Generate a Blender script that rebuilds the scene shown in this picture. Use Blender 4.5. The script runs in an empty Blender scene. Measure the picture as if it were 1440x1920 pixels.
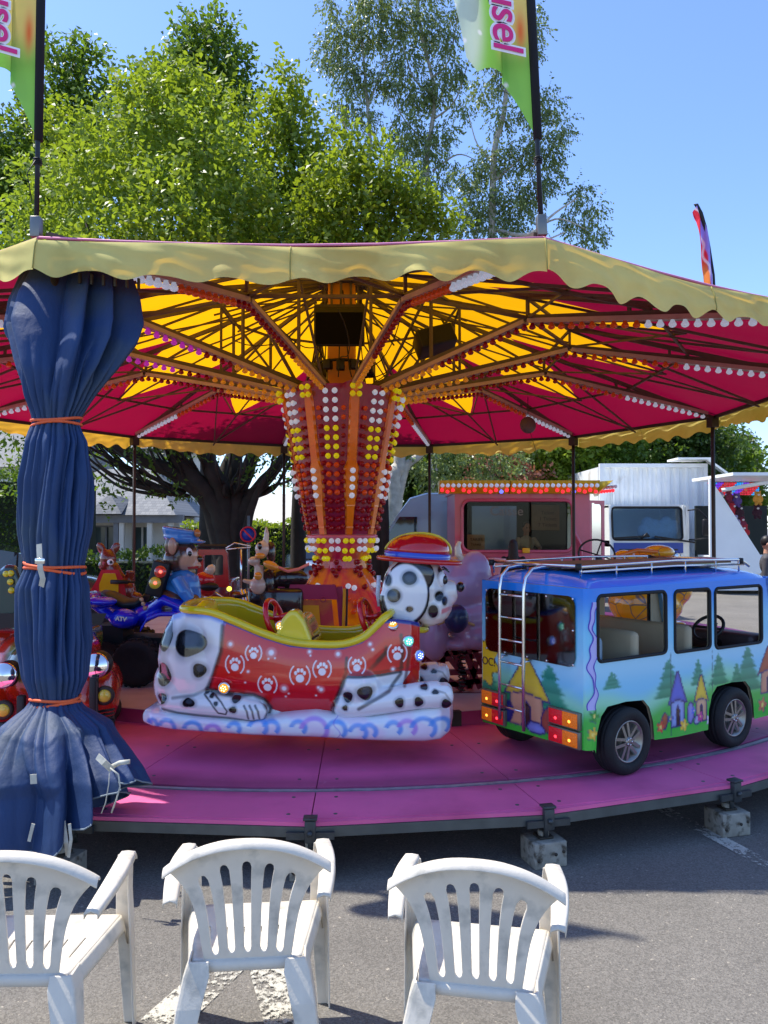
import bpy, bmesh, math, random
import numpy as np
from math import sin, cos, pi, radians, sqrt
from mathutils import Vector, Matrix, Quaternion, geometry as mgeo

# ---------------------------------------------------------------- camera, world, sun, exposure
sc = bpy.context.scene
COL = sc.collection
F = 1450.0
CAMH = 1.75
TILT = math.atan(30 / F)
cd = bpy.data.cameras.new('camera')
cam = bpy.data.objects.new('camera', cd); COL.objects.link(cam)
cam.location = (0, 0, CAMH)
cam.rotation_euler = (pi / 2 + TILT, 0, 0)
cd.sensor_fit = 'VERTICAL'; cd.sensor_height = 36.0; cd.lens = F / 1920 * 36.0
cd.clip_start = 0.05; cd.clip_end = 3000
sc.camera = cam
SUNV = Vector((0.50, -0.18, -1.0)).normalized()          # direction the light travels
w = bpy.data.worlds.new('World'); sc.world = w; w.use_nodes = True
nt = w.node_tree
sky = nt.nodes.new('ShaderNodeTexSky'); sky.sky_type = 'NISHITA'; sky.sun_disc = False
sky.sun_elevation = math.asin(-SUNV.z)
sky.sun_rotation = math.atan2(-SUNV.x, -SUNV.y)
sky.air_density = 1.0; sky.dust_density = 0.4; sky.ozone_density = 4.0
tint = nt.nodes.new('ShaderNodeVectorMath'); tint.operation = 'MULTIPLY'; tint.inputs[1].default_value = (0.82, 0.87, 1.02)
nt.links.new(sky.outputs[0], tint.inputs[0]); nt.links.new(tint.outputs[0], nt.nodes['Background'].inputs[0])
nt.nodes['Background'].inputs[1].default_value = 0.15
sl = bpy.data.lights.new('sun', 'SUN'); sun = bpy.data.objects.new('sun', sl); COL.objects.link(sun)
sl.energy = 3.6; sl.angle = radians(0.55); sl.color = (1.0, 0.95, 0.86)
sun.rotation_euler = SUNV.to_track_quat('-Z', 'Y').to_euler()
sc.view_settings.view_transform = 'Standard'; sc.view_settings.look = 'None'
sc.view_settings.exposure = 1.0; sc.view_settings.gamma = 1.0
sc.render.engine = 'CYCLES'

# ---------------------------------------------------------------- helpers
rnd = random.Random(7)
def lin(c):
    c = c / 255.0
    return c / 12.92 if c <= 0.04045 else ((c + 0.055) / 1.055) ** 2.4
def S(r, g, b): return (lin(r), lin(g), lin(b))
def at(px, py, d):
    s = (960 - py) / F
    k = d / (cos(TILT) - s * sin(TILT))
    return Vector(((px - 720) / F * k, d, CAMH + (sin(TILT) + s * cos(TILT)) * k))
XC, YC = -0.53, 9.74
def P(r, a, z):
    a = radians(a); return Vector((XC + r * sin(a), YC - r * cos(a), z))

MATS = {}
def mat(name, col, rough=0.5, metal=0.0, var=0.12, vs=6.0, bump=0.0, bs=60.0, coat=0.0, trans=0.0,
        emit=None, es=0.0, vcol=False, island=0.0, translucent=0.0, tcol=None, ior=1.45, col2=None, c2s=3.0, c2t=0.6, alpha=1.0, streak=0.0):
    if name in MATS: return MATS[name]
    m = bpy.data.materials.new(name); m.use_nodes = True
    n = m.node_tree; N = n.nodes; L = n.links
    b = N['Principled BSDF']; out = N['Material Output']
    b.inputs['Roughness'].default_value = rough; b.inputs['Metallic'].default_value = metal
    b.inputs['Coat Weight'].default_value = coat; b.inputs['Coat Roughness'].default_value = 0.04
    b.inputs['Transmission Weight'].default_value = trans; b.inputs['IOR'].default_value = ior
    b.inputs['Alpha'].default_value = alpha
    tc = N.new('ShaderNodeTexCoord')
    if vcol:
        a = N.new('ShaderNodeVertexColor'); a.layer_name = 'paint'; src = a.outputs['Color']
    else:
        a = N.new('ShaderNodeRGB'); a.outputs[0].default_value = (*col, 1); src = a.outputs[0]
    def mix(f, c1, c2, mode='MIX'):
        x = N.new('ShaderNodeMix'); x.data_type = 'RGBA'; x.blend_type = mode
        for s, v in ((0, f), (6, c1), (7, c2)):
            if hasattr(v, 'links'): L.new(v, x.inputs[s])
            else: x.inputs[s].default_value = v if s == 0 else (*v, 1)
        return x.outputs[2]
    if col2 is not None:
        no = N.new('ShaderNodeTexNoise'); no.inputs['Scale'].default_value = c2s; no.inputs['Detail'].default_value = 6
        L.new(tc.outputs['Object'], no.inputs['Vector'])
        r = N.new('ShaderNodeValToRGB'); r.color_ramp.elements[0].position = c2t - .08; r.color_ramp.elements[1].position = c2t + .08
        L.new(no.outputs['Fac'], r.inputs[0]); src = mix(r.outputs[0], src, col2)
    if var > 0:
        no = N.new('ShaderNodeTexNoise'); no.inputs['Scale'].default_value = vs; no.inputs['Detail'].default_value = 5
        mp = N.new('ShaderNodeMapping'); L.new(tc.outputs['Object'], mp.inputs[0]); L.new(mp.outputs[0], no.inputs['Vector'])
        if streak: mp.inputs['Scale'].default_value = (1, 1, streak)
        mr = N.new('ShaderNodeMapRange'); mr.inputs[1].default_value = .25; mr.inputs[2].default_value = .75
        mr.inputs[3].default_value = 1 - var; mr.inputs[4].default_value = 1 + var
        L.new(no.outputs['Fac'], mr.inputs[0])
        v = N.new('ShaderNodeVectorMath'); v.operation = 'SCALE'; L.new(src, v.inputs[0]); L.new(mr.outputs[0], v.inputs['Scale']); src = v.outputs[0]
    if island > 0:
        g = N.new('ShaderNodeNewGeometry'); mr = N.new('ShaderNodeMapRange'); mr.inputs[3].default_value = 1 - island; mr.inputs[4].default_value = 1 + island
        L.new(g.outputs['Random Per Island'], mr.inputs[0])
        v = N.new('ShaderNodeVectorMath'); v.operation = 'SCALE'; L.new(src, v.inputs[0]); L.new(mr.outputs[0], v.inputs['Scale']); src = v.outputs[0]
    L.new(src, b.inputs['Base Color'])
    if bump > 0:
        no = N.new('ShaderNodeTexNoise'); no.inputs['Scale'].default_value = bs; no.inputs['Detail'].default_value = 4
        L.new(tc.outputs['Object'], no.inputs['Vector'])
        bp = N.new('ShaderNodeBump'); bp.inputs['Strength'].default_value = bump; bp.inputs['Distance'].default_value = 0.01
        L.new(no.outputs['Fac'], bp.inputs['Height']); L.new(bp.outputs[0], b.inputs['Normal'])
    if emit is not None:
        b.inputs['Emission Color'].default_value = (*emit, 1); b.inputs['Emission Strength'].default_value = es
    if translucent > 0:
        t = N.new('ShaderNodeBsdfTranslucent')
        if tcol is not None: t.inputs[0].default_value = (*tcol, 1)
        else: L.new(src, t.inputs[0])
        ms = N.new('ShaderNodeMixShader'); ms.inputs[0].default_value = translucent
        L.new(b.outputs[0], ms.inputs[1]); L.new(t.outputs[0], ms.inputs[2]); L.new(ms.outputs[0], out.inputs['Surface'])
    MATS[name] = m
    return m
def glass(name, col=(0.8, 0.9, 0.9), rough=0.02, t=0.85, ior=1.5):
    """thin window pane: transparent mixed with glossy"""
    if name in MATS: return MATS[name]
    m = bpy.data.materials.new(name); m.use_nodes = True; n = m.node_tree; N = n.nodes; L = n.links
    N.remove(N['Principled BSDF'])
    tr = N.new('ShaderNodeBsdfTransparent'); tr.inputs[0].default_value = (*col, 1)
    gl = N.new('ShaderNodeBsdfGlossy'); gl.inputs['Roughness'].default_value = rough
    lw = N.new('ShaderNodeFresnel'); lw.inputs[0].default_value = ior
    ad = N.new('ShaderNodeMath'); ad.operation = 'ADD'; ad.inputs[1].default_value = 1 - t; L.new(lw.outputs[0], ad.inputs[0]); ad.use_clamp = True
    ms = N.new('ShaderNodeMixShader'); L.new(ad.outputs[0], ms.inputs[0]); L.new(tr.outputs[0], ms.inputs[1]); L.new(gl.outputs[0], ms.inputs[2])
    L.new(ms.outputs[0], N['Material Output'].inputs['Surface'])
    MATS[name] = m; return m

class MB:
    def __init__(s): s.v = []; s.f = []; s.m = []; s.sm = []
    def add(s, vs, fs, mi=0, smooth=False):
        o = len(s.v); s.v.extend([tuple(v) for v in vs])
        for f in fs: s.f.append(tuple(i + o for i in f)); s.m.append(mi); s.sm.append(smooth)
        return s
    def box(s, c, size, rz=0, mi=0, R=None, bev=0.0):
        hx, hy, hz = size[0] / 2, size[1] / 2, size[2] / 2
        M = R if R is not None else Matrix.Rotation(rz, 3, 'Z')
        c = Vector(c)
        if bev > 0:
            b = min(bev, hx * .9, hy * .9, hz * .9); bm = bmesh.new()
            bmesh.ops.create_cube(bm, size=1.0)
            for v in bm.verts: v.co = Vector((v.co.x * 2 * hx, v.co.y * 2 * hy, v.co.z * 2 * hz))
            bmesh.ops.bevel(bm, geom=bm.edges[:], offset=b, segments=2, profile=.5, affect='EDGES')
            bm.verts.index_update()
            s.add([c + M @ v.co for v in bm.verts], [[v.index for v in f.verts] for f in bm.faces], mi, True); bm.free()
            return s
        vs = [c + M @ Vector((x * hx, y * hy, z * hz)) for x in (-1, 1) for y in (-1, 1) for z in (-1, 1)]
        return s.add(vs, [(0, 1, 3, 2), (4, 6, 7, 5), (0, 4, 5, 1), (2, 3, 7, 6), (0, 2, 6, 4), (1, 5, 7, 3)], mi)
    def bar(s, a, b, wd, ht, mi=0, up=(0, 0, 1)):
        a = Vector(a); b = Vector(b); x = (b - a); l = x.length; x.normalize(); u = Vector(up)
        y = u.cross(x)
        if y.length < 1e-4: y = Vector((0, 1, 0)).cross(x)
        y.normalize(); z = x.cross(y)
        return s.box((a + b) / 2, (l, wd, ht), R=Matrix((x, y, z)).transposed(), mi=mi)
    def ring(s, c, x, y, r, n): return [c + x * (r * cos(2 * pi * i / n)) + y * (r * sin(2 * pi * i / n)) for i in range(n)]
    def tube(s, pts, rad, n=8, mi=0, caps=True, closed=False):
        pts = [Vector(p) for p in pts]; m = len(pts)
        if not hasattr(rad, '__len__'): rad = [rad] * m
        vs = []; fs = []; px = None
        for i, p in enumerate(pts):
            if closed: t = pts[(i + 1) % m] - pts[i - 1]
            else: t = pts[min(i + 1, m - 1)] - pts[max(i - 1, 0)]
            t.normalize()
            if px is None:
                px = t.orthogonal().normalized()
            else:
                px = (px - t * px.dot(t)); px = px.normalized() if px.length > 1e-6 else t.orthogonal().normalized()
            vs += s.ring(p, px, t.cross(px), rad[i], n)
        for i in range(m if closed else m - 1):
            for j in range(n):
                a = i * n + j; b = i * n + (j + 1) % n; c2 = ((i + 1) % m) * n
                fs.append((a, b, c2 + (j + 1) % n, c2 + j))
        if caps and not closed: fs.append(tuple(range(n))[::-1]); fs.append(tuple(range((m - 1) * n, m * n)))
        return s.add(vs, fs, mi, True)
    def lathe(s, prof, c=(0, 0, 0), n=16, mi=0, axis=(0, 0, 1), smooth=True, x=None, caps=True):
        z = Vector(axis).normalized(); x = Vector(x) if x is not None else z.orthogonal().normalized(); y = z.cross(x); c = Vector(c)
        vs = []; fs = []
        for r, h in prof: vs += s.ring(c + z * h, x, y, max(r, 1e-5), n)
        for i in range(len(prof) - 1):
            for j in range(n):
                a = i * n + j; b = i * n + (j + 1) % n; fs.append((a, b, b + n, a + n))
        if caps: fs.append(tuple(range(n))[::-1]); fs.append(tuple(range((len(prof) - 1) * n, len(prof) * n)))
        else: fs += [(j, (len(prof) - 1) * n + j, (len(prof) - 1) * n + (j + 1) % n, (j + 1) % n) for j in range(n)]
        return s.add(vs, fs, mi, smooth)
    def ell(s, c, r, n=20, mi=0, R=None):
        c = Vector(c); r = r if hasattr(r, '__len__') else (r, r, r); R = R or Matrix.Identity(3)
        vs = []; fs = []; m = max(6, n // 2)
        for i in range(m + 1):
            a = pi * i / m
            for j in range(n):
                b = 2 * pi * j / n
                vs.append(c + R @ Vector((r[0] * sin(a) * cos(b), r[1] * sin(a) * sin(b), r[2] * cos(a))))
        for i in range(m):
            for j in range(n):
                a = i * n + j; b = i * n + (j + 1) % n; fs.append((a, a + n, b + n, b))
        return s.add(vs, fs, mi, True)
    def grid(s, fn, nu, nv, mi=0, smooth=True, closeu=False, skip=None):
        vs = [fn(i / (nu if closeu else nu), j / nv) for j in range(nv + 1) for i in range(nu if closeu else nu + 1)]
        k = nu if closeu else nu + 1; fs = []
        for j in range(nv):
            for i in range(nu):
                if skip and skip(i, j): continue
                fs.append((j * k + i, j * k + (i + 1) % k, (j + 1) * k + (i + 1) % k, (j + 1) * k + i))
        return s.add(vs, fs, mi, smooth)
    def loft(s, rings, mi=0, caps=True, smooth=True):
        n = len(rings[0]); vs = [v for r in rings for v in r]; fs = []
        for i in range(len(rings) - 1):
            for j in range(n):
                a = i * n + j; b = i * n + (j + 1) % n; fs.append((a, b, b + n, a + n))
        if caps: fs.append(tuple(range(n))[::-1]); fs.append(tuple(range((len(rings) - 1) * n, len(rings) * n)))
        return s.add(vs, fs, mi, smooth)
    def prism(s, poly, a, b, mi=0):
        """poly: 2D list; a,b functions mapping 2D->3D for the two faces"""
        n = len(poly); vs = [a(p) for p in poly] + [b(p) for p in poly]
        fs = [tuple(range(n))[::-1], tuple(range(n, 2 * n))] + [(i, (i + 1) % n, n + (i + 1) % n, n + i) for i in range(n)]
        return s.add(vs, fs, mi)
    def mesh(s, name):
        me = bpy.data.meshes.new(name); me.from_pydata(s.v, [], s.f)
        me.polygons.foreach_set('material_index', s.m); me.polygons.foreach_set('use_smooth', s.sm); me.update()
        return me

def link(name, me, mats, parent=None, loc=None, rot=None):
    o = bpy.data.objects.new(name, me); COL.objects.link(o)
    if mats is not None and not len(me.materials):
        for m in (mats if isinstance(mats, (list, tuple)) else [mats]): me.materials.append(m)
    if parent is not None: o.parent = parent
    if loc is not None: o.location = loc
    if rot is not None: o.rotation_euler = rot
    return o
def obj(name, mb, mats, parent=None, loc=None, rot=None, auto=True):
    bm_fix = mb.mesh(name)
    b = bmesh.new(); b.from_mesh(bm_fix); bmesh.ops.recalc_face_normals(b, faces=b.faces[:]); b.to_mesh(bm_fix); b.free()
    o = link(name, bm_fix, mats, parent, loc, rot)
    return o
def tag(o, label, cat, group=None, kind=None):
    if label: o['label'] = label
    if cat: o['category'] = cat
    if group: o['group'] = group
    if kind: o['kind'] = kind
    return o
def struct(o, kind='structure'): o['kind'] = kind; return o
def thing(name, label, cat, loc=(0, 0, 0), rz=0.0, group=None):
    o = bpy.data.objects.new(name, None); COL.objects.link(o); o.location = loc; o.rotation_euler = (0, 0, rz); o.empty_display_size = .1
    return tag(o, label, cat, group)
def part(name, mb, mats, parent, **k): return obj(name, mb, mats, parent, **k)
def copy_tree(o, parent=None):
    c = o.copy(); COL.objects.link(c); c.parent = parent
    for ch in [x for x in bpy.data.objects if x.parent == o]: copy_tree(ch, c)
    return c
def evaluated(o, name):
    dg = bpy.context.evaluated_depsgraph_get(); dg.update()
    me = bpy.data.meshes.new_from_object(o.evaluated_get(dg), depsgraph=dg); me.name = name
    return me
def fuse(name, mb, mats, parent, voxel=.01, smooth=6, cut=None, sub=0, paint=None, factor=.6):
    """union overlapping closed shapes into one smooth surface; optional vertex paint fn(P array)->rgb"""
    o = obj(name, mb, mats, None)
    if cut is not None:
        co = obj('cut', cut, mats, None)
        md = o.modifiers.new('r0', 'REMESH'); md.mode = 'VOXEL'; md.voxel_size = voxel; md.use_smooth_shade = True
        md = o.modifiers.new('b', 'BOOLEAN'); md.object = co; md.operation = 'DIFFERENCE'; md.solver = 'EXACT'
        me = evaluated(o, name + '_cut'); bpy.data.objects.remove(co)
        o.modifiers.clear(); o.data = me
    md = o.modifiers.new('r', 'REMESH'); md.mode = 'VOXEL'; md.voxel_size = voxel; md.use_smooth_shade = True
    md = o.modifiers.new('s', 'SMOOTH'); md.factor = factor; md.iterations = smooth
    if sub: md = o.modifiers.new('u', 'SUBSURF'); md.levels = sub; md.render_levels = sub
    me = evaluated(o, name); bpy.data.objects.remove(o)
    me.materials.clear()
    r = link(name, me, mats, parent)
    me.polygons.foreach_set('use_smooth', [True] * len(me.polygons))
    if paint: paintmesh(me, paint)
    return r
def paintmesh(me, fn):
    n = len(me.vertices); co = np.empty(n * 3, np.float32); me.vertices.foreach_get('co', co); co = co.reshape(-1, 3)
    c = fn(co); c4 = np.ones((n, 4), np.float32); c4[:, :3] = c
    a = me.color_attributes.new('paint', 'FLOAT_COLOR', 'POINT'); a.data.foreach_set('color', c4.ravel())
def ss(a, b, x): t = np.clip((x - a) / (b - a), 0, 1); return t * t * (3 - 2 * t)
def pmix(c, col, m): return c * (1 - m[:, None]) + np.array(col)[None] * m[:, None]
def cdt(outline, holes, sp, to3, seed=0):
    """triangulated flat panel with holes and interior points; returns verts (3D), faces, uv list"""
    pts = []; edges = []; faces = []
    def loop(l):
        k = len(pts); out = []
        for i, p in enumerate(l):
            q = l[(i + 1) % len(l)]; d = math.dist(p, q); m = max(1, int(d / sp)); 
            for t in range(m): out.append((p[0] + (q[0] - p[0]) * t / m, p[1] + (q[1] - p[1]) * t / m))
        pts.extend(out); idx = list(range(k, len(pts)))
        edges.extend([(idx[i], idx[(i + 1) % len(idx)]) for i in range(len(idx))]); return out
    lo = loop(outline); lh = [loop(h) for h in holes]
    def inside(x, y, l):
        l = np.array(l); x1, y1 = l[:, 0], l[:, 1]; x2, y2 = np.roll(x1, -1), np.roll(y1, -1)
        c = (y1[None] > y[:, None]) != (y2[None] > y[:, None])
        xi = (x2 - x1)[None] * (y[:, None] - y1[None]) / np.where(y2 == y1, 1e-9, (y2 - y1))[None] + x1[None]
        return (c & (x[:, None] < xi)).sum(1) % 2 == 1
    a = np.array(lo); gx, gy = np.meshgrid(np.arange(a[:, 0].min(), a[:, 0].max(), sp), np.arange(a[:, 1].min(), a[:, 1].max(), sp))
    rs = np.random.RandomState(seed); gx = gx.ravel() + rs.uniform(-.15, .15, gx.size) * sp; gy = gy.ravel() + rs.uniform(-.15, .15, gy.size) * sp
    ok = inside(gx, gy, lo)
    for h in lh: ok &= ~inside(gx, gy, h)
    pts.extend(zip(gx[ok], gy[ok]))
    v, e, f, *_ = mgeo.delaunay_2d_cdt([Vector(p) for p in pts], edges, [], 0, 1e-5)
    v = [tuple(p) for p in v]
    cx = np.array([sum(v[i][0] for i in t) / 3 for t in f]); cy = np.array([sum(v[i][1] for i in t) / 3 for t in f])
    ok = inside(cx, cy, lo)
    for h in lh: ok &= ~inside(cx, cy, h)
    f = [tuple(t) for t, k in zip(f, ok) if k]
    return [to3(p) for p in v], f
def rrect(x0, y0, x1, y1, r, n=5):
    o = []
    for cx, cy, a0 in ((x1 - r, y1 - r, 0), (x0 + r, y1 - r, 90), (x0 + r, y0 + r, 180), (x1 - r, y0 + r, 270)):
        for i in range(n + 1):
            a = radians(a0 + 90 * i / n); o.append((cx + r * cos(a), cy + r * sin(a)))
    return o
def text(body, size, m, parent, M, name='lettering', ext=.002, bold=0.0):
    cu = bpy.data.curves.new('t', 'FONT'); cu.body = body; cu.size = size; cu.extrude = ext; cu.offset = bold; cu.align_x = 'CENTER'; cu.align_y = 'CENTER'
    o = bpy.data.objects.new('t', cu); COL.objects.link(o); me = evaluated(o, name); bpy.data.objects.remove(o)
    me.materials.clear(); me.transform(M); return link(name, me, m, parent)

# ---------------------------------------------------------------- common materials
m_dark = mat('dark_steel', S(62, 56, 48), .55, .3, .25, 8)
m_truss = mat('truss_paint', S(88, 76, 60), .6, 0, .25, 8)
m_black = mat('black_plastic', S(22, 22, 24), .5, 0, .1)
m_rubber = mat('rubber', S(28, 28, 29), .75, 0, .2, 20, bump=.3, bs=90)
m_chrome = mat('chrome', (.75, .74, .72), .16, 1, .06)
m_alu = mat('grey_metal', S(128, 128, 124), .42, .7, .15, 10)
m_white_plastic = mat('white_plastic', S(226, 217, 200), .45, 0, .07, 14, bump=.1, bs=150, col2=S(184, 179, 166), c2s=10, c2t=.62, translucent=.1)
m_glass = glass('window_glass')
m_glass_dark = glass('tinted_glass', (.45, .48, .45))
# ================================================================ ground
def ground():
    m = mat('asphalt', S(110, 106, 99), .9, 0, .16, 1.3, bump=.6, bs=160)
    # fine aggregate speckle
    N = m.node_tree.nodes; L = m.node_tree.links
    b = N['Principled BSDF']; src = b.inputs['Base Color'].links[0].from_socket
    tc = N.new('ShaderNodeTexCoord'); vo = N.new('ShaderNodeTexVoronoi'); vo.inputs['Scale'].default_value = 150
    L.new(tc.outputs['Object'], vo.inputs['Vector'])
    sep = N.new('ShaderNodeSeparateColor'); L.new(vo.outputs['Color'], sep.inputs[0])
    mr = N.new('ShaderNodeMapRange'); mr.inputs[3].default_value = .72; mr.inputs[4].default_value = 1.3; L.new(sep.outputs[0], mr.inputs[0])
    v = N.new('ShaderNodeVectorMath'); v.operation = 'SCALE'; L.new(src, v.inputs[0]); L.new(mr.outputs[0], v.inputs['Scale'])
    no = N.new('ShaderNodeTexNoise'); no.inputs['Scale'].default_value = 42; no.inputs['Detail'].default_value = 3; L.new(tc.outputs['Object'], no.inputs['Vector'])
    r = N.new('ShaderNodeValToRGB'); r.color_ramp.elements[0].position = .66; r.color_ramp.elements[1].position = .72; L.new(no.outputs['Fac'], r.inputs[0])
    mx = N.new('ShaderNodeMix'); mx.data_type = 'RGBA'; L.new(r.outputs[0], mx.inputs[0]); L.new(v.outputs[0], mx.inputs[6]); mx.inputs[7].default_value = (*S(160, 152, 138), 1)
    L.new(mx.outputs[2], b.inputs['Base Color'])
    g = MB(); g.add([(-600, -50, 0), (600, -50, 0), (600, 1200, 0), (-600, 1200, 0)], [(0, 1, 2, 3)])
    struct(obj('ground', g, m))
    # worn white road paint
    pm = mat('worn_road_paint', S(186, 182, 168), .8, 0, .1, 20, bump=.5, bs=120)
    N = pm.node_tree.nodes; L = pm.node_tree.links; b = N['Principled BSDF']; out = N['Material Output']
    tc = N.new('ShaderNodeTexCoord'); no = N.new('ShaderNodeTexNoise'); no.inputs['Scale'].default_value = 38; no.inputs['Detail'].default_value = 9; no.inputs['Roughness'].default_value = .75
    L.new(tc.outputs['Object'], no.inputs['Vector'])
    n2 = N.new('ShaderNodeTexNoise'); n2.inputs['Scale'].default_value = 4; L.new(tc.outputs['Object'], n2.inputs['Vector'])
    ad = N.new('ShaderNodeMath'); ad.operation = 'MULTIPLY_ADD'; L.new(n2.outputs['Fac'], ad.inputs[0]); ad.inputs[1].default_value = .55; L.new(no.outputs['Fac'], ad.inputs[2])
    r = N.new('ShaderNodeValToRGB'); r.color_ramp.elements[0].position = .75; r.color_ramp.elements[1].position = .82; L.new(ad.outputs[0], r.inputs[0])
    tr = N.new('ShaderNodeBsdfTransparent'); ms = N.new('ShaderNodeMixShader'); L.new(r.outputs[0], ms.inputs[0]); L.new(b.outputs[0], ms.inputs[2]); L.new(tr.outputs[0], ms.inputs[1])
    ms2 = ms; L.new(ms.outputs[0], out.inputs['Surface'])
    def gp(px, py):
        s = (960 - py) / F; zz = sin(TILT) + s * cos(TILT); yy = cos(TILT) - s * sin(TILT); k = -CAMH / zz
        return Vector(((px - 720) / F * k, yy * k, .004))
    mk = MB()
    for a, b2, wd in (((1225, 1508), (1470, 1638), .10), ((492, 1748), (300, 1925), .17), ((490, 1748), (575, 2000), .19), ((1225, 1508), (1180, 1480), .1)):
        a = gp(*a); b2 = gp(*b2); d = (b2 - a).normalized(); n = Vector((-d.y, d.x, 0)) * wd / 2
        k = len(mk.v) // 4; z = Vector((0, 0, .001 * k))
        mk.add([a - n + z, b2 - n + z, b2 + n + z, a + n + z], [(0, 1, 2, 3)])
    struct(obj('road_markings', mk, pm))
ground()

# ================================================================ carousel platform (static outer ring)
def seg_ring(mb, r0, r1, z0, z1, a0, a1, mi=0, n=1):
    """solid ring segment, straight chords"""
    for i in range(n):
        b0 = a0 + (a1 - a0) * i / n; b1 = a0 + (a1 - a0) * (i + 1) / n
        vs = [P(r, a, z) for z in (z0, z1) for r, a in ((r0, b0), (r1, b0), (r1, b1), (r0, b1))]
        mb.add(vs, [(3, 2, 1, 0), (4, 5, 6, 7), (0, 1, 5, 4), (1, 2, 6, 5), (2, 3, 7, 6), (3, 0, 4, 7)], mi)
PZ = .285; RP = 5.86
def platform():
    t = thing('carousel_platform', 'pink painted ring platform under the carousel on a grey steel rim', 'platform', (XC, YC, 0))
    inv = Matrix.Translation((-XC, -YC, 0))
    mp = mat('pink_paint', S(232, 104, 158), .55, 0, .14, 2.2, bump=.15, bs=25, col2=S(206, 86, 136), c2s=1.6, c2t=.58)
    N = mp.node_tree.nodes; LL = mp.node_tree.links; bs_ = N['Principled BSDF']; src = bs_.inputs['Base Color'].links[0].from_socket
    tc = N.new('ShaderNodeTexCoord'); sx = N.new('ShaderNodeSeparateXYZ'); LL.new(tc.outputs['Object'], sx.inputs[0]); cb = N.new('ShaderNodeCombineXYZ'); LL.new(sx.outputs[0], cb.inputs[0]); LL.new(sx.outputs[1], cb.inputs[1])
    ln = N.new('ShaderNodeVectorMath'); ln.operation = 'LENGTH'; LL.new(cb.outputs[0], ln.inputs[0]); no = N.new('ShaderNodeTexNoise'); no.inputs['Scale'].default_value = 1.7; no.inputs['Detail'].default_value = 6; LL.new(tc.outputs['Object'], no.inputs['Vector'])
    ma = N.new('ShaderNodeMath'); ma.operation = 'MULTIPLY_ADD'; LL.new(no.outputs['Fac'], ma.inputs[0]); ma.inputs[1].default_value = .22; LL.new(ln.outputs['Value'], ma.inputs[2])
    cr = N.new('ShaderNodeValToRGB'); mr_ = N.new('ShaderNodeMapRange'); mr_.inputs[1].default_value = 5.2; mr_.inputs[2].default_value = 5.75; LL.new(ma.outputs[0], mr_.inputs[0]); LL.new(mr_.outputs[0], cr.inputs[0])
    e = cr.color_ramp.elements; e[0].position = 0; e[0].color = (0, 0, 0, 1); e[1].position = 1; e[1].color = (0, 0, 0, 1); q = e.new(.3); q.color = (.55, .55, .55, 1); q = e.new(.55); q.color = (.5, .5, .5, 1); q = e.new(.75); q.color = (.06, .06, .06, 1)
    mx = N.new('ShaderNodeMix'); mx.data_type = 'RGBA'; LL.new(cr.outputs[0], mx.inputs[0]); LL.new(src, mx.inputs[6]); mx.inputs[7].default_value = (*S(92, 44, 72), 1)
    n2 = N.new('ShaderNodeTexNoise'); n2.inputs['Scale'].default_value = 9; n2.inputs['Detail'].default_value = 9; n2.inputs['Roughness'].default_value = .75; LL.new(tc.outputs['Object'], n2.inputs['Vector']); r2_ = N.new('ShaderNodeValToRGB'); r2_.color_ramp.elements[0].position = .60; r2_.color_ramp.elements[1].position = .78; LL.new(n2.outputs['Fac'], r2_.inputs[0])
    m3 = N.new('ShaderNodeMix'); m3.data_type = 'RGBA'; LL.new(r2_.outputs[0], m3.inputs[0]); LL.new(mx.outputs[2], m3.inputs[6]); m3.inputs[7].default_value = (*S(206, 130, 160), 1); LL.new(m3.outputs[2], bs_.inputs['Base Color'])
    mg = mat('worn_groove', S(168, 160, 165), .5, .4, .3, 14)
    mr = mat('rim_steel', S(96, 100, 98), .5, .5, .2, 9)
    mdk = mat('groove_dark', S(70, 30, 52), .6, 0, .3, 8)
    def pp(name, mb, mm):
        o = obj(name, mb, mm); o.data.transform(inv); o.parent = t; return o
    for k in range(30):
        a0 = 1.6 + 12 * k; a1 = a0 + 12; g = .03
        mb = MB()
        for i in range(3):
            b0 = a0 + g + (12 - 2 * g) * i / 3; b1 = a0 + g + (12 - 2 * g) * (i + 1) / 3
            seg_ring(mb, 3.9, 5.34, PZ - .03, PZ, b0, b1); seg_ring(mb, 5.42, RP - .05, PZ - .03, PZ, b0, b1)
        if abs(((a0 + 186) % 360) - 180) < 60:
            for rr_, da in ((5.5, 1.2), (5.75, 1.2), (5.5, 10.8), (5.75, 10.8), (5.2, 1.2), (4.6, 1.2), (5.2, 10.8), (4.6, 10.8)):
                sb = MB(); sb.lathe([(.011, 0), (.010, .002), (.004, .0022)], P(rr_, a0 + da, PZ), 10); pp('screw_head', sb, mr)
        # straight outer board edge
        seg_ring(mb, RP - .05, RP, PZ - .022, PZ - .003, a0 + g, a1 - g)
        vis = abs(((a0 + 186) % 360) - 180) < 70
        pp('deck_board', mb, mp)
        if vis:
            mb = MB(); seg_ring(mb, 5.34, 5.42, PZ - .04, PZ - .012, a0, a1, n=3); seg_ring(mb, 5.365, 5.395, PZ - .012, PZ - .002, a0, a1, n=3, mi=1); pp('wheel_groove', mb, [mdk, mg])
        mb = MB(); seg_ring(mb, RP - .05, RP + .006, PZ - .075, PZ - .024, a0, a1)
        pp('rim_beam', mb, mr)
        mb = MB(); seg_ring(mb, 4.1, 4.16, PZ - .14, PZ - .032, a0, a1); a = a0
        mb.bar(P(4.1, a, PZ - .08), P(RP - .05, a, PZ - .055), .05, .04); pp('support_beam', mb, m_dark)
        # bracket at the joint
        mb = MB(); c = P(RP + .012, a0, PZ - .04); R = Matrix.Rotation(radians(a0), 3, 'Z')
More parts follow.
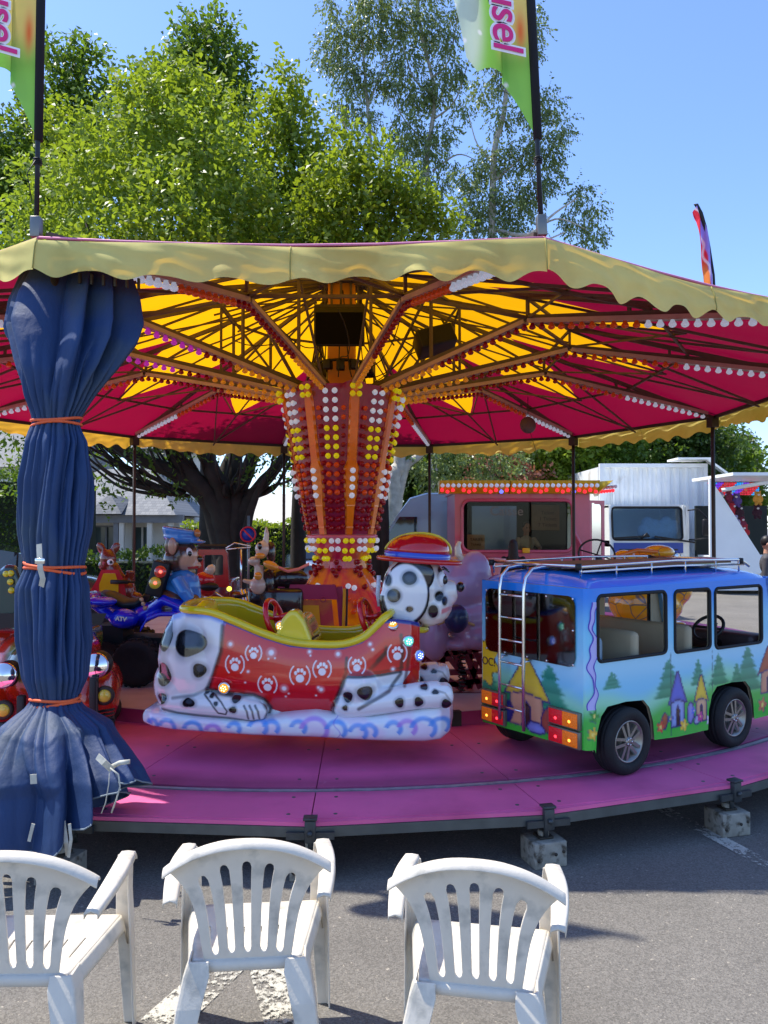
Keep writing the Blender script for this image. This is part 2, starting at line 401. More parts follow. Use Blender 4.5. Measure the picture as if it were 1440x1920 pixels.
        mb.box(c, (.055, .035, .11), R=R, bev=.004); mb.box(P(RP + .006, a0, PZ + .024), (.07, .06, .012), R=R, bev=.003)
        mb.box(P(RP + .012, a0, PZ - .062), (.24, .016, .035), R=R, mi=0)
        mb.lathe([(.014, 0), (.014, .012), (.008, .02)], P(RP + .03, a0, PZ - .045), 8, axis=P(1, a0, 0) - P(0, a0, 0))
        mb.tube([P(RP - .02, a0, PZ - .07), P(RP - .02, a0, .14)], .014, 8)
        pp('joint_bracket', mb, mat('bracket_steel', S(74, 78, 80), .5, .6, .25, 20))
    return t
platform()
def blocks():
    mw = mat('whitewashed_wood', S(150, 145, 132), .8, 0, .25, 14, bump=.6, bs=40, col2=S(84, 76, 64), c2s=22, c2t=.6)
    labels = {1.6 - 12: 'whitewashed timber block under the platform rim behind the left chair, beside the dangling straps',
              1.6: 'timber packing block under the rim hidden mostly behind the middle chair back',
              1.6 + 12: 'whitewashed timber block between the right chair and the pink platform rim',
              1.6 + 24: 'whitewashed timber block farthest right, beside the worn white parking line'}
    proto = None
    for a, lb in labels.items():
        if proto is None:
            mb = MB(); mb.box((0, 0, .065), (.185, .165, .13), bev=.006); mb.tube([(0, 0, .13), (0, 0, .165)], .03, 12)
            o = obj('support_block', mb, mw); mb = MB(); mb.box((0, 0, .137), (.08, .08, .012), bev=.003); obj('base_plate', mb, m_dark, o)
            for x in (-.08, .03, .08):
                mb = MB(); mb.lathe([(.009, 0), (.009, .004)], (x * .9, -.0825, .062 + x * .2), 8, axis=(0, -1, 0)); obj('bolt', mb, m_dark, o)
            proto = o
        else: o = copy_tree(proto)
        p = P(RP - .05 if a > 0 else RP + .1, a, 0); o.location = p; o.rotation_euler = (0, 0, radians(a + rnd.uniform(-12, 12)))
        tag(o, lb, 'timber block', 'timber blocks under the platform')
blocks()

# ================================================================ rotating deck
RD = 4.12; DZ = .39
def turntable():
    t = thing('turntable', 'raised round inner deck of worn pale boards with pink riser carrying the rides', 'turntable', (XC, YC, 0))
    inv = Matrix.Translation((-XC, -YC, 0))
    def pp(name, mb, mm, **k):
        o = obj(name, mb, mm); o.data.transform(inv); o.parent = t; return o
    mtop = mat('worn_pale_boards', S(196, 176, 170), .55, 0, .14, 3, bump=.15, bs=30, col2=S(176, 140, 136), c2s=2.2, c2t=.62)
    mris = mat('pink_riser', S(165, 52, 96), .5, 0, .15, 5)
    for k in range(12):
        mb = MB(); seg_ring(mb, .3, RD - .006, DZ - .03, DZ, 15 + 30 * k + .05, 45 + 30 * k - .05, n=6); pp('deck_panel', mb, mtop)
        mb = MB(); seg_ring(mb, RD - .03, RD, DZ - .11, DZ - .004, 15 + 30 * k + .4, 45 + 30 * k - .4, n=6); pp('riser', mb, mris)
        mb = MB(); seg_ring(mb, RD - .04, RD + .012, DZ - .12, DZ + .004, 15 + 30 * k - .5, 15 + 30 * k + .5); pp('edge_clip', mb, m_dark)
    return t
turntable()

# ================================================================ canopy
RC = 5.55; ZR = 3.375; ZA = 4.95
def roofz(r): return ZR + (ZA - ZR) * (1 - r / RC) ** 1.0
def cpt(a, f=1.0, z=0):
    """point on 12-gon rim at angle a (corners at 15+30k)"""
    b = ((a - 15) % 30); r = RC * cos(radians(15)) / cos(radians(b - 15)); return P(r * f, a, z)
BULB = {}
def bulb_mesh(kind):
    if kind in BULB: return BULB[kind]
    cols = {'white': (S(196, 208, 232), (.8, .9, 1.0), .10), 'yellow': (S(214, 208, 14), (1, .95, .02), .08), 'orange': (S(215, 75, 25), (1, .2, .03), .02),
            'red': (S(140, 12, 28), (.8, .02, .05), .01), 'amber': (S(225, 150, 30), (1, .5, .05), .05), 'purple': (S(150, 20, 140), (.7, .05, .7), .15), 'clear': (S(226, 206, 210), (1, 1, 1), 0),
            'hot_red': (S(240, 50, 60), (1, .05, .08), .35), 'blue': (S(40, 60, 240), (.15, .2, 1), .8), 'teal': (S(30, 150, 120), (.1, .7, .5), .4)}
    c, e, s = cols[kind]
    mm = mat('bulb_' + kind, c, .12, 0, 0, trans=.25, emit=e, es=s, ior=1.4)
    mb = MB()
    mb.lathe([(.017, 0), (.02, .012), (.026, .024), (.034, .036), (.037, .048), (.03, .062), (.016, .070), (.006, .073)], n=10, smooth=False)
    me = mb.mesh('bulb'); me.materials.append(mm); BULB[kind] = me
    return me
class Bulbs:
    def __init__(s, parent, limit=100): s.l = []; s.parent = parent; s.limit = limit
    def add(s, p, n, kind, scale=1.0): s.l.append((Vector(p), Vector(n).normalized(), kind, scale))
    def build(s, inv=Vector((0, 0, 0))):
        c = Vector((0, 0, CAMH))
        def key(b):
            d = b[0] - c; vis = abs(d.x / d.y) < .52 and d.z / d.y < .66 and d.z / d.y > -.7
            return (0 if vis else 1, d.length / b[3])
        s.l.sort(key=key)
        for p, n, k, sc_ in s.l[:s.limit]:
            o = bpy.data.objects.new('bulb', bulb_mesh(k)); COL.objects.link(o); o.parent = s.parent; o.location = p - inv
            o.rotation_euler = n.to_track_quat('Z', 'Y').to_euler(); o.scale = (sc_,) * 3
        kinds = sorted({b[2] for b in s.l[s.limit:]})
        if not kinds: return
        mb = MB(); mm = []
        for i, k in enumerate(kinds):
            me = bulb_mesh(k); mm.append(me.materials[0]); V = [v.co.copy() for v in me.vertices]; Fc = [tuple(p.vertices) for p in me.polygons]
            for p, n, kk, sc_ in s.l[s.limit:]:
                if kk != k: continue
                q = n.to_track_quat('Z', 'Y'); mb.add([p - inv + q @ (v * sc_) for v in V], Fc, i)
        o = link('bulb_cluster', mb.mesh('bulb_cluster'), mm, s.parent); struct(o, 'stuff')

def canopy():
    t = thing('carousel_canopy', 'big magenta and yellow carousel roof with pale yellow scalloped valance and rafters of bulbs', 'carousel roof', (XC, YC, 0))
    inv = Matrix.Translation((-XC, -YC, 0)); off = Vector((XC, YC, 0))
    def pp(name, mb, mm, par=t):
        o = obj(name, mb, mm); o.data.transform(inv); o.parent = par; return o
    my = mat('yellow_canvas', S(235, 170, 10), .7, 0, .10, 3, bump=.1, bs=30, translucent=.52, tcol=S(248, 176, 8))
    mm_ = mat('magenta_canvas', S(156, 12, 56), .7, 0, .08, 3, bump=.1, bs=30, translucent=.34, tcol=S(146, 7, 52))
    # roof fabric: yellow twelve-pointed star on magenta
    ry, rt = 2.3, 4.02
    mb = MB()
    for k in range(12):
        a0 = 15 + 30 * k
        n = 8
        for h in (0, 1):                       # two half sectors: valley (rafter) to tip (mid)
            av = a0 if h == 0 else a0 + 30; am = a0 + 15
            def pt(u, r_frac):                   # u 0 at rafter line .. 1 at sector middle ; r_frac 0..1 centre..rim
                a = av + (am - av) * u; rr = RC * cos(radians(15)) / cos(radians(15 * (1 - u)))
                r = rr * r_frac; sag = .05 * sin(pi * r_frac) * u + .02 * u * r_frac
                p = P(r, a, 0); p.z = ZR + (ZA - ZR) * (1 - r_frac) - sag; return p
            star = lambda u: (ry + (rt - ry) * u) / (RC * cos(radians(15)) / cos(radians(15 * (1 - u))))
            nu, nv = 6, 8
            for i in range(nu):
                u0, u1 = i / nu, (i + 1) / nu
                for mi, lo, hi in ((0, lambda u: .03, star), (1, star, lambda u: 1.0)):
                    for j in range(nv):
                        f = [lo(u) + (hi(u) - lo(u)) * jj / nv for u, jj in ((u0, j), (u1, j), (u1, j + 1), (u0, j + 1))]
                        mb.add([pt(u, ff) for u, ff in zip((u0, u1, u1, u0), f)], [(0, 1, 2, 3)], mi, False)
    pp('roof_fabric', mb, [my, mm_])
    # thin pink seam at the rim + valance panels, one per side
    mv = mat('pale_yellow_valance', S(244, 230, 138), .75, 0, .2, 2.0, bump=.4, bs=6, translucent=.38, tcol=S(235, 180, 40), col2=S(210, 192, 108), c2s=1.8, c2t=.6)
    for k in range(12):
        a0 = 15 + 30 * k; A = P(RC, a0, ZR + .02); B = P(RC, a0 + 30, ZR + .02); out = P(1, a0 + 15, 0) - P(0, a0 + 15, 0)
        front = abs(((a0 + 15 + 180) % 360) - 180) < 70
        nu = 150 if front else 90; ph = rnd.uniform(0, 6)
        ns = 8
        dA = (P(1, a0, 0) - P(0, a0, 0)) / cos(radians(15)); dB = (P(1, a0 + 30, 0) - P(0, a0, 0)) / cos(radians(15)); dB = (P(1, a0 + 30, 0) - Vector((XC, YC, 0))) / cos(radians(15))
        def f(u, v, A=A, B=B, dA=dA, dB=dB, ph=ph):
            p = A.lerp(B, u); out = dA.lerp(dB, u); e_ = min(1, 12 * u, 12 * (1 - u))
            sc = abs(sin(pi * u * ns)) ** .6
            lop = .185 + (.05 + .022 * sin(5 * u + 2 * ph)) * (.5 - .5 * cos(2 * pi * (u * ns + .12 * sin(7 * u + ph)))) ** 1.3 - .018 * sin(9 * u + ph)
            ripple = (.014 * sin(2 * pi * u * 5.5 + ph) + .008 * sin(2 * pi * u * 13 + 2 * ph)) * v * v
            lift = .045 * sin(pi * u) + .008 * sin(11 * u + ph)
            ripple = ripple * e_ + e_ * .009 * sin(23 * u + 5 * v + ph) * sin(3.1 * u + ph) * v + e_ * .006 * sin(41 * u - 7 * v + ph) * sin(6 * v)
            drop = v * lop
            return p + out * (.02 + .03 * v ** .5 + ripple + .035 * max(0, 1 - abs(u - .5) * 2) * 0) + Vector((0, 0, -drop - lift + .0))
        mb = MB(); mb.grid(f, nu, 14)
        pp('valance', mb, mv)
        mb = MB(); mb.tube([A.lerp(B, i / 6) + Vector((0, 0, .012 - .045 * sin(pi * i / 6))) for i in range(7)], .008, 6)
        pp('pink_edge_piping', mb, mat('pink_piping', S(215, 130, 165), .6, 0, .1))
        # corner seam and middle seam
        for q in (0, .5):
            mb = MB(); mb.tube([f(q, v / 8) + out * .003 for v in range(9)], .004, 5); pp('valance_seam', mb, mat('seam_thread', S(160, 150, 80), .8, 0, .1))
        # rim frame
        mb = MB(); mb.bar(P(RC - .05, a0, ZR - .02), P(RC - .05, a0 + 30, ZR - .02), .045, .045); pp('rim_frame', mb, m_dark)
    # rafters
    mtray = mat('bulb_tray', S(176, 150, 138), .5, .1, .12, 6)
    b = Bulbs(t, 100)
    K = 2.8; ZK = 3.87; R0 = .72; Z0 = 3.47; R1 = 5.36; Z1 = 3.44
    for k in range(12):
        a = 15 + 30 * k; T = (P(1, a + 90, 0) - P(0, a + 90, 0)); mb = MB()
        mb.bar(P(.55, a, Z0), P(K, a, ZK), .04, .05); mb.bar(P(K, a, ZK), P(RC - .08, a, Z1), .04, .05)           # lower chord
        zt = lambda r: ZR + (ZA - ZR) * (1 - r / RC) - .05
        mb.bar(P(.25, a, zt(.25)), P(RC - .05, a, zt(RC - .05)), .035, .05)                        # upper chord
        for r in (1.5, K, 3.9):
            zl = Z0 + (ZK - Z0) * (r - R0) / (K - R0) if r <= K else ZK + (Z1 - ZK) * (r - K) / (R1 - K)
            mb.bar(P(r, a, zl), P(r, a, zt(r)), .03, .03, up=T)
        mb.bar(P(1.5, a, zt(1.5)), P(K, a, ZK), .025, .025); mb.bar(P(R0, a, Z0), P(1.5, a, zt(1.5)), .025, .025)
        pp('rafter_truss', mb, m_truss)
        mb = MB()
        lo = Vector((0, 0, -.045)); w_ = .085
        mb.bar(P(R0, a, Z0) + lo, P(K - .02, a, ZK) + lo, w_, .018); mb.bar(P(K + .02, a, ZK) + lo, P(R1, a, Z1) + lo, w_, .018)
        for s in (-1, 1):
            o = T * (s * w_ / 2) + lo + Vector((0, 0, .008)); mb.bar(P(R0, a, Z0) + o, P(K - .02, a, ZK) + o, .006, .045); mb.bar(P(K + .02, a, ZK) + o, P(R1, a, Z1) + o, .006, .045)
        pp('bulb_tray', mb, mtray)
        ni, no_ = 21, 23
        dn = lo + Vector((0, 0, -.008))
        left = ((a + 180) % 360) - 180 < 0
        for i in range(ni):
            f = (i + .6) / ni; p = P(R0, a, Z0).lerp(P(K, a, ZK), f) + dn
            kd = 'amber' if f < .42 else ('purple' if a in (315, 285) and f > .6 else 'red'); b.add(p, (0, 0, -1), kd, .92)
        for i in range(no_):
            f = (i + .5) / no_; p = P(K, a, ZK).lerp(P(R1, a, Z1), f) + dn
            kd = 'red' if i < 2 else ('orange' if f < .5 else 'white'); b.add(p, (0, 0, -1), kd, .95)
    b.build(off)
    # bracing between rafters
    for k in range(12):
        a = 15 + 30 * k; a2 = a + 30; am = a + 15; mb = MB(); zt = lambda r: ZR + (ZA - ZR) * (1 - r / RC) - .09
        for r, z in ((K, zt(K)), (K, ZK), (4.1, zt(4.1)), (1.5, zt(1.5))):
            mb.bar(P(r, a, z), P(r, a2, z), .025, .03)
        mb.bar(P(K, a, zt(K)), P(RC * .94, am, zt(RC) + .04), .02, .025); mb.bar(P(K, a2, zt(K)), P(RC * .94, am, zt(RC) + .04), .02, .025)
        mb.bar(P(.35, am, zt(.4)), P(RC * .95, am, zt(RC)), .018, .02)
        mb.bar(P(K, a, ZK), P(4.1, am, zt(4.1)), .018, .022); mb.bar(P(K, a2, ZK), P(4.1, am, zt(4.1)), .018, .022)
        mb.bar(P(.35, am, 4.55), P(K, a, ZK + .05), .014, .018)
        pp('brace', mb, m_truss)
    # corner posts (from ground to rim) at rear corners
    for a in (105, 135, 165, 195, 225, 255):
        mb = MB(); mb.tube([P(RC - .08, a, .02), P(RC - .08, a, ZR - .03)], .028, 10); mb.box(P(RC - .08, a, ZR - .1), (.12, .12, .14), rz=radians(a)); mb.lathe([(.08, 0), (.08, .012)], P(RC - .08, a, .004), 12)
        pp('corner_post', mb, m_dark)
    # centre mast, junction boxes, cables
    mb = MB(); mb.box(Vector((XC, YC, 4.2)), (.34, .34, 1.5), bev=.02); pp('mast', mb, mat('yellow_mast', S(214, 140, 20), .5, 0, .12, 5))
    mb = MB()
    for i in range(14):
        aa = i * 360 / 14; mb.box(P(.36, aa, 3.73 + .02 * (i % 2)), (.1, .09, .12), rz=radians(aa), bev=.01)
    mb.tube([P(.36, i * 20, 3.8) for i in range(18)], .02, 6, closed=True); pp('junction_box', mb, m_black)
    mb = MB(); r2 = random.Random(3)
    for i in range(16):
        a = r2.uniform(0, 360); q = r2.uniform(-20, 20)
        mb.tube([P(.2 + .25 * s, a + q * s, 4.7 - 1.1 * s + .1 * sin(6 * s)) for s in [j / 8 for j in range(9)]], .008, 5)
    for i in range(6):
        a = -60 + 30 * i; mb.tube([P(.4 + 1.0 * s, a + 8 * sin(3 * s), 3.7 + .35 * s + .12 * sin(5 * s + i)) for s in [j / 10 for j in range(11)]], .007, 5)
    pp('cable', mb, m_black)
    # hub spokes at top
    mb = MB()
    for i in range(12):
        mb.bar(P(.22, 30 * i, 4.82), P(1.6, 30 * i + 5, zt(1.6)), .018, .02)
    for i in range(12): mb.bar(P(.24, 30 * i, 4.2), P(.24, 30 * i, 4.85), .03, .03)
    mb.lathe([(.3, 0), (.34, .05), (.3, .12)], (XC, YC, 4.8), 24); pp('hub', mb, m_truss)
    return t
canopy()
def hang_items():
    # monitor
    t = thing('television_screen', 'black flat screen hanging on the centre mast under the roof', 'screen', P(.62, 0, 4.13), 0)
    mb = MB(); mb.box((0, 0, 0), (.6, .05, .45), bev=.008); part('casing', mb, m_black, t)
    mb = MB(); mb.box((0, -.027, -.02), (.56, .004, .38)); ms_ = mat('dark_screen', (.003, .003, .005), .7, 0, 0); ms_.node_tree.nodes['Principled BSDF'].inputs['Specular IOR Level'].default_value = .08; part('screen', mb, ms_, t)
    mb = MB(); mb.bar((-.3, .04, .26), (.3, .04, .26), .04, .04); mb.bar((0, .02, .1), (0, .3, .1), .05, .05); part('bracket', mb, m_dark, t)
    # speaker
    p = at(815, 640, 8.9)
    t = thing('loudspeaker', 'black loudspeaker hung slanting under the roof right of the mast', 'loudspeaker', p, radians(20)); t.rotation_euler = (radians(-18), radians(-16), radians(12))
    mb = MB(); mb.box((0, 0, 0), (.44, .3, .24), bev=.02); part('cabinet', mb, m_black, t)
    mb = MB(); mb.box((0, -.152, 0), (.4, .006, .2)); part('grille', mb, mat('grille', S(30, 30, 32), .8, .2, .3, 90), t)
    mb = MB(); mb.bar((-.2, 0, .12), (-.2, .05, .32), .02, .02); mb.bar((.2, 0, .12), (.2, .05, .3), .02, .02); part('bracket', mb, m_dark, t)
hang_items()
def lantern():
    p = at(990, 797, 12.2); t = thing('hanging_disc', 'round grey disc hanging on a wire under the right side of the roof', 'lamp', p)
    mb = MB(); mb.lathe([(.02, -.03), (.12, -.025), (.135, 0), (.12, .025), (.02, .03)], (0, 0, 0), 24, axis=(.2, -1, 0)); part('disc', mb, mat('grey_disc', S(96, 80, 84), .5, .2, .1), t)
    mb = MB(); mb.tube([(0, 0, .12), (0, 0, .45)], .006, 5); mb.tube([(.03, 0, -.1), (.25, .1, -.75)], .004, 5); part('wire', mb, m_dark, t)
lantern()

# ================================================================ light column
def column():
    t = thing('light_column', 'tapering magenta and orange centre column covered in white, yellow and red bulbs', 'column', (XC, YC, 0))
    off = Vector((XC, YC, 0)); inv = Matrix.Translation(-off)
    def pp(name, mb, mm):
        o = obj(name, mb, mm); o.data.transform(inv); o.parent = t; return o
    mp = mat('column_magenta', S(146, 14, 56), .22, 0, .12, 5, coat=.6)
    mo = mat('column_orange', S(225, 128, 20), .2, 0, .14, 4, coat=.6, col2=S(205, 100, 14), c2s=2, c2t=.6)
    zt_, zb = 3.44, 1.66; rt_, rb = .74, .40
    def rr(z): return rb + (rt_ - rb) * (z - zb) / (zt_ - zb)
    mb = MB()
    mb.grid(lambda u, v: P(rr(zb + (zt_ - zb) * v) + (0.02 if v > .98 else 0) + .006 * cos(radians(8 * (360 * u - 15))), 360 * u, zb + (zt_ - zb) * v + (.045 * max(0, cos(radians(8 * (360 * u - 15)))) if v > .97 else 0)), 192, 20, closeu=True)
    pp('cone_panel', mb, mp)
    mb = MB(); mb.lathe([(rb + .03, 0), (rb + .05, .02), (rb + .05, .05), (rb + .02, .06)], (XC, YC, zb - .05), 48); pp('collar_ring', mb, mat('collar_pink', S(196, 92, 120), .3, 0, .1, coat=.4))
    for k in range(8):
        a = 15 + 45 * k
        prof = [(3.40, 3.6), (3.25, 5.2), (2.55, 6.0), (2.46, 10.0), (2.2, 9.6), (1.95, 7.2), (1.67, 6.4)]     # z, half angle
        mb = MB(); n = len(prof)
        vs = []
        for z, h in prof:
            h = h * (1.0 if z < 2.5 else 1.0)
            for q, dr in ((-1, 0.0), (-.7, .03), (.7, .03), (1, 0.0)):
                vs.append(P(rr(z) + .008 + dr, a + h * q, z))
        fs = []
        for i in range(n - 1):
            for j in range(3): fs.append((i * 4 + j, i * 4 + j + 1, i * 4 + j + 5, i * 4 + j + 4))
        fs.append((0, 1, 2, 3)); fs.append(((n - 1) * 4, (n - 1) * 4 + 1, (n - 1) * 4 + 2, (n - 1) * 4 + 3))
        mb.add(vs, fs, 0, False)
        for z in (2.02, 1.76): mb.bar(P(rr(z) + .035, a - 5.5, z), P(rr(z) + .035, a + 5.5, z), .01, .012)
        pp('lance_panel', mb, mo)
    b = Bulbs(t, 100)
    nrow = 16; zs = [3.36 - i * .107 for i in range(nrow)]
    tilt = (rt_ - rb) / (zt_ - zb)
    for k in range(8):
        for i, z in enumerate(zs):
            kind = ['white', 'yellow', 'orange', 'red'][min(3, i // 4)]
            for s in (-1, 1):
                a = 15 + 45 * k + 22.5 + s * (4.2 + .9 * (i / 16)); n = P(1, a, -tilt) - P(0, a, 0)
                b.add(P(rr(z) + .005, a, z), n, kind, .95)
                if i >= 2:
                    a2 = 15 + 45 * k + 22.5 + s * (12.0 + (0 if i < 7 else -.6)); n = P(1, a2, -tilt) - P(0, a2, 0)
                    if i < 16: b.add(P(rr(z) + .005, a2, z + .02), n, 'orange' if i < 4 else 'red', .8 if i < 8 else .85)
        a = 15 + 45 * k
        for z in (3.415, 3.325):
            for s in (-1, 1):
                q = a + s * 2.9; b.add(P(rr(z) + .03, q, z), P(1, q, -tilt) - P(0, q, 0), 'yellow', .95)
        for i in range(4):
            z = 2.44 - i * .098; b.add(P(rr(z) + .038, a, z), P(1, a, -tilt) - P(0, a, 0), 'white', .95)
    # moulded base
    mb = MB()
    prof = [(.40, 1.62), (.39, 1.5), (.30, 1.38), (.31, 1.25), (.45, 1.05), (.62, .85), (.8, .62), (.85, .39)]
    def base(u, v):
        x = v * (len(prof) - 1); i = min(len(prof) - 2, int(x)); f = x - i; f = f * f * (3 - 2 * f) * .5 + f * .5
        r = prof[i][0] * (1 - f) + prof[i + 1][0] * f; z = prof[i][1] * (1 - f) + prof[i + 1][1] * f
        r *= 1 + .09 * (abs(cos(radians(4 * (360 * u + 8)))) - .5); return P(r, 360 * u, z)
    mb.grid(base, 160, 50, closeu=True)
    mpo = mat('base_swirl', S(196, 40, 84), .25, 0, .12, 4, coat=.5, col2=S(215, 135, 22), c2s=1.9, c2t=.52)
    pp('column_base', mb, mpo)
    rr2 = random.Random(11)
    for k in range(8):
        a = 45 * k - 8
        for dz, da, kd in ((1.60, -5, 'white'), (1.60, 5, 'white'), (1.50, -5, 'white'), (1.50, 5, 'white'), (1.6, 17, 'yellow'), (1.6, 27, 'yellow'), (1.48, 16, 'yellow'), (1.48, 28, 'yellow'), (1.38, 18, 'yellow'), (1.38, 26, 'yellow'),
                           (1.34, 0, 'red'), (1.27, 6, 'red'), (1.24, -6, 'red'), (1.19, 1, 'red'), (1.05, 0, 'red'), (1.06, 20, 'white'), (1.04, 28, 'white'), (.92, 18, 'orange'), (.88, 26, 'orange'), (.78, 22, 'orange')):
            import bisect
            zs_ = [p[1] for p in prof]; r = np.interp(-dz, [-z for z in zs_], [p[0] for p in prof])
            b.add(P(float(r) * 1.02, a + da, dz), P(1, a + da, -.1) - P(0, a + da, 0), kd, .95)
    b.build(off)
column()
# ================================================================ plastic garden chairs
def chair_proto():
    t = thing('garden_chair', '', 'chair', (0, 0, 0), 0, 'white plastic chairs facing the carousel')
    m = m_white_plastic
    # --- backrest
    nslot = 5
    edges = []                                                  # s columns: ribs and slots alternate
    S0 = -.98; rib = .16; slot = (1.96 - 6 * .20) / 5; x = S0; cols = []
    ribw = .205; slotw = (1.96 - 6 * ribw) / 5
    for i in range(6):
        for q in range(4): cols.append((x + ribw * q / 4, None))
        x += ribw
        if i < 5:
            for q in range(8): cols.append((x + slotw * q / 8, i))
            x += slotw
    cols.append((x, None))
    def mp(s, t_):
        zt = .825 - .115 * abs(s) ** 2.2
        W = .150 + .05 * t_ + .085 * t_ ** 5
        z = .385 + t_ * (zt - .385)
        return Vector((s * W, -.165 - .08 * t_ + .075 * s * s * (t_ ** 1.5), z))
    def tb(s):
        u = 0
        for i in range(5):
            c = S0 + ribw * (i + 1) + slotw * (i + .5)
            if abs(s - c) <= slotw / 2 + 1e-6: return .14 - .035 * sqrt(max(0, 1 - ((s - c) / (slotw / 2)) ** 2))
        return .14
    def tt(s):
        for i in range(5):
            c = S0 + ribw * (i + 1) + slotw * (i + .5)
            if abs(s - c) <= slotw / 2 + 1e-6: return .80 - .05 * (c * c) * 1.2 + .045 * sqrt(max(0, 1 - ((s - c) / (slotw / 2)) ** 2))
        return .80 - .05 * s * s * 1.2
    rows = [('b', i / 3) for i in range(3)] + [('m', i / 18) for i in range(18)] + [('t', i / 6) for i in range(7)]
    def tv(s, r):
        k, f = r; B = tb(s); T = tt(s)
        return {'b': B * f, 'm': B + (T - B) * f, 't': T + (1 - T) * f}[k]
    vs = [mp(s, tv(s, r)) for r in rows for s, _ in cols]; nc = len(cols); fs = []
    for j in range(len(rows) - 1):
        for i in range(nc - 1):
            if rows[j][0] == 'm' and cols[i][1] is not None: continue
            fs.append((j * nc + i, j * nc + i + 1, (j + 1) * nc + i + 1, (j + 1) * nc + i))
    mb = MB(); mb.add(vs, fs, 0, True)
    # rolled top lip
    top = [mp(s, 1) for s in [-1 + i / 20 for i in range(41)]]
    lip = []
    for p in top: lip.append([p, p + Vector((0, -.006, .010)), p + Vector((0, -.018, .012)), p + Vector((0, -.034, .002)), p + Vector((0, -.04, -.012))])
    mb.add([q for l in lip for q in l], [(i * 5 + j, i * 5 + j + 1, (i + 1) * 5 + j + 1, (i + 1) * 5 + j) for i in range(40) for j in range(4)], 0, True)
    o = part('backrest', mb, m, t)
    md = o.modifiers.new('s', 'SOLIDIFY'); md.thickness = .009; md.offset = 0
    me = evaluated(o, 'backrest'); o.modifiers.clear(); o.data = me; me.polygons.foreach_set('use_smooth', [True] * len(me.polygons))
    md = o.modifiers.new('b', 'BEVEL'); md.width = .0025; md.segments = 2; md.limit_method = 'ANGLE'; md.angle_limit = radians(50)
    # --- seat with slots
    cols = []; nsl = 6; x = -1.0; rw = (2 - nsl * .035) / (nsl + 1)
    for i in range(nsl + 1):
        for q in range(3): cols.append((x + rw * q / 3, None))
        x += rw
        if i < nsl:
            for q in range(2): cols.append((x + .035 * q / 2, i))
            x += .035
    cols.append((1.0, None))
    def sp(s, v):                                                # v 0 rear .. 1 front
        W = .185 + .06 * v; z = .405 + .02 * v - .018 * sin(pi * min(1, v * 1.1)) * (1 - s * s)
        y = -.175 + .415 * v
        if v > .93: z -= .9 * (v - .93) ** 1.2 * 1.8
        return Vector((s * W, y, z))
    vrows = [0, .04, .1, .18, .26, .34, .42, .5, .58, .66, .74, .82, .88, .93, .96, .98, 1.0, 1.012]
    vs = [sp(s, v) for v in vrows for s, _ in cols]; nc = len(cols)
    fs = [(j * nc + i, j * nc + i + 1, (j + 1) * nc + i + 1, (j + 1) * nc + i) for j in range(len(vrows) - 1) for i in range(nc - 1)
          if not (cols[i][1] is not None and .26 <= vrows[j] < .58)]
    mb = MB(); mb.add(vs, fs, 0, True)
    for s in (-1, 1):                                            # side skirts
        mb.grid(lambda u, v, s=s: sp(s, u) + Vector((s * .012 * sin(v * pi / 2) + s * .004 * v, 0, -.055 * v + .004 * sin(v * pi))), 14, 4)
    mb.grid(lambda u, v: sp(-1 + 2 * u, 0) + Vector((0, -.006 * v, -.035 * v)), 12, 2)
    o = part('seat', mb, m, t)
    md = o.modifiers.new('s', 'SOLIDIFY'); md.thickness = .006; md.offset = 0
    me = evaluated(o, 'seat'); o.modifiers.clear(); o.data = me
    # --- legs: L-section lofts
    def leg(pts, name='leg'):
        """pts: list of (outer corner pos, size a (along x inward), size b (along y dir), sy)"""
        mb = MB(); rings = []
        for c, sx, a, sy, b_ in pts:
            c = Vector(c); th = .007; r = .014
            prof = [(a, 0), (r, 0), (r * .35, r * .12), (r * .12, r * .35), (0, r), (0, b_), (th, b_), (th, r + th * .3), (r + th * .3, th), (a, th)]
            rings.append([c + Vector((-sx * p, sy * q, 0)) for p, q in prof])
        mb.loft(rings, smooth=False)
        o = part(name, mb, m, t)
        md = o.modifiers.new('b', 'BEVEL'); md.width = .002; md.segments = 1; md.limit_method = 'ANGLE'; md.angle_limit = radians(60); return o
    for s in (-1, 1):
        # front legs run up into the arm: outer corner towards outside-front, opening inwards/backwards
        leg([((s * .292, .268, 0), s, .05, -1, .045), ((s * .288, .262, .2), s, .062, -1, .055), ((s * .284, .255, .40), s, .072, -1, .065), ((s * .280, .245, .52), s, .066, -1, .06), ((s * .284, .235, .60), s, .062, -1, .07), ((s * .286, .225, .645), s, .06, -1, .09)])
        leg([((s * .268, -.30, 0), s, .055, 1, .05), ((s * .252, -.275, .14), s, .07, 1, .06), ((s * .235, -.245, .28), s, .085, 1, .075), ((s * .216, -.215, .37), s, .09, 1, .09), ((s * .2, -.20, .412), s, .07, 1, .09)])
        # seat to front leg gusset
        mb = MB(); mb.grid(lambda u, v, s=s: Vector((s * (.245 + .04 * u + .004), .10 + .10 * u + .07 * v, .40 + .03 * u * u - .05 * v * (1 - u * .3))), 6, 4); 
        # armrest
        pts = []
        n = 22
        def ac(u):
            x = s * (.262 + .014 * sin(pi * u)); y = .225 - .42 * u; z = .650 + .006 * sin(pi * u) - .035 * u ** 2 + .0 ; return Vector((x, y, z))
        mb2 = MB(); rings = []
        for i in range(n + 1):
            u = i / n; c = ac(u); wd = .030 + .004 * sin(pi * u) - .006 * u
            rings.append([c + Vector((q * wd, 0, zz)) for q, zz in ((-1.02, -.022), (-1, -.004), (-.8, .004), (0, .0065), (.8, .004), (1, -.004), (1.02, -.022), (.9, -.022), (.88, -.008), (0, -.002), (-.88, -.008), (-.9, -.022))])
        mb2.loft(rings, smooth=True)
        c0 = ac(0)
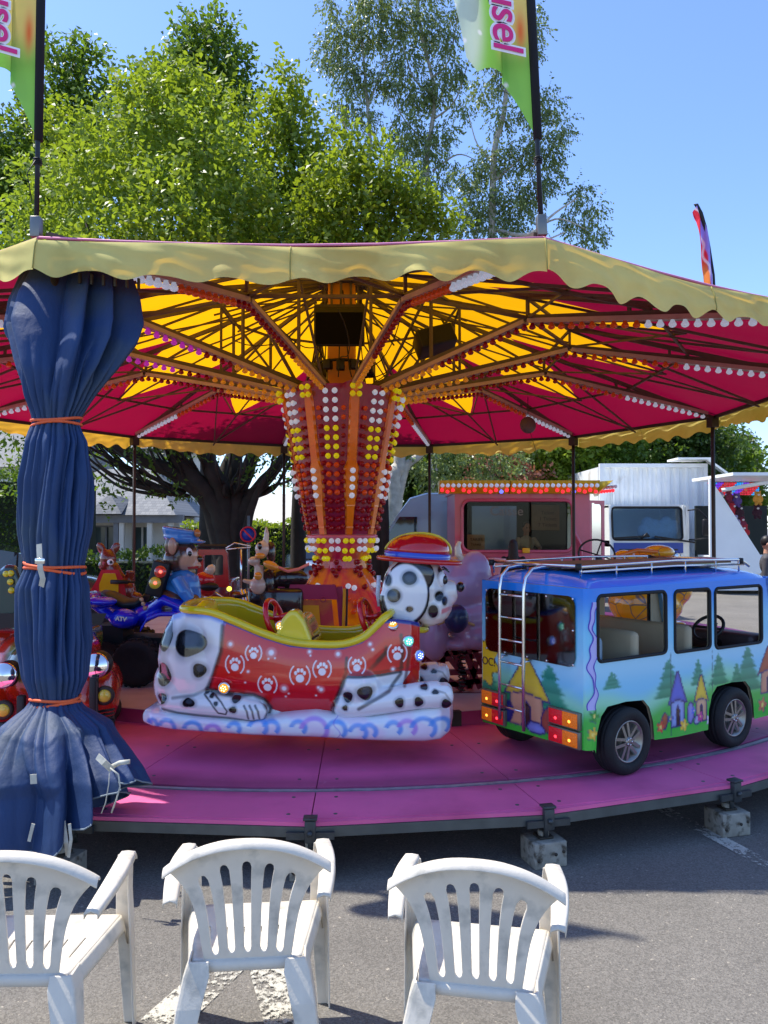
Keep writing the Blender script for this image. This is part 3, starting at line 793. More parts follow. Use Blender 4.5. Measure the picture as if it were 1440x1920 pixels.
        # rounded nose of the arm turning down into the leg
        rings = []
        for i in range(7):
            a_ = pi / 2 * i / 6; c = c0 + Vector((0, .034 * sin(a_), -.034 * (1 - cos(a_))))
            nrm = Vector((0, sin(a_), cos(a_))); rings.append([c + Vector((q * .030, 0, 0)) + nrm * zz for q, zz in ((-1, -.006), (-.8, .004), (0, .0065), (.8, .004), (1, -.006), (0, -.008))])
        mb2.loft(rings, smooth=True)
        o = part('armrest', mb2, m, t)
    return t
def chairs():
    p = chair_proto()
    for ch in [x for x in bpy.data.objects if x.parent == p]: ch.data.transform(Matrix.Diagonal((.92, .85, .935, 1)))
    spots = [((-.447, 2.64), 5, 'white plastic garden chair in the middle of the row with grey scuffs on its back'),
             ((.30, 2.49), -10, 'white plastic garden chair at the right end of the row, turned slightly right'),
             ((-1.14, 2.55), 1, 'white plastic garden chair at the left end of the row, partly out of frame')]
    for i, ((x, y), r, lb) in enumerate(spots):
        o = p if i == 0 else copy_tree(p)
        o.location = (x, y, 0); o.rotation_euler = (0, 0, radians(r)); o['label'] = lb
chairs()

# ================================================================ rolled blue tarpaulin
def tarp():
    t = thing('tarpaulin_curtain', 'gathered blue tarpaulin curtain hanging at the roof corner, tied three times with orange cords', 'curtain')
    DD = lambda y: float(np.interp(y, [497, 700, 1313, 1450, 1575], [4.66, 4.42, 4.12, 3.9, 3.84])); D = 4.22
    tab = [(497, 44, 224), (510, 34, 246), (560, 4, 266), (610, -8, 274), (640, 0, 264), (690, 16, 228), (740, 38, 184), (780, 58, 154), (793, 62, 150), (806, 56, 155), (830, 45, 168), (900, 33, 176), (1000, 38, 170), (1045, 46, 160), (1064, 50, 156), (1082, 42, 160), (1100, 34, 165),
           (1200, 33, 172), (1270, 44, 164), (1300, 56, 150), (1313, 60, 147), (1328, 48, 158), (1360, 6, 212), (1420, -42, 252), (1455, -60, 272), (1500, -72, 286), (1590, -84, 300)]
    ys = [a[0] for a in tab]; L_ = [a[1] for a in tab]; R_ = [a[2] for a in tab]
    cords = [793, 1064, 1313]
    NU, NV = 480, 230
    u = np.linspace(0, 2 * pi, NU, endpoint=False)
    def prof(nf, seed, skew=1.7):
        r = np.random.RandomState(seed); e = np.sort(r.uniform(0, 2 * pi, nf)); e = e * .4 + np.linspace(0, 2 * pi, nf, endpoint=False) * .6
        amp = r.uniform(.55, 1.0, nf); out = np.zeros(NU)
        for i in range(nf):
            a = e[i]; b = e[(i + 1) % nf] + (2 * pi if i == nf - 1 else 0)
            sk = skew if r.rand() < .6 else 1 / skew
            for m in ((u >= a) & (u < b), (u + 2 * pi >= a) & (u + 2 * pi < b)):
                off = 0 if m is not None and (u[m] >= a).all() else 2 * pi
                t_ = np.clip((u[m] + off - a) / (b - a), 0, 1); out[m] = amp[i] * np.sin(pi * t_ ** sk) ** .75
        return out
    A = prof(11, 3); B2 = prof(24, 4, 1.3); Cc = prof(13, 8, 2.2); T2 = prof(13, 15, 2.4)
    roll = lambda f, sh: np.interp((u + sh) % (2 * pi), np.append(u, 2 * pi), np.append(f, f[0]))
    yend = 1574 - 128 * np.maximum(0, np.cos(u)) ** 1.6 - 30 * np.maximum(0, -np.cos(u)) + 12 * np.sin(3 * u + 1) + 16 * (roll(Cc, .05) - .5)
    ytop = 500 + 9 * np.sin(4 * u) - 14 * (T2 - .5)
    verts = []
    for j in range(NV + 1):
        y = ytop + (yend - ytop) * j / NV; ym = float(np.mean(y))
        l = np.interp(y, ys, L_); r = np.interp(y, ys, R_); D = np.interp(y, [497, 700, 1313, 1450, 1575], [4.66, 4.42, 4.12, 3.9, 3.84]); cx = (l + r) / 2; hw = (r - l) / 2 / (F / D)
        near = min(abs(ym - c) for c in cords); g = min(1, near / 120); g = g * g * (3 - 2 * g)
        tw = .22 * sin(ym / 150.) + .06 * sin(ym / 47.)
        a_ = roll(A, tw); b_ = roll(B2, tw * .6); c_ = roll(Cc, .05 * sin(ym / 60.)); t_ = roll(T2, .1 * sin(ym / 80.))
        sk = min(1, max(0, (ym - 1325) / 110)); tp = min(1, max(0, (740 - ym) / 110)); mid = (1 - sk) * (1 - tp)
        rad = 1 + mid * (.46 * g * (a_ - 1) + (.10 + .10 * (1 - g)) * (b_ - 1)) + sk * ((.26 + .26 * sk) * (c_ - 1) + .06 * (b_ - 1)) + tp * (.50 * (t_ - 1) + .10 * (a_ - 1))
        rad = rad / np.max(np.abs(rad * np.cos(u)))
        dep = (.42 + .30 * min(1, max(0, (ym - 497) / 250))) if ym < 1340 else .72 - .16 * sk
        cz = np.array([at(float(q), float(w), float(dd)) for q, w, dd in zip(cx[::40], y[::40], D[::40])])
        s_ = (960 - y) / F; k_ = D / (cos(TILT) - s_ * sin(TILT)); zc = CAMH + (sin(TILT) + s_ * cos(TILT)) * k_; xc = (cx - 720) / F * k_
        X = xc + hw * rad * np.cos(u); Y = D + hw * rad * np.sin(u) * dep
        verts += list(zip(X.tolist(), Y.tolist(), zc.tolist()))
    fs = [(j * NU + i, j * NU + (i + 1) % NU, (j + 1) * NU + (i + 1) % NU, (j + 1) * NU + i) for j in range(NV) for i in range(NU)]
    hem_pts = [Vector(v) for v in verts[-NU::4]]; top_pts = [Vector(v) for v in verts[:NU:4]]
    hb = MB(); hb.tube(hem_pts, .0045, 5, closed=True); part('hem', hb, mat('hem_pale', S(120, 132, 140), .7, 0, .2, 20), t)
    hb = MB(); hb.tube(top_pts, .004, 5, closed=True); part('hem', hb, mat('hem_pale', (0, 0, 0)), t)
    mb = MB(); mb.add(verts, fs, 0, True)
    m = mat('blue_tarpaulin', S(26, 54, 96), .62, 0, .2, 3.0, bump=.15, bs=30, col2=S(50, 66, 84), c2s=2.2, c2t=.58)
    # sheet weave + crumple via second bump
    N = m.node_tree.nodes; L = m.node_tree.links; bp0 = N['Principled BSDF'].inputs['Normal'].links[0].from_node
    tc = N.new('ShaderNodeTexCoord'); mpn = N.new('ShaderNodeMapping'); mpn.inputs['Scale'].default_value = (5, 5, 1.3); no = N.new('ShaderNodeTexNoise'); no.inputs['Scale'].default_value = 1.6; no.inputs['Detail'].default_value = 7; no.inputs['Roughness'].default_value = .62
    L.new(tc.outputs['Object'], mpn.inputs[0]); L.new(mpn.outputs[0], no.inputs['Vector'])
    b2 = N.new('ShaderNodeBump'); b2.inputs['Strength'].default_value = .22; b2.inputs['Distance'].default_value = .05; L.new(no.outputs['Fac'], b2.inputs['Height'])
    L.new(b2.outputs[0], bp0.inputs['Normal'])
    o = part('cloth', mb, m, t)
    mo = mat('orange_cord', S(226, 98, 52), .6, 0, .1, 40)
    for y, wob in ((793, 3), (1064, -5), (1313, 2)):
        D = DD(y); l = np.interp(y, ys, L_) ; r = np.interp(y, ys, R_); hw = (r - l) / 2 / (F / D) * 1.03; c = at((l + r) / 2, y, D)
        mb = MB()
        for q in (-1, 1):
            mb.tube([(c.x + hw * cos(a), D + hw * sin(a) * .74, c.z + q * .012 * (1 + .6 * sin(2 * a + y)) + wob * .003 * cos(a)) for a in [2 * pi * i / 40 for i in range(40)]], .0085, 7, closed=True)
        part('tie_cord', mb, mo, t)
    mw = mat('webbing', S(188, 186, 172), .7, 0, .15, 30)
    def strap(pxs, wd, d0=3.93):
        mb = MB()
        pts = [at(x, y, d0 - dd) for x, y, dd in pxs]
        vs = []
        for i, p in enumerate(pts):
            tt_ = (pts[min(i + 1, len(pts) - 1)] - pts[max(i - 1, 0)]).normalized(); s = tt_.cross(Vector((0, 1, 0))).normalized() * wd / 2
            vs += [p - s, p + s, p + s + Vector((0, .004, 0)), p - s + Vector((0, .004, 0))]
        fs = [(i * 4 + j, i * 4 + (j + 1) % 4, i * 4 + 4 + (j + 1) % 4, i * 4 + 4 + j) for i in range(len(pts) - 1) for j in range(4)] + [(0, 1, 2, 3), tuple(range(len(vs) - 4, len(vs)))]
        mb.add(vs, fs); part('strap', mb, mw, t)
    strap([(73, 1020, 0), (74, 1045, .02), (75, 1066, .03), (80, 1085, .02), (77, 1100, 0)], .028, 4.02)
    strap([(182, 1418, .12), (195, 1430, .14), (210, 1444, .12)], .03, 3.70)
    strap([(118, 1540, 0), (124, 1580, .02), (127, 1605, 0)], .02, 3.66)
    strap([(62, 1545, 0), (56, 1570, 0), (54, 1578, 0)], .016, 3.66)
    strap([(130, 1545, 0), (133, 1575, .01), (128, 1608, 0)], .014, 3.64)
    strap([(62, 1452, 0), (63, 1470, 0)], .03, 3.60)
    mb = MB(); mb.tube([at(x, y, 3.56) for x, y in ((206, 1440), (222, 1452), (225, 1475), (218, 1500), (209, 1524))], .004, 6)
    mb.tube([at(x, y, 3.58) for x, y in ((206, 1440), (204, 1470), (198, 1505), (190, 1525))], .0025, 5)
    mb.tube([at(x, y, 3.60) for x, y in ((205, 1440), (225, 1430), (243, 1428))], .012, 6)
    part('pull_cord', mb, mw, t)
    mb = MB(); mb.box(at(75, 1052, 4.0), (.05, .014, .03), bev=.004); part('buckle', mb, m_chrome, t)
    # rail hooks and pole carrying it
    mb = MB(); mb.tube([(-1.93, 4.5, PZ), (-1.93, 4.5, 3.36)], .024, 10)
    for i in range(6): mb.box(at(150 + i * 22, 522 + i * 2, 4.45), (.012, .02, .06))
    part('hanging_post', mb, m_dark, t)
tarp()

# ================================================================ flags
def banner_flag(px, pyb, d, lean, label, rz, grp):
    t = thing('feather_flag', label, 'flag', at(px, pyb, d), 0, grp)
    t.rotation_euler = (0, radians(lean), 0)
    mb = MB(); mb.box((0, 0, .05), (.055, .055, .12), bev=.004); part('socket', mb, m_alu, t)
    H = 3.6
    mb = MB(); mb.tube([(0, 0, .05), (0, 0, .6), (.0, 0, 1.6), (.01, 0, 2.4), (-.02, 0, 2.75)], [.015, .014, .012, .01, .008], 8); part('pole', mb, mat('pole_dark', S(40, 42, 48), .4, .4, .1), t)
    # sleeve
    mb = MB(); mb.tube([(.004, 0, .56), (.004, 0, 1.6), (.012, 0, 2.2), (-.02, 0, 2.76)], [.026, .027, .026, .02], 8); part('sleeve', mb, mat('sleeve_black', S(24, 25, 34), .8, 0, .1), t)
    # printed cloth
    W = .54
    def cl(u, v):
        z0 = .60 + .42 * u + (.20 * sin(pi * min(1, u * 1.2)) if u > .0 else 0)
        z1 = 2.70 - .5 * u * u
        z = z0 + (z1 - z0) * v
        x = -.02 - u * W * (1 - .25 * v) * (.55 + .45 * min(1, (v + .25) * 1.3) if u > .3 else 1)
        y = .07 * sin(5 * u + 2 * v) * u + .03 * sin(9 * v + 3 * u) * u
        return Vector((x, y, z))
    mb = MB(); mb.grid(cl, 70, 260)
    o = part('banner', mb, mat('printed_banner', (1, 1, 1), .7, vcol=True, var=.04, translucent=.3), t)
    def paint(p):
        x = -p[:, 0] / W; z = p[:, 2]
        c = np.tile(np.array(S(140, 206, 86)), (len(p), 1))
        c = pmix(c, S(206, 226, 200), ss(.2, .6, .8 * np.exp(-((x - .75) ** 2 * 14 + (z - 1.25) ** 2 * 5))))
        c = pmix(c, S(90, 175, 60), ss(.1, 0, x) * .3 + ss(.75, 1.0, x) * ss(1.4, 2.2, z) * .7)
        c = pmix(c, S(236, 216, 124), ss(1.0, 1.25, z) * ss(.42, .32, x))
        c = pmix(c, S(235, 120, 60), np.exp(-((x - .12) ** 2 * 400 + (z - 1.2) ** 2 * 90)))
        for i in range(7):
            cx, cz, r = .3 + .09 * ((i * 37) % 7), .9 + .07 * ((i * 53) % 9), .012
            c = pmix(c, (1, 1, 1), ss(r * 1.6, r * .6, np.hypot((x - cx) * W, z - cz)) * .8)
        return c
    paintmesh(o.data, paint)
    mw = mat('letter_white', S(245, 242, 246), .7, 0, 0); mp = mat('letter_pink', S(228, 48, 128), .7, 0, 0)
    for side in (-1,):
        for mm, bold, off in ((mw, .016, .014), (mp, .002, .020)):
            M = Matrix.Translation((-.17, -.09 - off, 1.50)) @ Matrix.Rotation(pi / 2, 4, 'X') @ Matrix.Rotation(-pi / 2, 4, 'Z') @ Matrix(((1, .28, 0, 0), (0, 1, 0, 0), (0, 0, 1, 0), (0, 0, 0, 1)))
            text('Carrousel', .24, mm, t, M, bold=bold, ext=.001)
    mb = MB()
    for i in range(4): mb.tube([(0.02 * cos(a) * 1.1, .02 * sin(a), .42 + .01 * i) for a in [2 * pi * j / 10 for j in range(10)]], .004, 5, closed=True)
    mb.tube([(0, -.02, .44), (-.05, -.02, .36), (-.02, -.02, .2)], .003, 5); part('tie', mb, m_black, t)
    return t
banner_flag(68, 443, 4.45, .4, 'printed feather flag on the left roof corner with a dark sleeve', 0, 'feather flags on the roof corners')
banner_flag(1016, 440, 4.45, -2.6, 'printed feather flag on the front right roof corner with a green pointed hem', 0, 'feather flags on the roof corners')
def far_flag():
    d = 14.0; t = thing('feather_flag', 'small far feather flag with bent black pole, red and violet, beyond the canopy at right', 'flag', at(1345, 640, d))
    o0 = t.location
    ln = [(1345, 640), (1338, 515), (1330, 465), (1322, 425), (1314, 400), (1306, 384), (1301, 383)]
    mb = MB(); mb.tube([at(x, y, d) - o0 for x, y in ln], [.03, .022, .025, .032, .04, .035, .01], 7); part('pole', mb, m_black, t)
    edge = [(1330, 640), (1321, 515), (1314, 480), (1309, 440), (1307, 415), (1300, 397)]
    L1 = [at(x, y, d) - o0 for x, y in ln[:6]]; L2 = [at(x, y, d) - o0 for x, y in edge]
    def cl(u, v):
        k = v * 5; i = min(4, int(k)); f = k - i; a = L1[i].lerp(L1[i + 1], f); b = L2[i].lerp(L2[i + 1], f); p = a.lerp(b, u); p.y += .06 * sin(6 * u + 9 * v); return p
    mb = MB(); mb.grid(cl, 30, 160); o = part('banner', mb, mat('printed_banner', (1, 1, 1)), t)
    def paint(p):
        c = np.tile(np.array(S(165, 150, 240)), (len(p), 1)); x = p[:, 0]; z = p[:, 2]
        k = np.arange(len(p)) % 31 / 30
        c = pmix(c, S(235, 45, 70), ss(.45, .55, k + .12 * np.sin(z * 9))); c = pmix(c, S(250, 240, 245), ss(.12, .04, np.abs(k - .55 - .12 * np.sin(z * 13))) * .9)
        c = pmix(c, S(250, 140, 60), ss(1.6, 1.2, z) * ss(.5, .6, k)); return c
    paintmesh(o.data, paint)
far_flag()
# ================================================================ vegetation
def leafmat(name, c, t=.45, isl=.35, rough=.45):
    return mat(name, c, rough, 0, .25, .5, island=isl, translucent=t, tcol=(c[0] * 2.1, c[1] * 1.9, c[2] * .9))
def bark(name, c): return mat(name, c, .9, 0, .3, 5, bump=.8, bs=14)
LM = leafmat('leaf_bright', S(112, 132, 40)); LM2 = leafmat('leaf_mid', S(84, 110, 38)); LM3 = leafmat('leaf_dark', S(64, 88, 34), .35); LMB = leafmat('leaf_birch', S(108, 126, 78), .3, .5, .35); LMY = leafmat('leaf_yellowgreen', S(116, 138, 48))
LMR = leafmat('leaf_reddish', S(140, 92, 78), .2); LMC = leafmat('leaf_conifer', S(104, 108, 70), .1, .4)
BK = bark('dark_bark', S(52, 46, 40)); BKB = bark('birch_bark', S(176, 170, 158))
DENS = 2.7
def leaves(blobs, dens, size, seed, spray=7, up=.5, droop=0.0, inner=.25, lump=.34):
    """blobs: list of (centre, radius(3)) -> verts, faces. each leaf a bent rhombus; leaves run along short sprays"""
    rs = np.random.RandomState(seed); P0 = []; D0 = []
    for c, r in blobs:
        r = np.array(r if hasattr(r, '__len__') else (r, r, r)); ar = 4 * pi * (np.mean(r)) ** 2
        n = int(ar * dens * DENS / spray) + 1
        d = rs.normal(size=(n, 3)); d /= np.linalg.norm(d, axis=1)[:, None]
        fr = 1 - lump * (np.sin(d[:, 0] * 5 + c[0]) * np.sin(d[:, 1] * 4 + c[1]) * np.sin(d[:, 2] * 6 + c[2]) + .5) - rs.uniform(0, .28, n) ** 1.0
        k = int(n * inner); fr[:k] *= rs.uniform(.3, .9, k)
        p = np.array(c) + d * r * fr[:, None]
        dd = d + np.array([0, 0, up]) + rs.normal(size=(n, 3)) * .45; dd[:, 2] -= droop
        dd /= np.linalg.norm(dd, axis=1)[:, None]; P0.append(p); D0.append(dd)
    P0 = np.concatenate(P0); D0 = np.concatenate(D0); n = len(P0)
    V = []
    for k in range(spray):
        L = size * 1.12 * rs.uniform(.7, 1.25, n)
        base = P0 + D0 * (size * .75 * k)[None] if np.ndim(size) else P0 + D0 * (size * .62 * k)
        a = np.cross(D0, rs.normal(size=(n, 3))); a /= np.linalg.norm(a, axis=1)[:, None] + 1e-9
        t = a * .8 + D0 * .55; t[:, 2] -= .15 + droop * .5; t /= np.linalg.norm(t, axis=1)[:, None]
        nn = np.cross(t, rs.normal(size=(n, 3))); nn /= np.linalg.norm(nn, axis=1)[:, None] + 1e-9
        nz = np.cross(t, nn)
        wv = nn * (L * .27)[:, None]
        v0 = base; v2 = base + t * L[:, None] + nz * (L * .12)[:, None]; m_ = base + t * (L * .48)[:, None] - nz * (L * .08)[:, None]
        V.append(np.stack([v0, m_ + wv, v2, m_ - wv], 1))
    V = np.concatenate(V).reshape(-1, 3)
    return V
def leaf_mesh(name, V):
    n = len(V) // 4; me = bpy.data.meshes.new(name)
    me.vertices.add(len(V)); me.vertices.foreach_set('co', V.astype(np.float32).ravel())
    me.loops.add(n * 4); me.loops.foreach_set('vertex_index', np.arange(n * 4, dtype=np.int32))
    me.polygons.add(n); me.polygons.foreach_set('loop_start', np.arange(0, n * 4, 4, dtype=np.int32)); me.update(calc_edges=True); me.validate()
    return me
def px_blobs(l, d, dy=1.0):
    out = []
    for x, y, r, *q in l:
        dd = d + (q[0] if q else 0); u = F / dd; out.append((tuple(at(x, y, dd)), (r / u, r / u * dy, r / u)))
    return out
def tree(name, label, base, limbs, crowns, group=None, bk=BK, cat='tree'):
    """crowns: list of (material, blobs, dens, size, kwargs)"""
    t = thing(name, label, cat, base, 0, group); o0 = Vector(base)
    mb = MB()
    for pts, r0, r1 in limbs:
        n = len(pts); pts = [Vector(p) - o0 for p in pts]
        # smooth + wiggle
        q = []
        for i in range(n - 1):
            for k in range(5):
                f = k / 5; p0 = pts[max(i - 1, 0)]; p1 = pts[i]; p2 = pts[i + 1]; p3 = pts[min(i + 2, n - 1)]
                q.append(.5 * ((2 * p1) + (p2 - p0) * f + (2 * p0 - 5 * p1 + 4 * p2 - p3) * f * f + (3 * p1 - p0 - 3 * p2 + p3) * f ** 3))
        q.append(pts[-1]); m = len(q)
        q = [p + Vector((rnd.uniform(-1, 1), rnd.uniform(-1, 1), 0)) * (r0 * .18 * (1 - i / m)) for i, p in enumerate(q)]
        mb.tube(q, [r0 + (r1 - r0) * (i / (m - 1)) ** .8 for i in range(m)], 9)
    if limbs: part('trunk', mb, bk, t)
    for i, (mm, blobs, dens, size, kw) in enumerate(crowns):
        V = leaves(blobs, dens, size, 17 + i * 7 + len(name) + int(abs(base[0]) * 10), **kw) - np.array(o0)
        link('crown', leaf_mesh('crown', V), mm, t)
    return t
def G(px, d): return Vector(((px - 720) / F * d, d, 0))
def limb(px0, d0, l): return [G(px0, d0)] + [at(x, y, d) for x, y, d in l]
def trees():
    g = 'broadleaf trees behind the carousel'
    # multi-stemmed dark tree whose bright crown rises over the roof
    B = G(420, 17.5)
    lm = []
    stems = [([(400, 960, 17.5), (330, 890, 17), (240, 850, 16.5), (150, 800, 16), (60, 700, 16)], .26, .07), ([(410, 960, 17.4), (350, 880, 17), (300, 800, 16.6), (220, 660, 16.5), (160, 420, 17)], .28, .06),
             ([(420, 950, 17.4), (395, 870, 17), (340, 760, 17), (330, 560, 17), (310, 300, 17)], .28, .06), ([(430, 950, 17.8), (440, 860, 18), (430, 740, 18.4), (400, 500, 18.5), (380, 180, 18.5)], .27, .06),
             ([(440, 950, 17.5), (470, 870, 17.6), (500, 790, 17.8), (560, 640, 18), (600, 420, 18)], .25, .06), ([(455, 960, 17.5), (505, 890, 17.2), (550, 840, 17), (660, 760, 16.8), (740, 600, 17)], .2, .05),
             ([(460, 1000, 17.2), (480, 930, 17), (520, 870, 16.8), (560, 830, 16.6)], .13, .04), ([(405, 960, 18), (365, 905, 18.4), (330, 850, 19), (290, 760, 19)], .2, .06), ([(425, 960, 18.2), (415, 900, 18.6), (440, 830, 19), (470, 740, 19)], .2, .06)]
    for l, a, b in stems: lm.append((limb(425 + rnd.uniform(-25, 25), 17.5, l), a, b))
    r2 = random.Random(5)
    for i in range(46):                                        # twiggy low branches seen under the roof
        x = r2.uniform(150, 560); y = r2.uniform(800, 880); x0 = 425 + (x - 425) * .45; y0 = 925 + (y - 860) * .4
        lm.append(([at(x0, y0, 17.4), at((x0 + x) / 2 + r2.uniform(-15, 15), (y0 + y) / 2 + 12, 17), at(x, y + r2.uniform(-20, 25), 16.3 + r2.uniform(-1, 1)), at(x + (x - 425) * .2, y - r2.uniform(10, 60), 16)], .05, .012))
    blobs_top = px_blobs([(300, 230, 95, 1), (240, 300, 105), (370, 290, 95), (180, 380, 110), (310, 400, 110, -1), (440, 380, 95), (100, 400, 90, 1), (60, 500, 110), (200, 520, 120, -1), (350, 520, 120, -1), (480, 480, 100), (10, 560, 120), (430, 600, 130), (250, 640, 140), (100, 660, 140),
                          (560, 620, 110), (130, 270, 60, 2), (400, 215, 60, 1), (270, 200, 55), (330, 180, 60, 1)], 16.5)
    low = px_blobs([(120, 850, 70, 1), (230, 870, 50, 2), (300, 880, 40, 2), (60, 900, 60, 1), (180, 930, 30), (330, 930, 25), (20, 820, 80), (500, 850, 50, 1), (410, 820, 60, 2), (330, 810, 60), (240, 800, 70), (550, 830, 40, 2), (590, 810, 50)], 16)
    tree('broadleaf_tree', 'wide multi-stemmed tree with dark trunk and bright yellow green crown', B, lm, [(LMY, blobs_top[:9], 42, .125, dict(up=.9)), (LM, blobs_top[9:], 46, .14, dict(up=1.0)), (LM2, low, 20, .11, dict(up=.0, inner=.5))], g)
    # darker trees behind it
    B = G(390, 22)
    tree('broadleaf_tree', 'tall darker green tree with rounded top rising behind the yellow green crown', B, [(limb(390, 22, [(390, 700, 22), (385, 400, 22), (385, 120, 22)]), .3, .05)],
         [(LM2, px_blobs([(385, 110, 62), (350, 150, 55), (420, 170, 55), (310, 180, 55), (400, 235, 75), (440, 290, 60), (330, 250, 75), (380, 350, 90), (440, 400, 80), (300, 300, 80), (370, 60, 26), (408, 62, 26), (435, 120, 30), (455, 200, 26)], 22), 40, .16, dict(up=.8, inner=.4))], g)
    B = G(150, 23)
    tree('broadleaf_tree', 'dark leafy tree with two pointed tops at the far left of the sky', B, [(limb(150, 23, [(150, 700, 23), (130, 400, 23), (110, 200, 23)]), .3, .05)],
         [(LM2, px_blobs([(115, 130, 34), (160, 130, 30), (100, 190, 50), (170, 190, 50), (130, 260, 70), (60, 330, 80), (190, 280, 60), (220, 360, 70), (0, 400, 90), (-40, 330, 80), (110, 100, 18), (172, 105, 18), (90, 380, 100), (30, 280, 40), (70, 240, 40)], 23), 38, .17, dict(up=.8, inner=.4))], g)
    B = G(560, 19)
    tree('broadleaf_tree', 'narrow pointed green tree between the rounded crown and the birches', B, [(limb(560, 19, [(560, 700, 19), (555, 400, 19), (540, 200, 19)]), .22, .04)],
         [(LM, px_blobs([(540, 150, 20), (530, 190, 36), (560, 210, 36), (510, 250, 45), (570, 270, 50), (540, 320, 60), (500, 360, 55), (600, 340, 45), (570, 400, 75), (520, 450, 85), (600, 460, 75), (560, 560, 100)], 19), 42, .15, dict(up=1.0, inner=.4))], g)
    B = G(700, 17)
    tree('broadleaf_tree', 'bushy green tree with several small points left of the right flag', B, [(limb(700, 17, [(700, 700, 17), (690, 450, 17), (660, 300, 17)]), .2, .04), (limb(720, 17, [(720, 700, 17), (760, 500, 17), (800, 420, 17)]), .15, .03)],
         [(LM, px_blobs([(655, 265, 26), (650, 310, 40), (690, 300, 28), (625, 370, 55), (700, 360, 50), (740, 350, 34), (720, 300, 18), (670, 430, 75), (750, 430, 60), (800, 420, 38), (790, 390, 20), (815, 450, 30), (600, 500, 70), (730, 520, 90), (640, 560, 100), (560, 520, 70), (640, 350, 44), (715, 400, 60), (770, 380, 40), (835, 430, 30), (610, 420, 60)], 16.6), 46, .13, dict(up=1.1, inner=.4))], g)
    # birches
    gb = 'birches behind the carousel'
    bkw = dict(up=-.2, droop=.9, inner=.5, lump=.35)
    B = G(812, 30)
    tree('birch_tree', 'tall loose birch with a pale slim trunk, left of the right flag', B,
         [(limb(812, 30, [(812, 700, 30), (808, 420, 30), (800, 300, 30), (815, 180, 30), (790, 60, 30), (780, -40, 30)]), .2, .03), (limb(700, 30, [(700, 600, 30), (695, 300, 30), (685, 150, 30), (670, -20, 30)]), .14, .03)] +
         [([at(812, 320 + i * 8, 30), at(812 + q * 45, 290 + i * 9, 30), at(812 + q * 80, 300 - abs(i) * 20, 30)], .05, .012) for i, q in ((0, 1), (-6, -1), (-12, 1), (-18, -1), (4, -1), (-22, .8))] +
         [([at(695, 300, 30), at(650, 240, 30), at(625, 190, 30)], .05, .01), ([at(690, 200, 30), at(720, 120, 30), at(745, 60, 30)], .05, .01)],
         [(LMB, px_blobs([(640, 60, 40), (615, 100, 36), (650, 130, 42), (690, 60, 50), (680, 150, 40), (650, 200, 34), (690, 220, 30), (740, 40, 44), (760, 110, 50), (730, 150, 36), (790, 40, 44), (830, 70, 44), (850, 130, 36), (820, 170, 42), (780, 180, 44), (770, 240, 44), (800, 290, 40), (830, 250, 34), (745, 280, 36), (790, 350, 36),
                           (830, 340, 22), (700, -10, 60), (800, -30, 50), (860, 20, 30), (620, 10, 24), (870, 200, 20), (850, 310, 16)], 30), 40, .12, bkw)], gb, BKB)
    B = G(925, 28)
    tree('birch_tree', 'drooping birch with open branches behind the right flag pole', B,
         [(limb(925, 28, [(920, 700, 28), (925, 320, 28), (945, 210, 28), (955, 100, 28), (960, -30, 28)]), .2, .03), ([at(925, 430, 28), at(990, 440, 27), at(1040, 400, 27), at(1085, 370, 27)], .09, .02), ([at(930, 450, 28), at(1010, 452, 27), at(1060, 435, 27)], .06, .02), ([at(1010, 425, 27.5), at(1050, 410, 27), at(1100, 430, 27)], .05, .01),
          ([at(928, 310, 28), at(895, 270, 28), at(880, 220, 28)], .05, .01), ([at(925, 340, 28), at(980, 290, 28), at(1010, 220, 28)], .06, .01)],
         [(LMB, px_blobs([(930, 20, 50), (975, 40, 40), (920, 90, 44), (990, 100, 30), (950, 140, 36), (1010, 60, 22), (905, 170, 30), (940, 220, 34), (1000, 200, 36), (1040, 200, 26), (1050, 240, 28), (1020, 270, 40), (970, 290, 44), (920, 300, 44), (880, 330, 38), (900, 380, 50), (960, 380, 55), (1000, 350, 40), (1035, 330, 28), (870, 410, 36), (930, 440, 50), (990, 440, 40), (1035, 290, 26),
                           (1090, 360, 28), (1115, 390, 26), (1080, 420, 30), (1120, 430, 22), (1060, 400, 14), (1105, 455, 24), (1030, 170, 16), (1000, 20, 20)], 28), 44, .11, bkw)], gb, BKB)
    # woodland under the roof line at right
    B = G(850, 28)
    r3 = random.Random(9)
    tree('birch_tree', 'pale mottled tree with crooked trunk above the grey van', G(735, 24), [(limb(735, 24, [(738, 900, 24), (750, 880, 24), (745, 820, 24)]), .35, .15), (limb(735, 24, [(752, 900, 24), (790, 850, 24), (830, 800, 24)]), .2, .08)],
         [(LMB, px_blobs([(800, 860, 55), (860, 830, 60), (760, 800, 50), (900, 870, 50), (830, 900, 40), (950, 850, 50)], 24.5), 30, .12, dict(up=-.1, droop=.4, inner=.5))], 'trees beyond the ticket booth', BKB)
    tree('broadleaf_tree', 'reddish brown leaved shrub tree above the yellow booth roof', G(930, 27), [(limb(930, 27, [(930, 900, 27), (930, 860, 27)]), .15, .06)],
         [(LMR, px_blobs([(905, 880, 30), (960, 885, 36), (930, 860, 30), (1000, 890, 24)], 27), 30, .14, dict(inner=.5))], 'trees beyond the ticket booth')
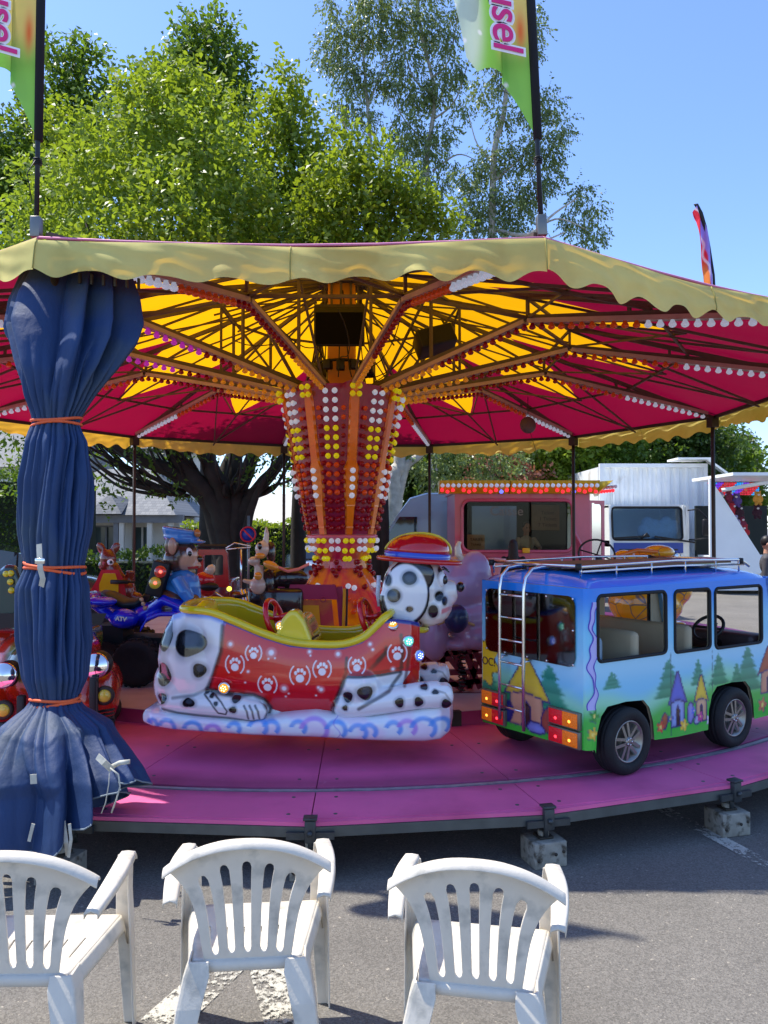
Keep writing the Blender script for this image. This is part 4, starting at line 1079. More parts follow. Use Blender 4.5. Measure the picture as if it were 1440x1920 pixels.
    for i, (x, y, r, d, lb, mm) in enumerate(((1010, 850, 60, 29, 'green bushy tree just right of the reddish shrub above the booth', LM), (1090, 850, 62, 28, 'green tree behind the left end of the white container', LM), (1180, 840, 62, 29, 'green tree rising behind the middle of the white container', LM2), (1265, 830, 66, 30, 'dark green tree behind the right end of the white container', LM3), (1330, 850, 50, 30, 'dark tree left of the grey green conifer', LM3))):
        bl = [(x, y, r)] + [(x + r3.uniform(-.8, .8) * r, y + r3.uniform(-.7, .8) * r, r * r3.uniform(.4, .6), r3.uniform(-1, 1)) for _ in range(7)] + [(x, 930, r)]
        tree('broadleaf_tree', lb, G(x, d), [(limb(x, d, [(x, 930, d), (x, 860, d)]), .25, .1)], [(mm, px_blobs(bl, d), 34, .17, dict(up=.7, inner=.4))], 'trees beyond the ticket booth')
    for i, x in enumerate(range(620, 1360, 82)):
        lb2 = ['behind the column', 'left of the roof of the van', 'above the grey van', 'between the van and the reddish shrub', 'far behind the booth sign', 'far behind the right end of the booth sign', 'behind the left half of the container', 'behind the right half of the container', 'left of the conifer', 'right of the container'][i]
        bl = [(x, 900, 62), (x + r3.uniform(-20, 20), 850, 50), (x + 30, 950, 60), (x - 25, 870, 44)]
        tree('broadleaf_tree', 'shaded green background tree ' + lb2, G(x, 34), [(limb(x, 34, [(x, 930, 34), (x, 860, 34)]), .25, .1)], [(LM2 if i % 2 else LM3, px_blobs(bl, 34), 16, .26, dict(up=.5, inner=.4))], 'trees beyond the ticket booth')
    tree('conifer', 'rounded grey green conifer standing alone at the right edge', G(1393, 40), [(limb(1393, 40, [(1393, 950, 40), (1393, 840, 40)]), .25, .05)],
         [(LMC, px_blobs([(1393, 850, 24), (1393, 875, 32), (1392, 905, 38), (1390, 940, 42), (1393, 833, 12), (1375, 900, 25), (1410, 910, 24)], 40), 60, .16, dict(up=1.2, inner=.3))])
    # hedges
    def hedge(nm, lb, x0, x1, d, dep, h, mm, ln):
        t = thing(nm, lb, 'hedge', G((x0 + x1) / 2, d)); o0 = t.location; a = (x0 - 720) / F * d; b = (x1 - 720) / F * d
        n = int((b - a) * (h * 2 + dep) * ln); rs = np.random.RandomState(int(x0) + 700)
        # leaves on a box shell with noise
        u = rs.uniform(0, 1, n); f = rs.uniform(0, 1, n); x = a + (b - a) * u; top = f < dep / (h + dep)
        z = np.where(top, h, rs.uniform(0, h, n)); y = np.where(top, d + rs.uniform(0, dep, n), d); bump = .09 * np.sin(x * 3.1 + z * 5) + .06 * np.sin(x * 7.3 - z * 4) + rs.uniform(-.12, .04, n)
        y = np.where(top, y, y - bump); z = np.where(top, z + bump, z)
        Vn = leaves([((0, 0, 0), .001)], 1, .1, 3)
        c = np.stack([x, y, z], 1) - np.array(o0); L = rs.uniform(.07, .13, n)[:, None]; t1 = rs.normal(size=(n, 3)) + np.array([0, -.4, .6]); t1 /= np.linalg.norm(t1, axis=1)[:, None]; n1 = np.cross(t1, rs.normal(size=(n, 3))); n1 /= np.linalg.norm(n1, axis=1)[:, None]
        V = np.stack([c, c + t1 * L * .5 + n1 * L * .3, c + t1 * L, c + t1 * L * .5 - n1 * L * .3], 1).reshape(-1, 3)
        link('foliage', leaf_mesh('foliage', V), mm, t)
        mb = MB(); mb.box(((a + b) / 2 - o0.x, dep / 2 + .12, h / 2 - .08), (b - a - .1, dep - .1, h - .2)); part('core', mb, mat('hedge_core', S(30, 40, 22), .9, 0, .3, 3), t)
    hedge('hedge', 'tall clipped sunlit hedge behind the dark tree trunk', 340, 612, 24, 1.4, 1.92, LM, 170)
    hedge('hedge', 'low dark hedge in front of the slate roofed house', 20, 345, 17, 1.2, 1.15, LM3, 170)
    hedge('hedge', 'dark ivy hedge at the left edge behind the curtain', -260, 130, 21, 2, 3.2, LM3, 130)
    hedge('hedge', 'shaded hedge right of the clipped sunlit one, behind the column', 600, 735, 23, 1.4, 1.75, LM2, 170)
    # grass verge stuff is hidden by the rides
trees()

# ================================================================ buildings
def buildings():
    # slate roofed house with porch
    d = 34; u = F / d; o = G(250, d)
    t = thing('slate_house', 'white house with grey slate roofs, timbered upper wall and glass doors at left', 'house', o)
    L_ = lambda px, py, dd=0: at(px, py, d + dd) - o
    mw = mat('house_wall', S(196, 194, 186), .8, 0, .08, 2); ms = mat('slate', S(92, 94, 98), .7, .0, .18, 3); mt = mat('timber_grey', S(110, 112, 116), .7, 0, .15, 4); mg = mat('dim_interior', S(38, 44, 44), .3, 0, .3, 2)
    N = ms.node_tree.nodes; LL = ms.node_tree.links; br = N.new('ShaderNodeTexBrick'); br.inputs['Scale'].default_value = 3; br.inputs['Color1'].default_value = (*S(96, 99, 104), 1); br.inputs['Color2'].default_value = (*S(120, 121, 122), 1); br.inputs['Mortar'].default_value = (*S(58, 60, 62), 1); br.inputs['Mortar Size'].default_value = .012; br.inputs['Row Height'].default_value = .35; br.inputs['Brick Width'].default_value = .55
    tc = N.new('ShaderNodeTexCoord'); mpn = N.new('ShaderNodeMapping'); mpn.inputs['Rotation'].default_value = (pi / 2, 0, 0); LL.new(tc.outputs['Object'], mpn.inputs[0]); LL.new(mpn.outputs[0], br.inputs['Vector']); LL.new(br.outputs[0], N['Principled BSDF'].inputs['Base Color'])
    # ground floor wall, with window/doors openings as recessed panels
    zb = 0; zt = L_(0, 975).z
    x0 = L_(60, 0).x; x1 = L_(342, 0).x
    wx = [(L_(178, 0).x, L_(232, 0).x), (L_(254, 0).x, L_(290, 0).x)]
    mb = MB()
    xs = [x0, wx[0][0], wx[0][1], wx[1][0], wx[1][1], x1]
    for a, b in ((xs[0], xs[1]), (xs[2], xs[3]), (xs[4], xs[5])): mb.box(((a + b) / 2, .15, zt / 2), (b - a, .3, zt))
    for a, b in wx: mb.box(((a + b) / 2, .15, zt - .12), (b - a, .28, .24))
    mb.box(((x0 + x1) / 2, 3.2, zt / 2 + .01), (x1 - x0 - .1, 5.6, zt - .05)); mb.box(((wx[0][0] + wx[0][1]) / 2, .15, .3), (wx[0][1] - wx[0][0], .28, .6))
    part('wall', mb, mw, t)
    for i, (a, b) in enumerate(wx):
        nm = 'window' if i == 0 else 'glass_door'
        mb = MB(); z0 = .6 if i == 0 else .02; z1 = zt - .24
        for xx in (a + .04, (a + b) / 2, b - .04): mb.box((xx, .12, (z0 + z1) / 2), (.07, .08, z1 - z0))
        for zz in (z0 + .04, z1 - .04): mb.box(((a + b) / 2, .12, zz), (b - a, .078, .07))
        f = part(nm, mb, mt if i == 0 else mw, t)
        mb = MB(); mb.box(((a + b) / 2, .2, (z0 + z1) / 2), (b - a - .05, .02, z1 - z0 - .02)); part('pane', mb, mat('house_pane', S(70, 84, 84), .08, 0, .3, 1), f)
    # porch posts
    for px in (170, 240, 250, 300, 338):
        mb = MB(); mb.box((L_(px, 0).x, -1.0, zt / 2 - .05), (.2, .2, zt - .1)); part('porch_post', mb, mw if px != 240 else mt, t)
    mb = MB(); mb.box(((x0 + x1) / 2 + .3, -1.05, zt + .04), (x1 - x0 + .3, .3, .34)); part('fascia', mb, mt, t)
    # hipped slate roof + small pyramid gable
    zr = L_(0, 872).z
    mb = MB(); a, b = x0 - .6, x1 + .2
    mb.add([(a, -1.4, zt + .2), (b, -1.4, zt + .2), (b, 6, zt + .2), (a, 6, zt + .2), (a + 3.0, 2.4, zr), (L_(262, 0).x, 2.4, zr)], [(0, 1, 5, 4), (1, 2, 5), (2, 3, 4, 5), (3, 0, 4), (0, 3, 2, 1)])
    part('roof', mb, ms, t)
    c = L_(228, 0).x; mb = MB(); w_ = 24 / u * 1.0
    zr2 = L_(0, 948).z
    mb.add([(c - w_ * 1.3, -1.7, zt + .24), (c + w_ * 1.3, -1.7, zt + .24), (c + w_, -.1, zt + .9), (c - w_, -.1, zt + .9), (c, -1.0, zr2 + .5)], [(0, 1, 4), (1, 2, 4), (2, 3, 4), (3, 0, 4), (0, 3, 2, 1)])
    part('porch_gable', mb, ms, t)
    # timbered upper block
    x2, x3 = L_(268, 0, 4).x, L_(352, 0, 4).x; z2, z3 = 0, L_(0, 842, 4).z
    mb = MB(); mb.box(((x2 + x3) / 2, 6.2, z3 / 2), (x3 - x2, 4.2, z3)); part('upper_wall', mb, mw, t)
    for i in range(9):
        mb = MB(); mb.box((x2 + (x3 - x2) * (i + .5) / 9, 4.08, (zt + 1.0 + z3) / 2), (.11, .04, z3 - zt - 1.0)); part('timber', mb, mt, t)
    mb = MB(); mb.box(((x2 + x3) / 2, 4.07, L_(0, 960, 4).z), (x3 - x2, .06, .16)); part('timber_rail', mb, mt, t)
    mb = MB(); mb.add([(x2 - .5, 3.6, z3), (x3 + .5, 3.6, z3), (x3 + .5, 9, z3), (x2 - .5, 9, z3), (x2 + .5, 6.3, z3 + 2.6), (x3 - .5, 6.3, z3 + 2.6)], [(0, 1, 5, 4), (1, 2, 5), (2, 3, 4, 5), (3, 0, 4), (0, 3, 2, 1)]); part('upper_roof', mb, ms, t)
    # far left pale house
    o = G(-20, 44); t = thing('pale_house', 'pale house wall glimpsed through leaves at the far left', 'house', o)
    mb = MB(); mb.box((0, 3, 2.6), (9, 6, 5.2)); part('wall', mb, mw, t)
    mb = MB(); mb.add([(-5, -.4, 5.2), (5, -.4, 5.2), (5, 6.4, 5.2), (-5, 6.4, 5.2), (-5, 3, 8), (5, 3, 8)], [(0, 1, 5, 4), (1, 2, 5), (2, 3, 4, 5), (3, 0, 4), (0, 3, 2, 1)]); part('roof', mb, ms, t)
    for x in (-3, 0, 2.6):
        mb = MB(); mb.box((x, -.02, 3.4), (.9, .06, 1.3)); part('window', mb, mat('house_pane', (0, 0, 0)), t)
    # low hall with pale roof
    d = 42; o = G(540, d); t = thing('low_hall', 'low hall with pale grey sloping roof between hedge and column', 'hall', o)
    z0 = at(0, 984, d).z; z1 = at(0, 936, d).z; w2 = 120 / F * d
    mb = MB(); mb.box((0, 5, z0 / 2), (w2 * 1.9, 9, z0)); part('wall', mb, mat('hall_wall', S(60, 50, 42), .8, 0, .2, 2), t)
    mb = MB(); mb.add([(-w2, -.6, z0), (w2, -.6, z0), (w2, 5, z1 + .5), (-w2, 5, z1 + .5), (-w2, 10, z0), (w2, 10, z0)], [(0, 1, 2, 3), (3, 2, 5, 4), (0, 3, 4), (1, 5, 2)]); part('roof', mb, mat('hall_roof', S(188, 182, 172), .8, 0, .1, 2), t)
buildings()

# ================================================================ vehicles and stalls behind
def car(lb, p, rz, c, name='parked_car'):
    t = thing(name, lb, 'car', p, rz, 'parked cars behind the hedge')
    sec = []
    prof = [(-2.1, .35, .62, .70), (-2.0, .25, .78, .8), (-1.5, .22, .92, .84), (-.9, .22, 1.0, .85), (0, .22, 1.02, .86), (.9, .22, 1.0, .85), (1.6, .24, .9, .82), (2.05, .3, .75, .74), (2.15, .38, .6, .62)]
    mb = MB(); rings = []
    for x, z0, z1, w_ in prof: rings.append([Vector((x, y, z)) for y, z in ((-w_ * .95, z0), (-w_, (z0 + z1) / 2), (-w_ * .93, z1), (0, z1 + .03), (w_ * .93, z1), (w_, (z0 + z1) / 2), (w_ * .95, z0), (0, z0))])
    mb.loft(rings); part('body', mb, mat('car_paint_' + name + lb[:4], c, .25, .3, .02, coat=.8), t)
    mb = MB(); rings = []
    for x, z1, w_ in ((-1.45, .98, .76), (-.9, 1.38, .62), (.1, 1.45, .62), (.6, 1.36, .64), (1.35, .96, .76)): rings.append([Vector((x, y, z)) for y, z in ((-w_ - .06, .9), (-w_, z1), (w_, z1), (w_ + .06, .9))])
    mb.loft(rings, smooth=False); part('glasshouse', mb, mat('car_glass', S(30, 38, 42), .05, 0, 0, coat=1), t)
    for x in (-1.3, 1.35):
        for y in (-.8, .8):
            mb = MB(); mb.lathe([(.2, -.09), (.31, -.09), (.33, 0), (.31, .09), (.2, .09)], (x, y, .33), 18, axis=(0, 1, 0)); wl = part('wheel', mb, m_rubber, t)
            mb = MB(); mb.lathe([(.19, -.1), (.2, 0), (.19, .1)], (x, y, .33), 14, axis=(0, 1, 0)); part('rim', mb, m_alu, wl)
car('dark parked car with glossy windscreen behind the kangaroo ride', G(-20, 12.6), radians(12), S(34, 38, 38))
car('pale blue grey parked car glimpsed between hedge and rabbit figure', G(596, 21), radians(100), S(170, 178, 190))
def van():
    t = thing('delivery_van', 'grey panel van parked behind the column, left of the booth', 'van', G(770, 19.5), 0, None)
    m = mat('van_grey', S(168, 176, 182), .35, 0, .05, 2, coat=.6)
    # profile in x (front left) and z
    prof = [(-1.1, .45), (-1.25, .9), (-1.15, 1.15), (-.85, 1.28), (-.35, 2.05), (-.05, 2.48), (.35, 2.60), (3.6, 2.62), (3.7, 2.5), (3.7, .45)]
    mb = MB(); rings = []
    for y, s, dz in ((-.98, .0, 0), (-1.0, .02, 0), (-.9, 0, .05), (.9, 0, .05), (1.0, .02, 0)):
        rings.append([Vector((x, y * (1 - .08 * max(0, (z - 1.4) / 1.2)), z - (.04 if abs(y) > .95 and z > 2.4 else 0))) for x, z in prof])
    mb.loft(rings, smooth=False); part('body', mb, m, t)
    mb = MB(); mb.prism([(-.72, 1.32), (-.3, 2.02), (.12, 2.02), (.12, 1.32)], lambda p: Vector((p[0], -1.02 + .05 * max(0, (p[1] - 1.4)), p[1])), lambda p: Vector((p[0], -.9, p[1]))); part('side_window', mb, mat('car_glass', (0, 0, 0)), t)
    mb = MB()
    for x0, x1 in ((.75, 2.2), (2.35, 3.55)):
        for a, b in (((x0, 1.25), (x0, 2.4)), ((x0, 2.4), (x1, 2.4)), ((x1, 2.4), (x1, 1.25)), ((x0, 1.25), (x1, 1.25))): mb.bar((a[0], -1.0 + .05 * (a[1] - 1.2) * .9, a[1]), (b[0], -1.0 + .05 * (b[1] - 1.2) * .9, b[1]), .02, .02)
    mb.bar((.45, -.99, .5), (.45, -.95, 2.5), .015, .015); mb.bar((-1.1, -1.0, 1.18), (3.7, -1.0, 1.18), .02, .03); part('panel_pressing', mb, m, t)
    mb = MB(); mb.box((-.65, -1.16, 1.42), (.12, .24, .34), bev=.03); part('wing_mirror', mb, m_black, t)
    for x in (-.45, 2.9):
        for y in (-.9, .9):
            mb = MB(); mb.lathe([(.2, -.1), (.33, -.1), (.35, 0), (.33, .1), (.2, .1)], (x, y, .35), 18, axis=(0, 1, 0)); part('wheel', mb, m_rubber, t)
van()
def booth():
    d = 15.6; o = G(1000, d); t = thing('ticket_booth', 'pink ticket booth with a big rounded window under a yellow bulb lit sign board', 'booth', o)
    m = mat('booth_pink', S(196, 88, 112), .35, 0, .1, 3, coat=.4)
    X = lambda px: (px - 1000) / F * d; Z = lambda py: at(0, py, d).z
    x0, x1 = X(853), X(1106); zt = Z(925); 
    wi = rrect(X(866), Z(1034), X(1073), Z(938), .16)
    v, f = cdt([(x0, .1), (x1, .1), (x1, zt), (x0, zt)], [wi], .25, lambda p: (p[0], -.0 - .04 * sin(pi * (p[0] - x0) / (x1 - x0)), p[1]))
    mb = MB(); mb.add(v, f); o1 = part('front_panel', mb, m, t); md = o1.modifiers.new('s', 'SOLIDIFY'); md.thickness = .06; md.offset = -1
    mb = MB()
    pts = [Vector((p[0], -.045, p[1])) for p in wi]; mb.tube(pts, .035, 8, closed=True)
    mb.tube([(X(866), -.05, Z(1042)), (X(960), -.06, Z(1052)), (X(1040), -.07, Z(1046)), (X(1085), -.09, Z(1040))], .03, 8)
    mb.tube([(X(940), -.05, Z(1056)), (X(1010), -.06, Z(1058)), (X(1065), -.07, Z(1068)), (X(1085), -.08, Z(1088))], .03, 8)
    mb.tube([(X(1073), -.05, Z(975)), (X(1076), -.08, Z(1000)), (X(1086), -.1, Z(1020)), (X(1090), -.1, Z(1100))], .035, 8); part('window_moulding', mb, m, t)
    mb = MB(); mb.box(((x0 + x1) / 2, .02, (Z(1034) + Z(938)) / 2), (X(1073) - X(866), .008, Z(938) - Z(1034)))
    g = part('window_pane', mb, glass('booth_glass', (.75, .75, .66), .03, .995, 1.18), t)
    M = Matrix.Translation((X(950), -.0, Z(959))) @ Matrix.Rotation(pi / 2, 4, 'X')
    text('Caisse', .26, mat('faint_lettering', S(120, 118, 100), .6, 0, 0), t, M, ext=.001)
    # walls, back wall with window openings, roof, floor
    mb = MB(); mb.box((x0 + .03, 1.0, zt / 2), (.06, 1.9, zt)); part('side_wall', mb, m, t); mb = MB(); mb.box((x1 - .03, .75, zt / 2), (.06, 1.2, zt)); part('side_wall', mb, m, t)
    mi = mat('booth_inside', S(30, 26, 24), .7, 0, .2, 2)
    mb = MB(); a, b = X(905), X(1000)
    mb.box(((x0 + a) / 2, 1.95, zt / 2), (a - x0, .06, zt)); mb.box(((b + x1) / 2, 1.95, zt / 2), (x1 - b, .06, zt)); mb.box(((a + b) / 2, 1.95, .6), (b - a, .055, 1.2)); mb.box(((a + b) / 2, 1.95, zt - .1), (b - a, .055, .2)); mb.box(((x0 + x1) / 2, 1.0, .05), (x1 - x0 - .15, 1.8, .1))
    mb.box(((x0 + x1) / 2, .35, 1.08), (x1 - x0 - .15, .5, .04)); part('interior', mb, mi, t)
    mb = MB(); mb.box(((x0 + x1) / 2, 1.0, zt + .03), (x1 - x0 + .1, 2.1, .06)); part('roof_panel', mb, m, t)
    # sign board
    s0, s1 = X(822), X(1138); za, zb_ = Z(926), Z(903)
    my = mat('sign_yellow', S(214, 180, 24), .35, 0, .1, 4, coat=.3)
    b = Bulbs(t, 90)
    for a, b2 in ((s0, X(951)), (X(953), s1 - .25)):
        mb = MB(); mb.prism([(-.42, zb_), (-.15, za), (.1, za), (.1, zb_)], lambda p: Vector((a, p[0], p[1])), lambda p: Vector((b2, p[0], p[1]))); part('sign_board', mb, my, t)
        n = 13 if a == s0 else 16
        for i in range(n):
            x = a + (b2 - a) * (i + .5) / n; b.add((x, -.37, zb_ - .07), (0, -1, -.7), 'white', 1.15)
        for i in range(n):
            x = a + (b2 - a) * (i + .5) / n
            if i % 4 != 3 or i > 10: b.add((x, -.26, zb_ - .16 - .03 * (i % 2)), (0, -1, -.7), 'hot_red' if i % 13 != 11 else 'blue', 1.1)
    mb = MB(); mb.prism([(-.42, zb_), (-.15, za), (.1, za), (.1, zb_)], lambda p: Vector((s1 - .245 + .25 * (p[0] < -.3), p[0], p[1])), lambda p: Vector((s1 + .1, p[0] + 1.2, p[1])))
    part('sign_side', mb, my, t)
    for i in range(8): b.add((s1 + .05 - .02 * i, -.3 + .13 * i, zb_ - .1), (1, -.6, -.5), 'clear', 1.0); b.add((s1 + .0 - .02 * i, -.3 + .13 * i, zb_ - .18), (1, -.6, -.5), 'hot_red', 1.0)
    b.build()
    # open door
    mb = MB(); dx0, dx1 = X(1106), X(1141); v, f = cdt([(0, .15), (.46, .15), (.46, Z(938)), (0, Z(938))], [rrect(.07, Z(1058), .38, Z(945), .07)], .3, lambda p: (dx0 + p[0] * .8, .02 + p[0] * .5, p[1]))
    mb.add(v, f); dr = part('door', mb, m, t); md = dr.modifiers.new('s', 'SOLIDIFY'); md.thickness = .05
    mb = MB(); mb.add([(dx0 + .056, .05, Z(1060)), (dx0 + .31, .23, Z(1060)), (dx0 + .31, .23, Z(943)), (dx0 + .056, .05, Z(943))], [(0, 1, 2, 3)]); part('door_pane', mb, glass('door_glass', (.6, .58, .5), .1, .7), dr)
    # notices
    mn = mat('notice_paper', S(190, 168, 140), .8, 0, .1, 8); mt = mat('notice_print', S(96, 74, 62), .8, 0, .1)
    r = random.Random(4)
    for nm, xa, xb, ya, yb, yy in (('notice', 877, 910, 1030, 1002, .1), ('poster', 1014, 1070, 994, 943, 1.0)):
        mb = MB(); mb.add([(X(xa), yy, Z(ya)), (X(xb), yy, Z(ya + 1)), (X(xb), yy + .01, Z(yb + 1)), (X(xa), yy + .01, Z(yb))], [(0, 1, 2, 3)]); nn = obj(nm, mb, mn); nn.location = o
        tag(nn, 'small printed notice standing inside the booth window at left' if nm == 'notice' else 'pale ticket price poster hanging behind the glass at the right of the booth', 'notice' if nm == 'notice' else 'poster')
        if nm == 'poster':
            for i, s_ in enumerate(('Ticket', '1 Ticket', '7 Tickets')):
                text(s_, .11, mt, nn, Matrix.Translation((X(1046), .995 - .01, Z(960 + i * 12))) @ Matrix.Rotation(pi / 2, 4, 'X'), ext=.001)
        else:
            text('TARIFS', .085, mt, nn, Matrix.Translation((X(894), .09, Z(1012))) @ Matrix.Rotation(pi / 2, 4, 'X'), ext=.001); text('Tickets', .07, mt, nn, Matrix.Translation((X(893), .09, Z(1021))) @ Matrix.Rotation(pi / 2, 4, 'X'), ext=.001)
    mb = MB(); mb.box((X(984), -.12, Z(1032)), (.14, .1, .1), bev=.01); yb = obj('card_terminal', mb, mat('warm_yellow_box', S(240, 180, 30), .5, 0, .05)); yb.location = o
    tag(yb, 'small yellow box on the sill of the ticket booth window', 'box')
booth()
def human(name, lb, loc, rz, joints, head_c, hair, shirt, skinc=S(196, 150, 124), hair_len=0, legs=True, trousers=S(40, 42, 50), arms=None, seated=False):
    t = thing(name, lb, 'person', loc, rz)
    msk = mat('skin_' + name + lb[:3], skinc, .5, 0, .05); mp = mat('person_' + lb[:12], (1, 1, 1), .7, vcol=True, var=.06)
    mb = MB(); hc = Vector(head_c)
    nk = hc + Vector((0, .01, -.17))
    ch = nk + Vector((0, .01, -.16)); wa = ch + Vector((0, .01, -.26)); hp = wa + Vector((0, 0, -.14))
    mb.ell(hc, (.078, .098, .118), 20); mb.ell(hc + Vector((0, -.075, -.045)), (.05, .045, .05), 14); mb.ell(hc + Vector((0, -.1, -.015)), (.013, .02, .025), 10)
    for s in (-1, 1): mb.ell(hc + Vector((s * .078, .0, -.015)), (.014, .022, .032), 10)
    mb.tube([hc + Vector((0, .01, -.08)), nk + Vector((0, .01, -.04))], [.055, .06], 12)
    mb.ell(ch, (.185, .115, .17), 20); mb.ell(wa, (.15, .105, .18), 20); mb.ell(hp, (.165, .12, .13), 20)
    for s in (-1, 1):
        sh = ch + Vector((s * .18, 0, .08)); el, wr = arms[0 if s < 0 else 1] if arms else (sh + Vector((s * .05, .02, -.28)), sh + Vector((s * .06, -.08, -.52)))
        el = Vector(el) if arms else el; wr = Vector(wr) if arms else wr
        if arms: el = hc + el; wr = hc + wr
        mb.tube([sh, (sh + el) / 2, el], [.058, .052, .043], 12); mb.ell(el, .043, 12); mb.tube([el, (el + wr) / 2, wr], [.043, .038, .027], 12); mb.ell(sh, .06, 12)
        dr = (wr - el).normalized(); mb.ell(wr + dr * .045, (.028, .028, .04), 10); side = dr.orthogonal().normalized()
        for q in range(4): a = wr + dr * .07 + side * (q - 1.5) * .017; mb.tube([a, a + dr * (.04 + .008 * (q in (1, 2))), a + dr * .07 + Vector((0, 0, -.012))], [.0095, .009, .008], 8)
        a = wr + dr * .03 + side * .028; mb.tube([a, a + side * .03 + dr * .03], [.011, .009], 8)
        if legs:
            h = hp + Vector((s * .09, 0, -.04)); k = Vector((h.x + s * .02, h.y - (.38 if seated else .02), h.z if seated else h.z * .52 + .05)); an = Vector((k.x, k.y + (.02 if seated else .04), .09 if not seated else h.z - .4))
            mb.tube([h, (h + k) / 2, k], [.085, .075, .06], 12); mb.ell(k, .06, 12); mb.tube([k, (k + an) / 2, an], [.058, .052, .038], 12); mb.tube([an + Vector((0, .04, -.05)), an + Vector((0, -.14, -.06))], [.036, .032], 10)
    z_cuff = {}
    def paint(p):
        q = p - np.array(hc); c = np.tile(np.array(shirt), (len(p), 1))
        c = pmix(c, trousers, (q[:, 2] < (hp - hc).z + .02) * 1.0)
        c = pmix(c, skinc, ((q[:, 2] > -.155) & (np.abs(q[:, 0]) < .1)) * 1.0)
        for s in (0, 1):
            if arms: wr = np.array(arms[s][1]); c = pmix(c, skinc, (np.linalg.norm(q - wr, axis=1) < .14) * 1.0)
            else:
                wr = np.array(ch - hc) + np.array([(-1, 1)[s] * .24, -.08, -.46]); c = pmix(c, skinc, (np.linalg.norm(q - wr, axis=1) < .14) * 1.0)
        c = pmix(c, S(150, 80, 76), ((np.abs(q[:, 0]) < .024) & (np.abs(q[:, 2] + .062) < .006) & (q[:, 1] < -.08)) * 1.0)
        for s in (-1, 1): c = pmix(c, S(40, 34, 32), ((np.abs(q[:, 0] - s * .032) < .013) & (np.abs(q[:, 2] - .004) < .007) & (q[:, 1] < -.06)) * 1.0)
        return c
    fuse('body', mb, mp, t, .009, 3, paint=paint)
    mb = MB(); mb.ell(hc + Vector((0, .022, .03)), (.086, .095, .105), 18)
    if hair_len: mb.loft([[hc + Vector((.085 * (1 + .3 * v) * cos(a), .06 + .05 * sin(a) + .02 * v, .05 - v * hair_len)) for a in [2 * pi * i / 14 for i in range(14)]] for v in (0, .3, .6, 1)])
    fuse('hair', mb, mat('hair_' + lb[:6], hair, .5, 0, .2, 30), t, .01, 2)
    return t
booth_o = G(1000, 15.6)
human('person', 'man in a light shirt seated inside the ticket booth', booth_o + Vector((0, .75, 0)), radians(15), None, (0, 0, at(0, 990, 16.2).z), S(36, 30, 28), S(190, 180, 160), arms=(((-.26, -.1, -.42), (-.12, -.34, -.44)), ((.26, -.1, -.42), (.12, -.34, -.44))), legs=False)
human('person', 'dark haired customer in black standing with back to us before the booth window', G(962, 14.9), radians(172), None, (0, 0, 1.40), S(28, 22, 20), S(20, 20, 22), hair_len=.38, trousers=S(22, 22, 26))

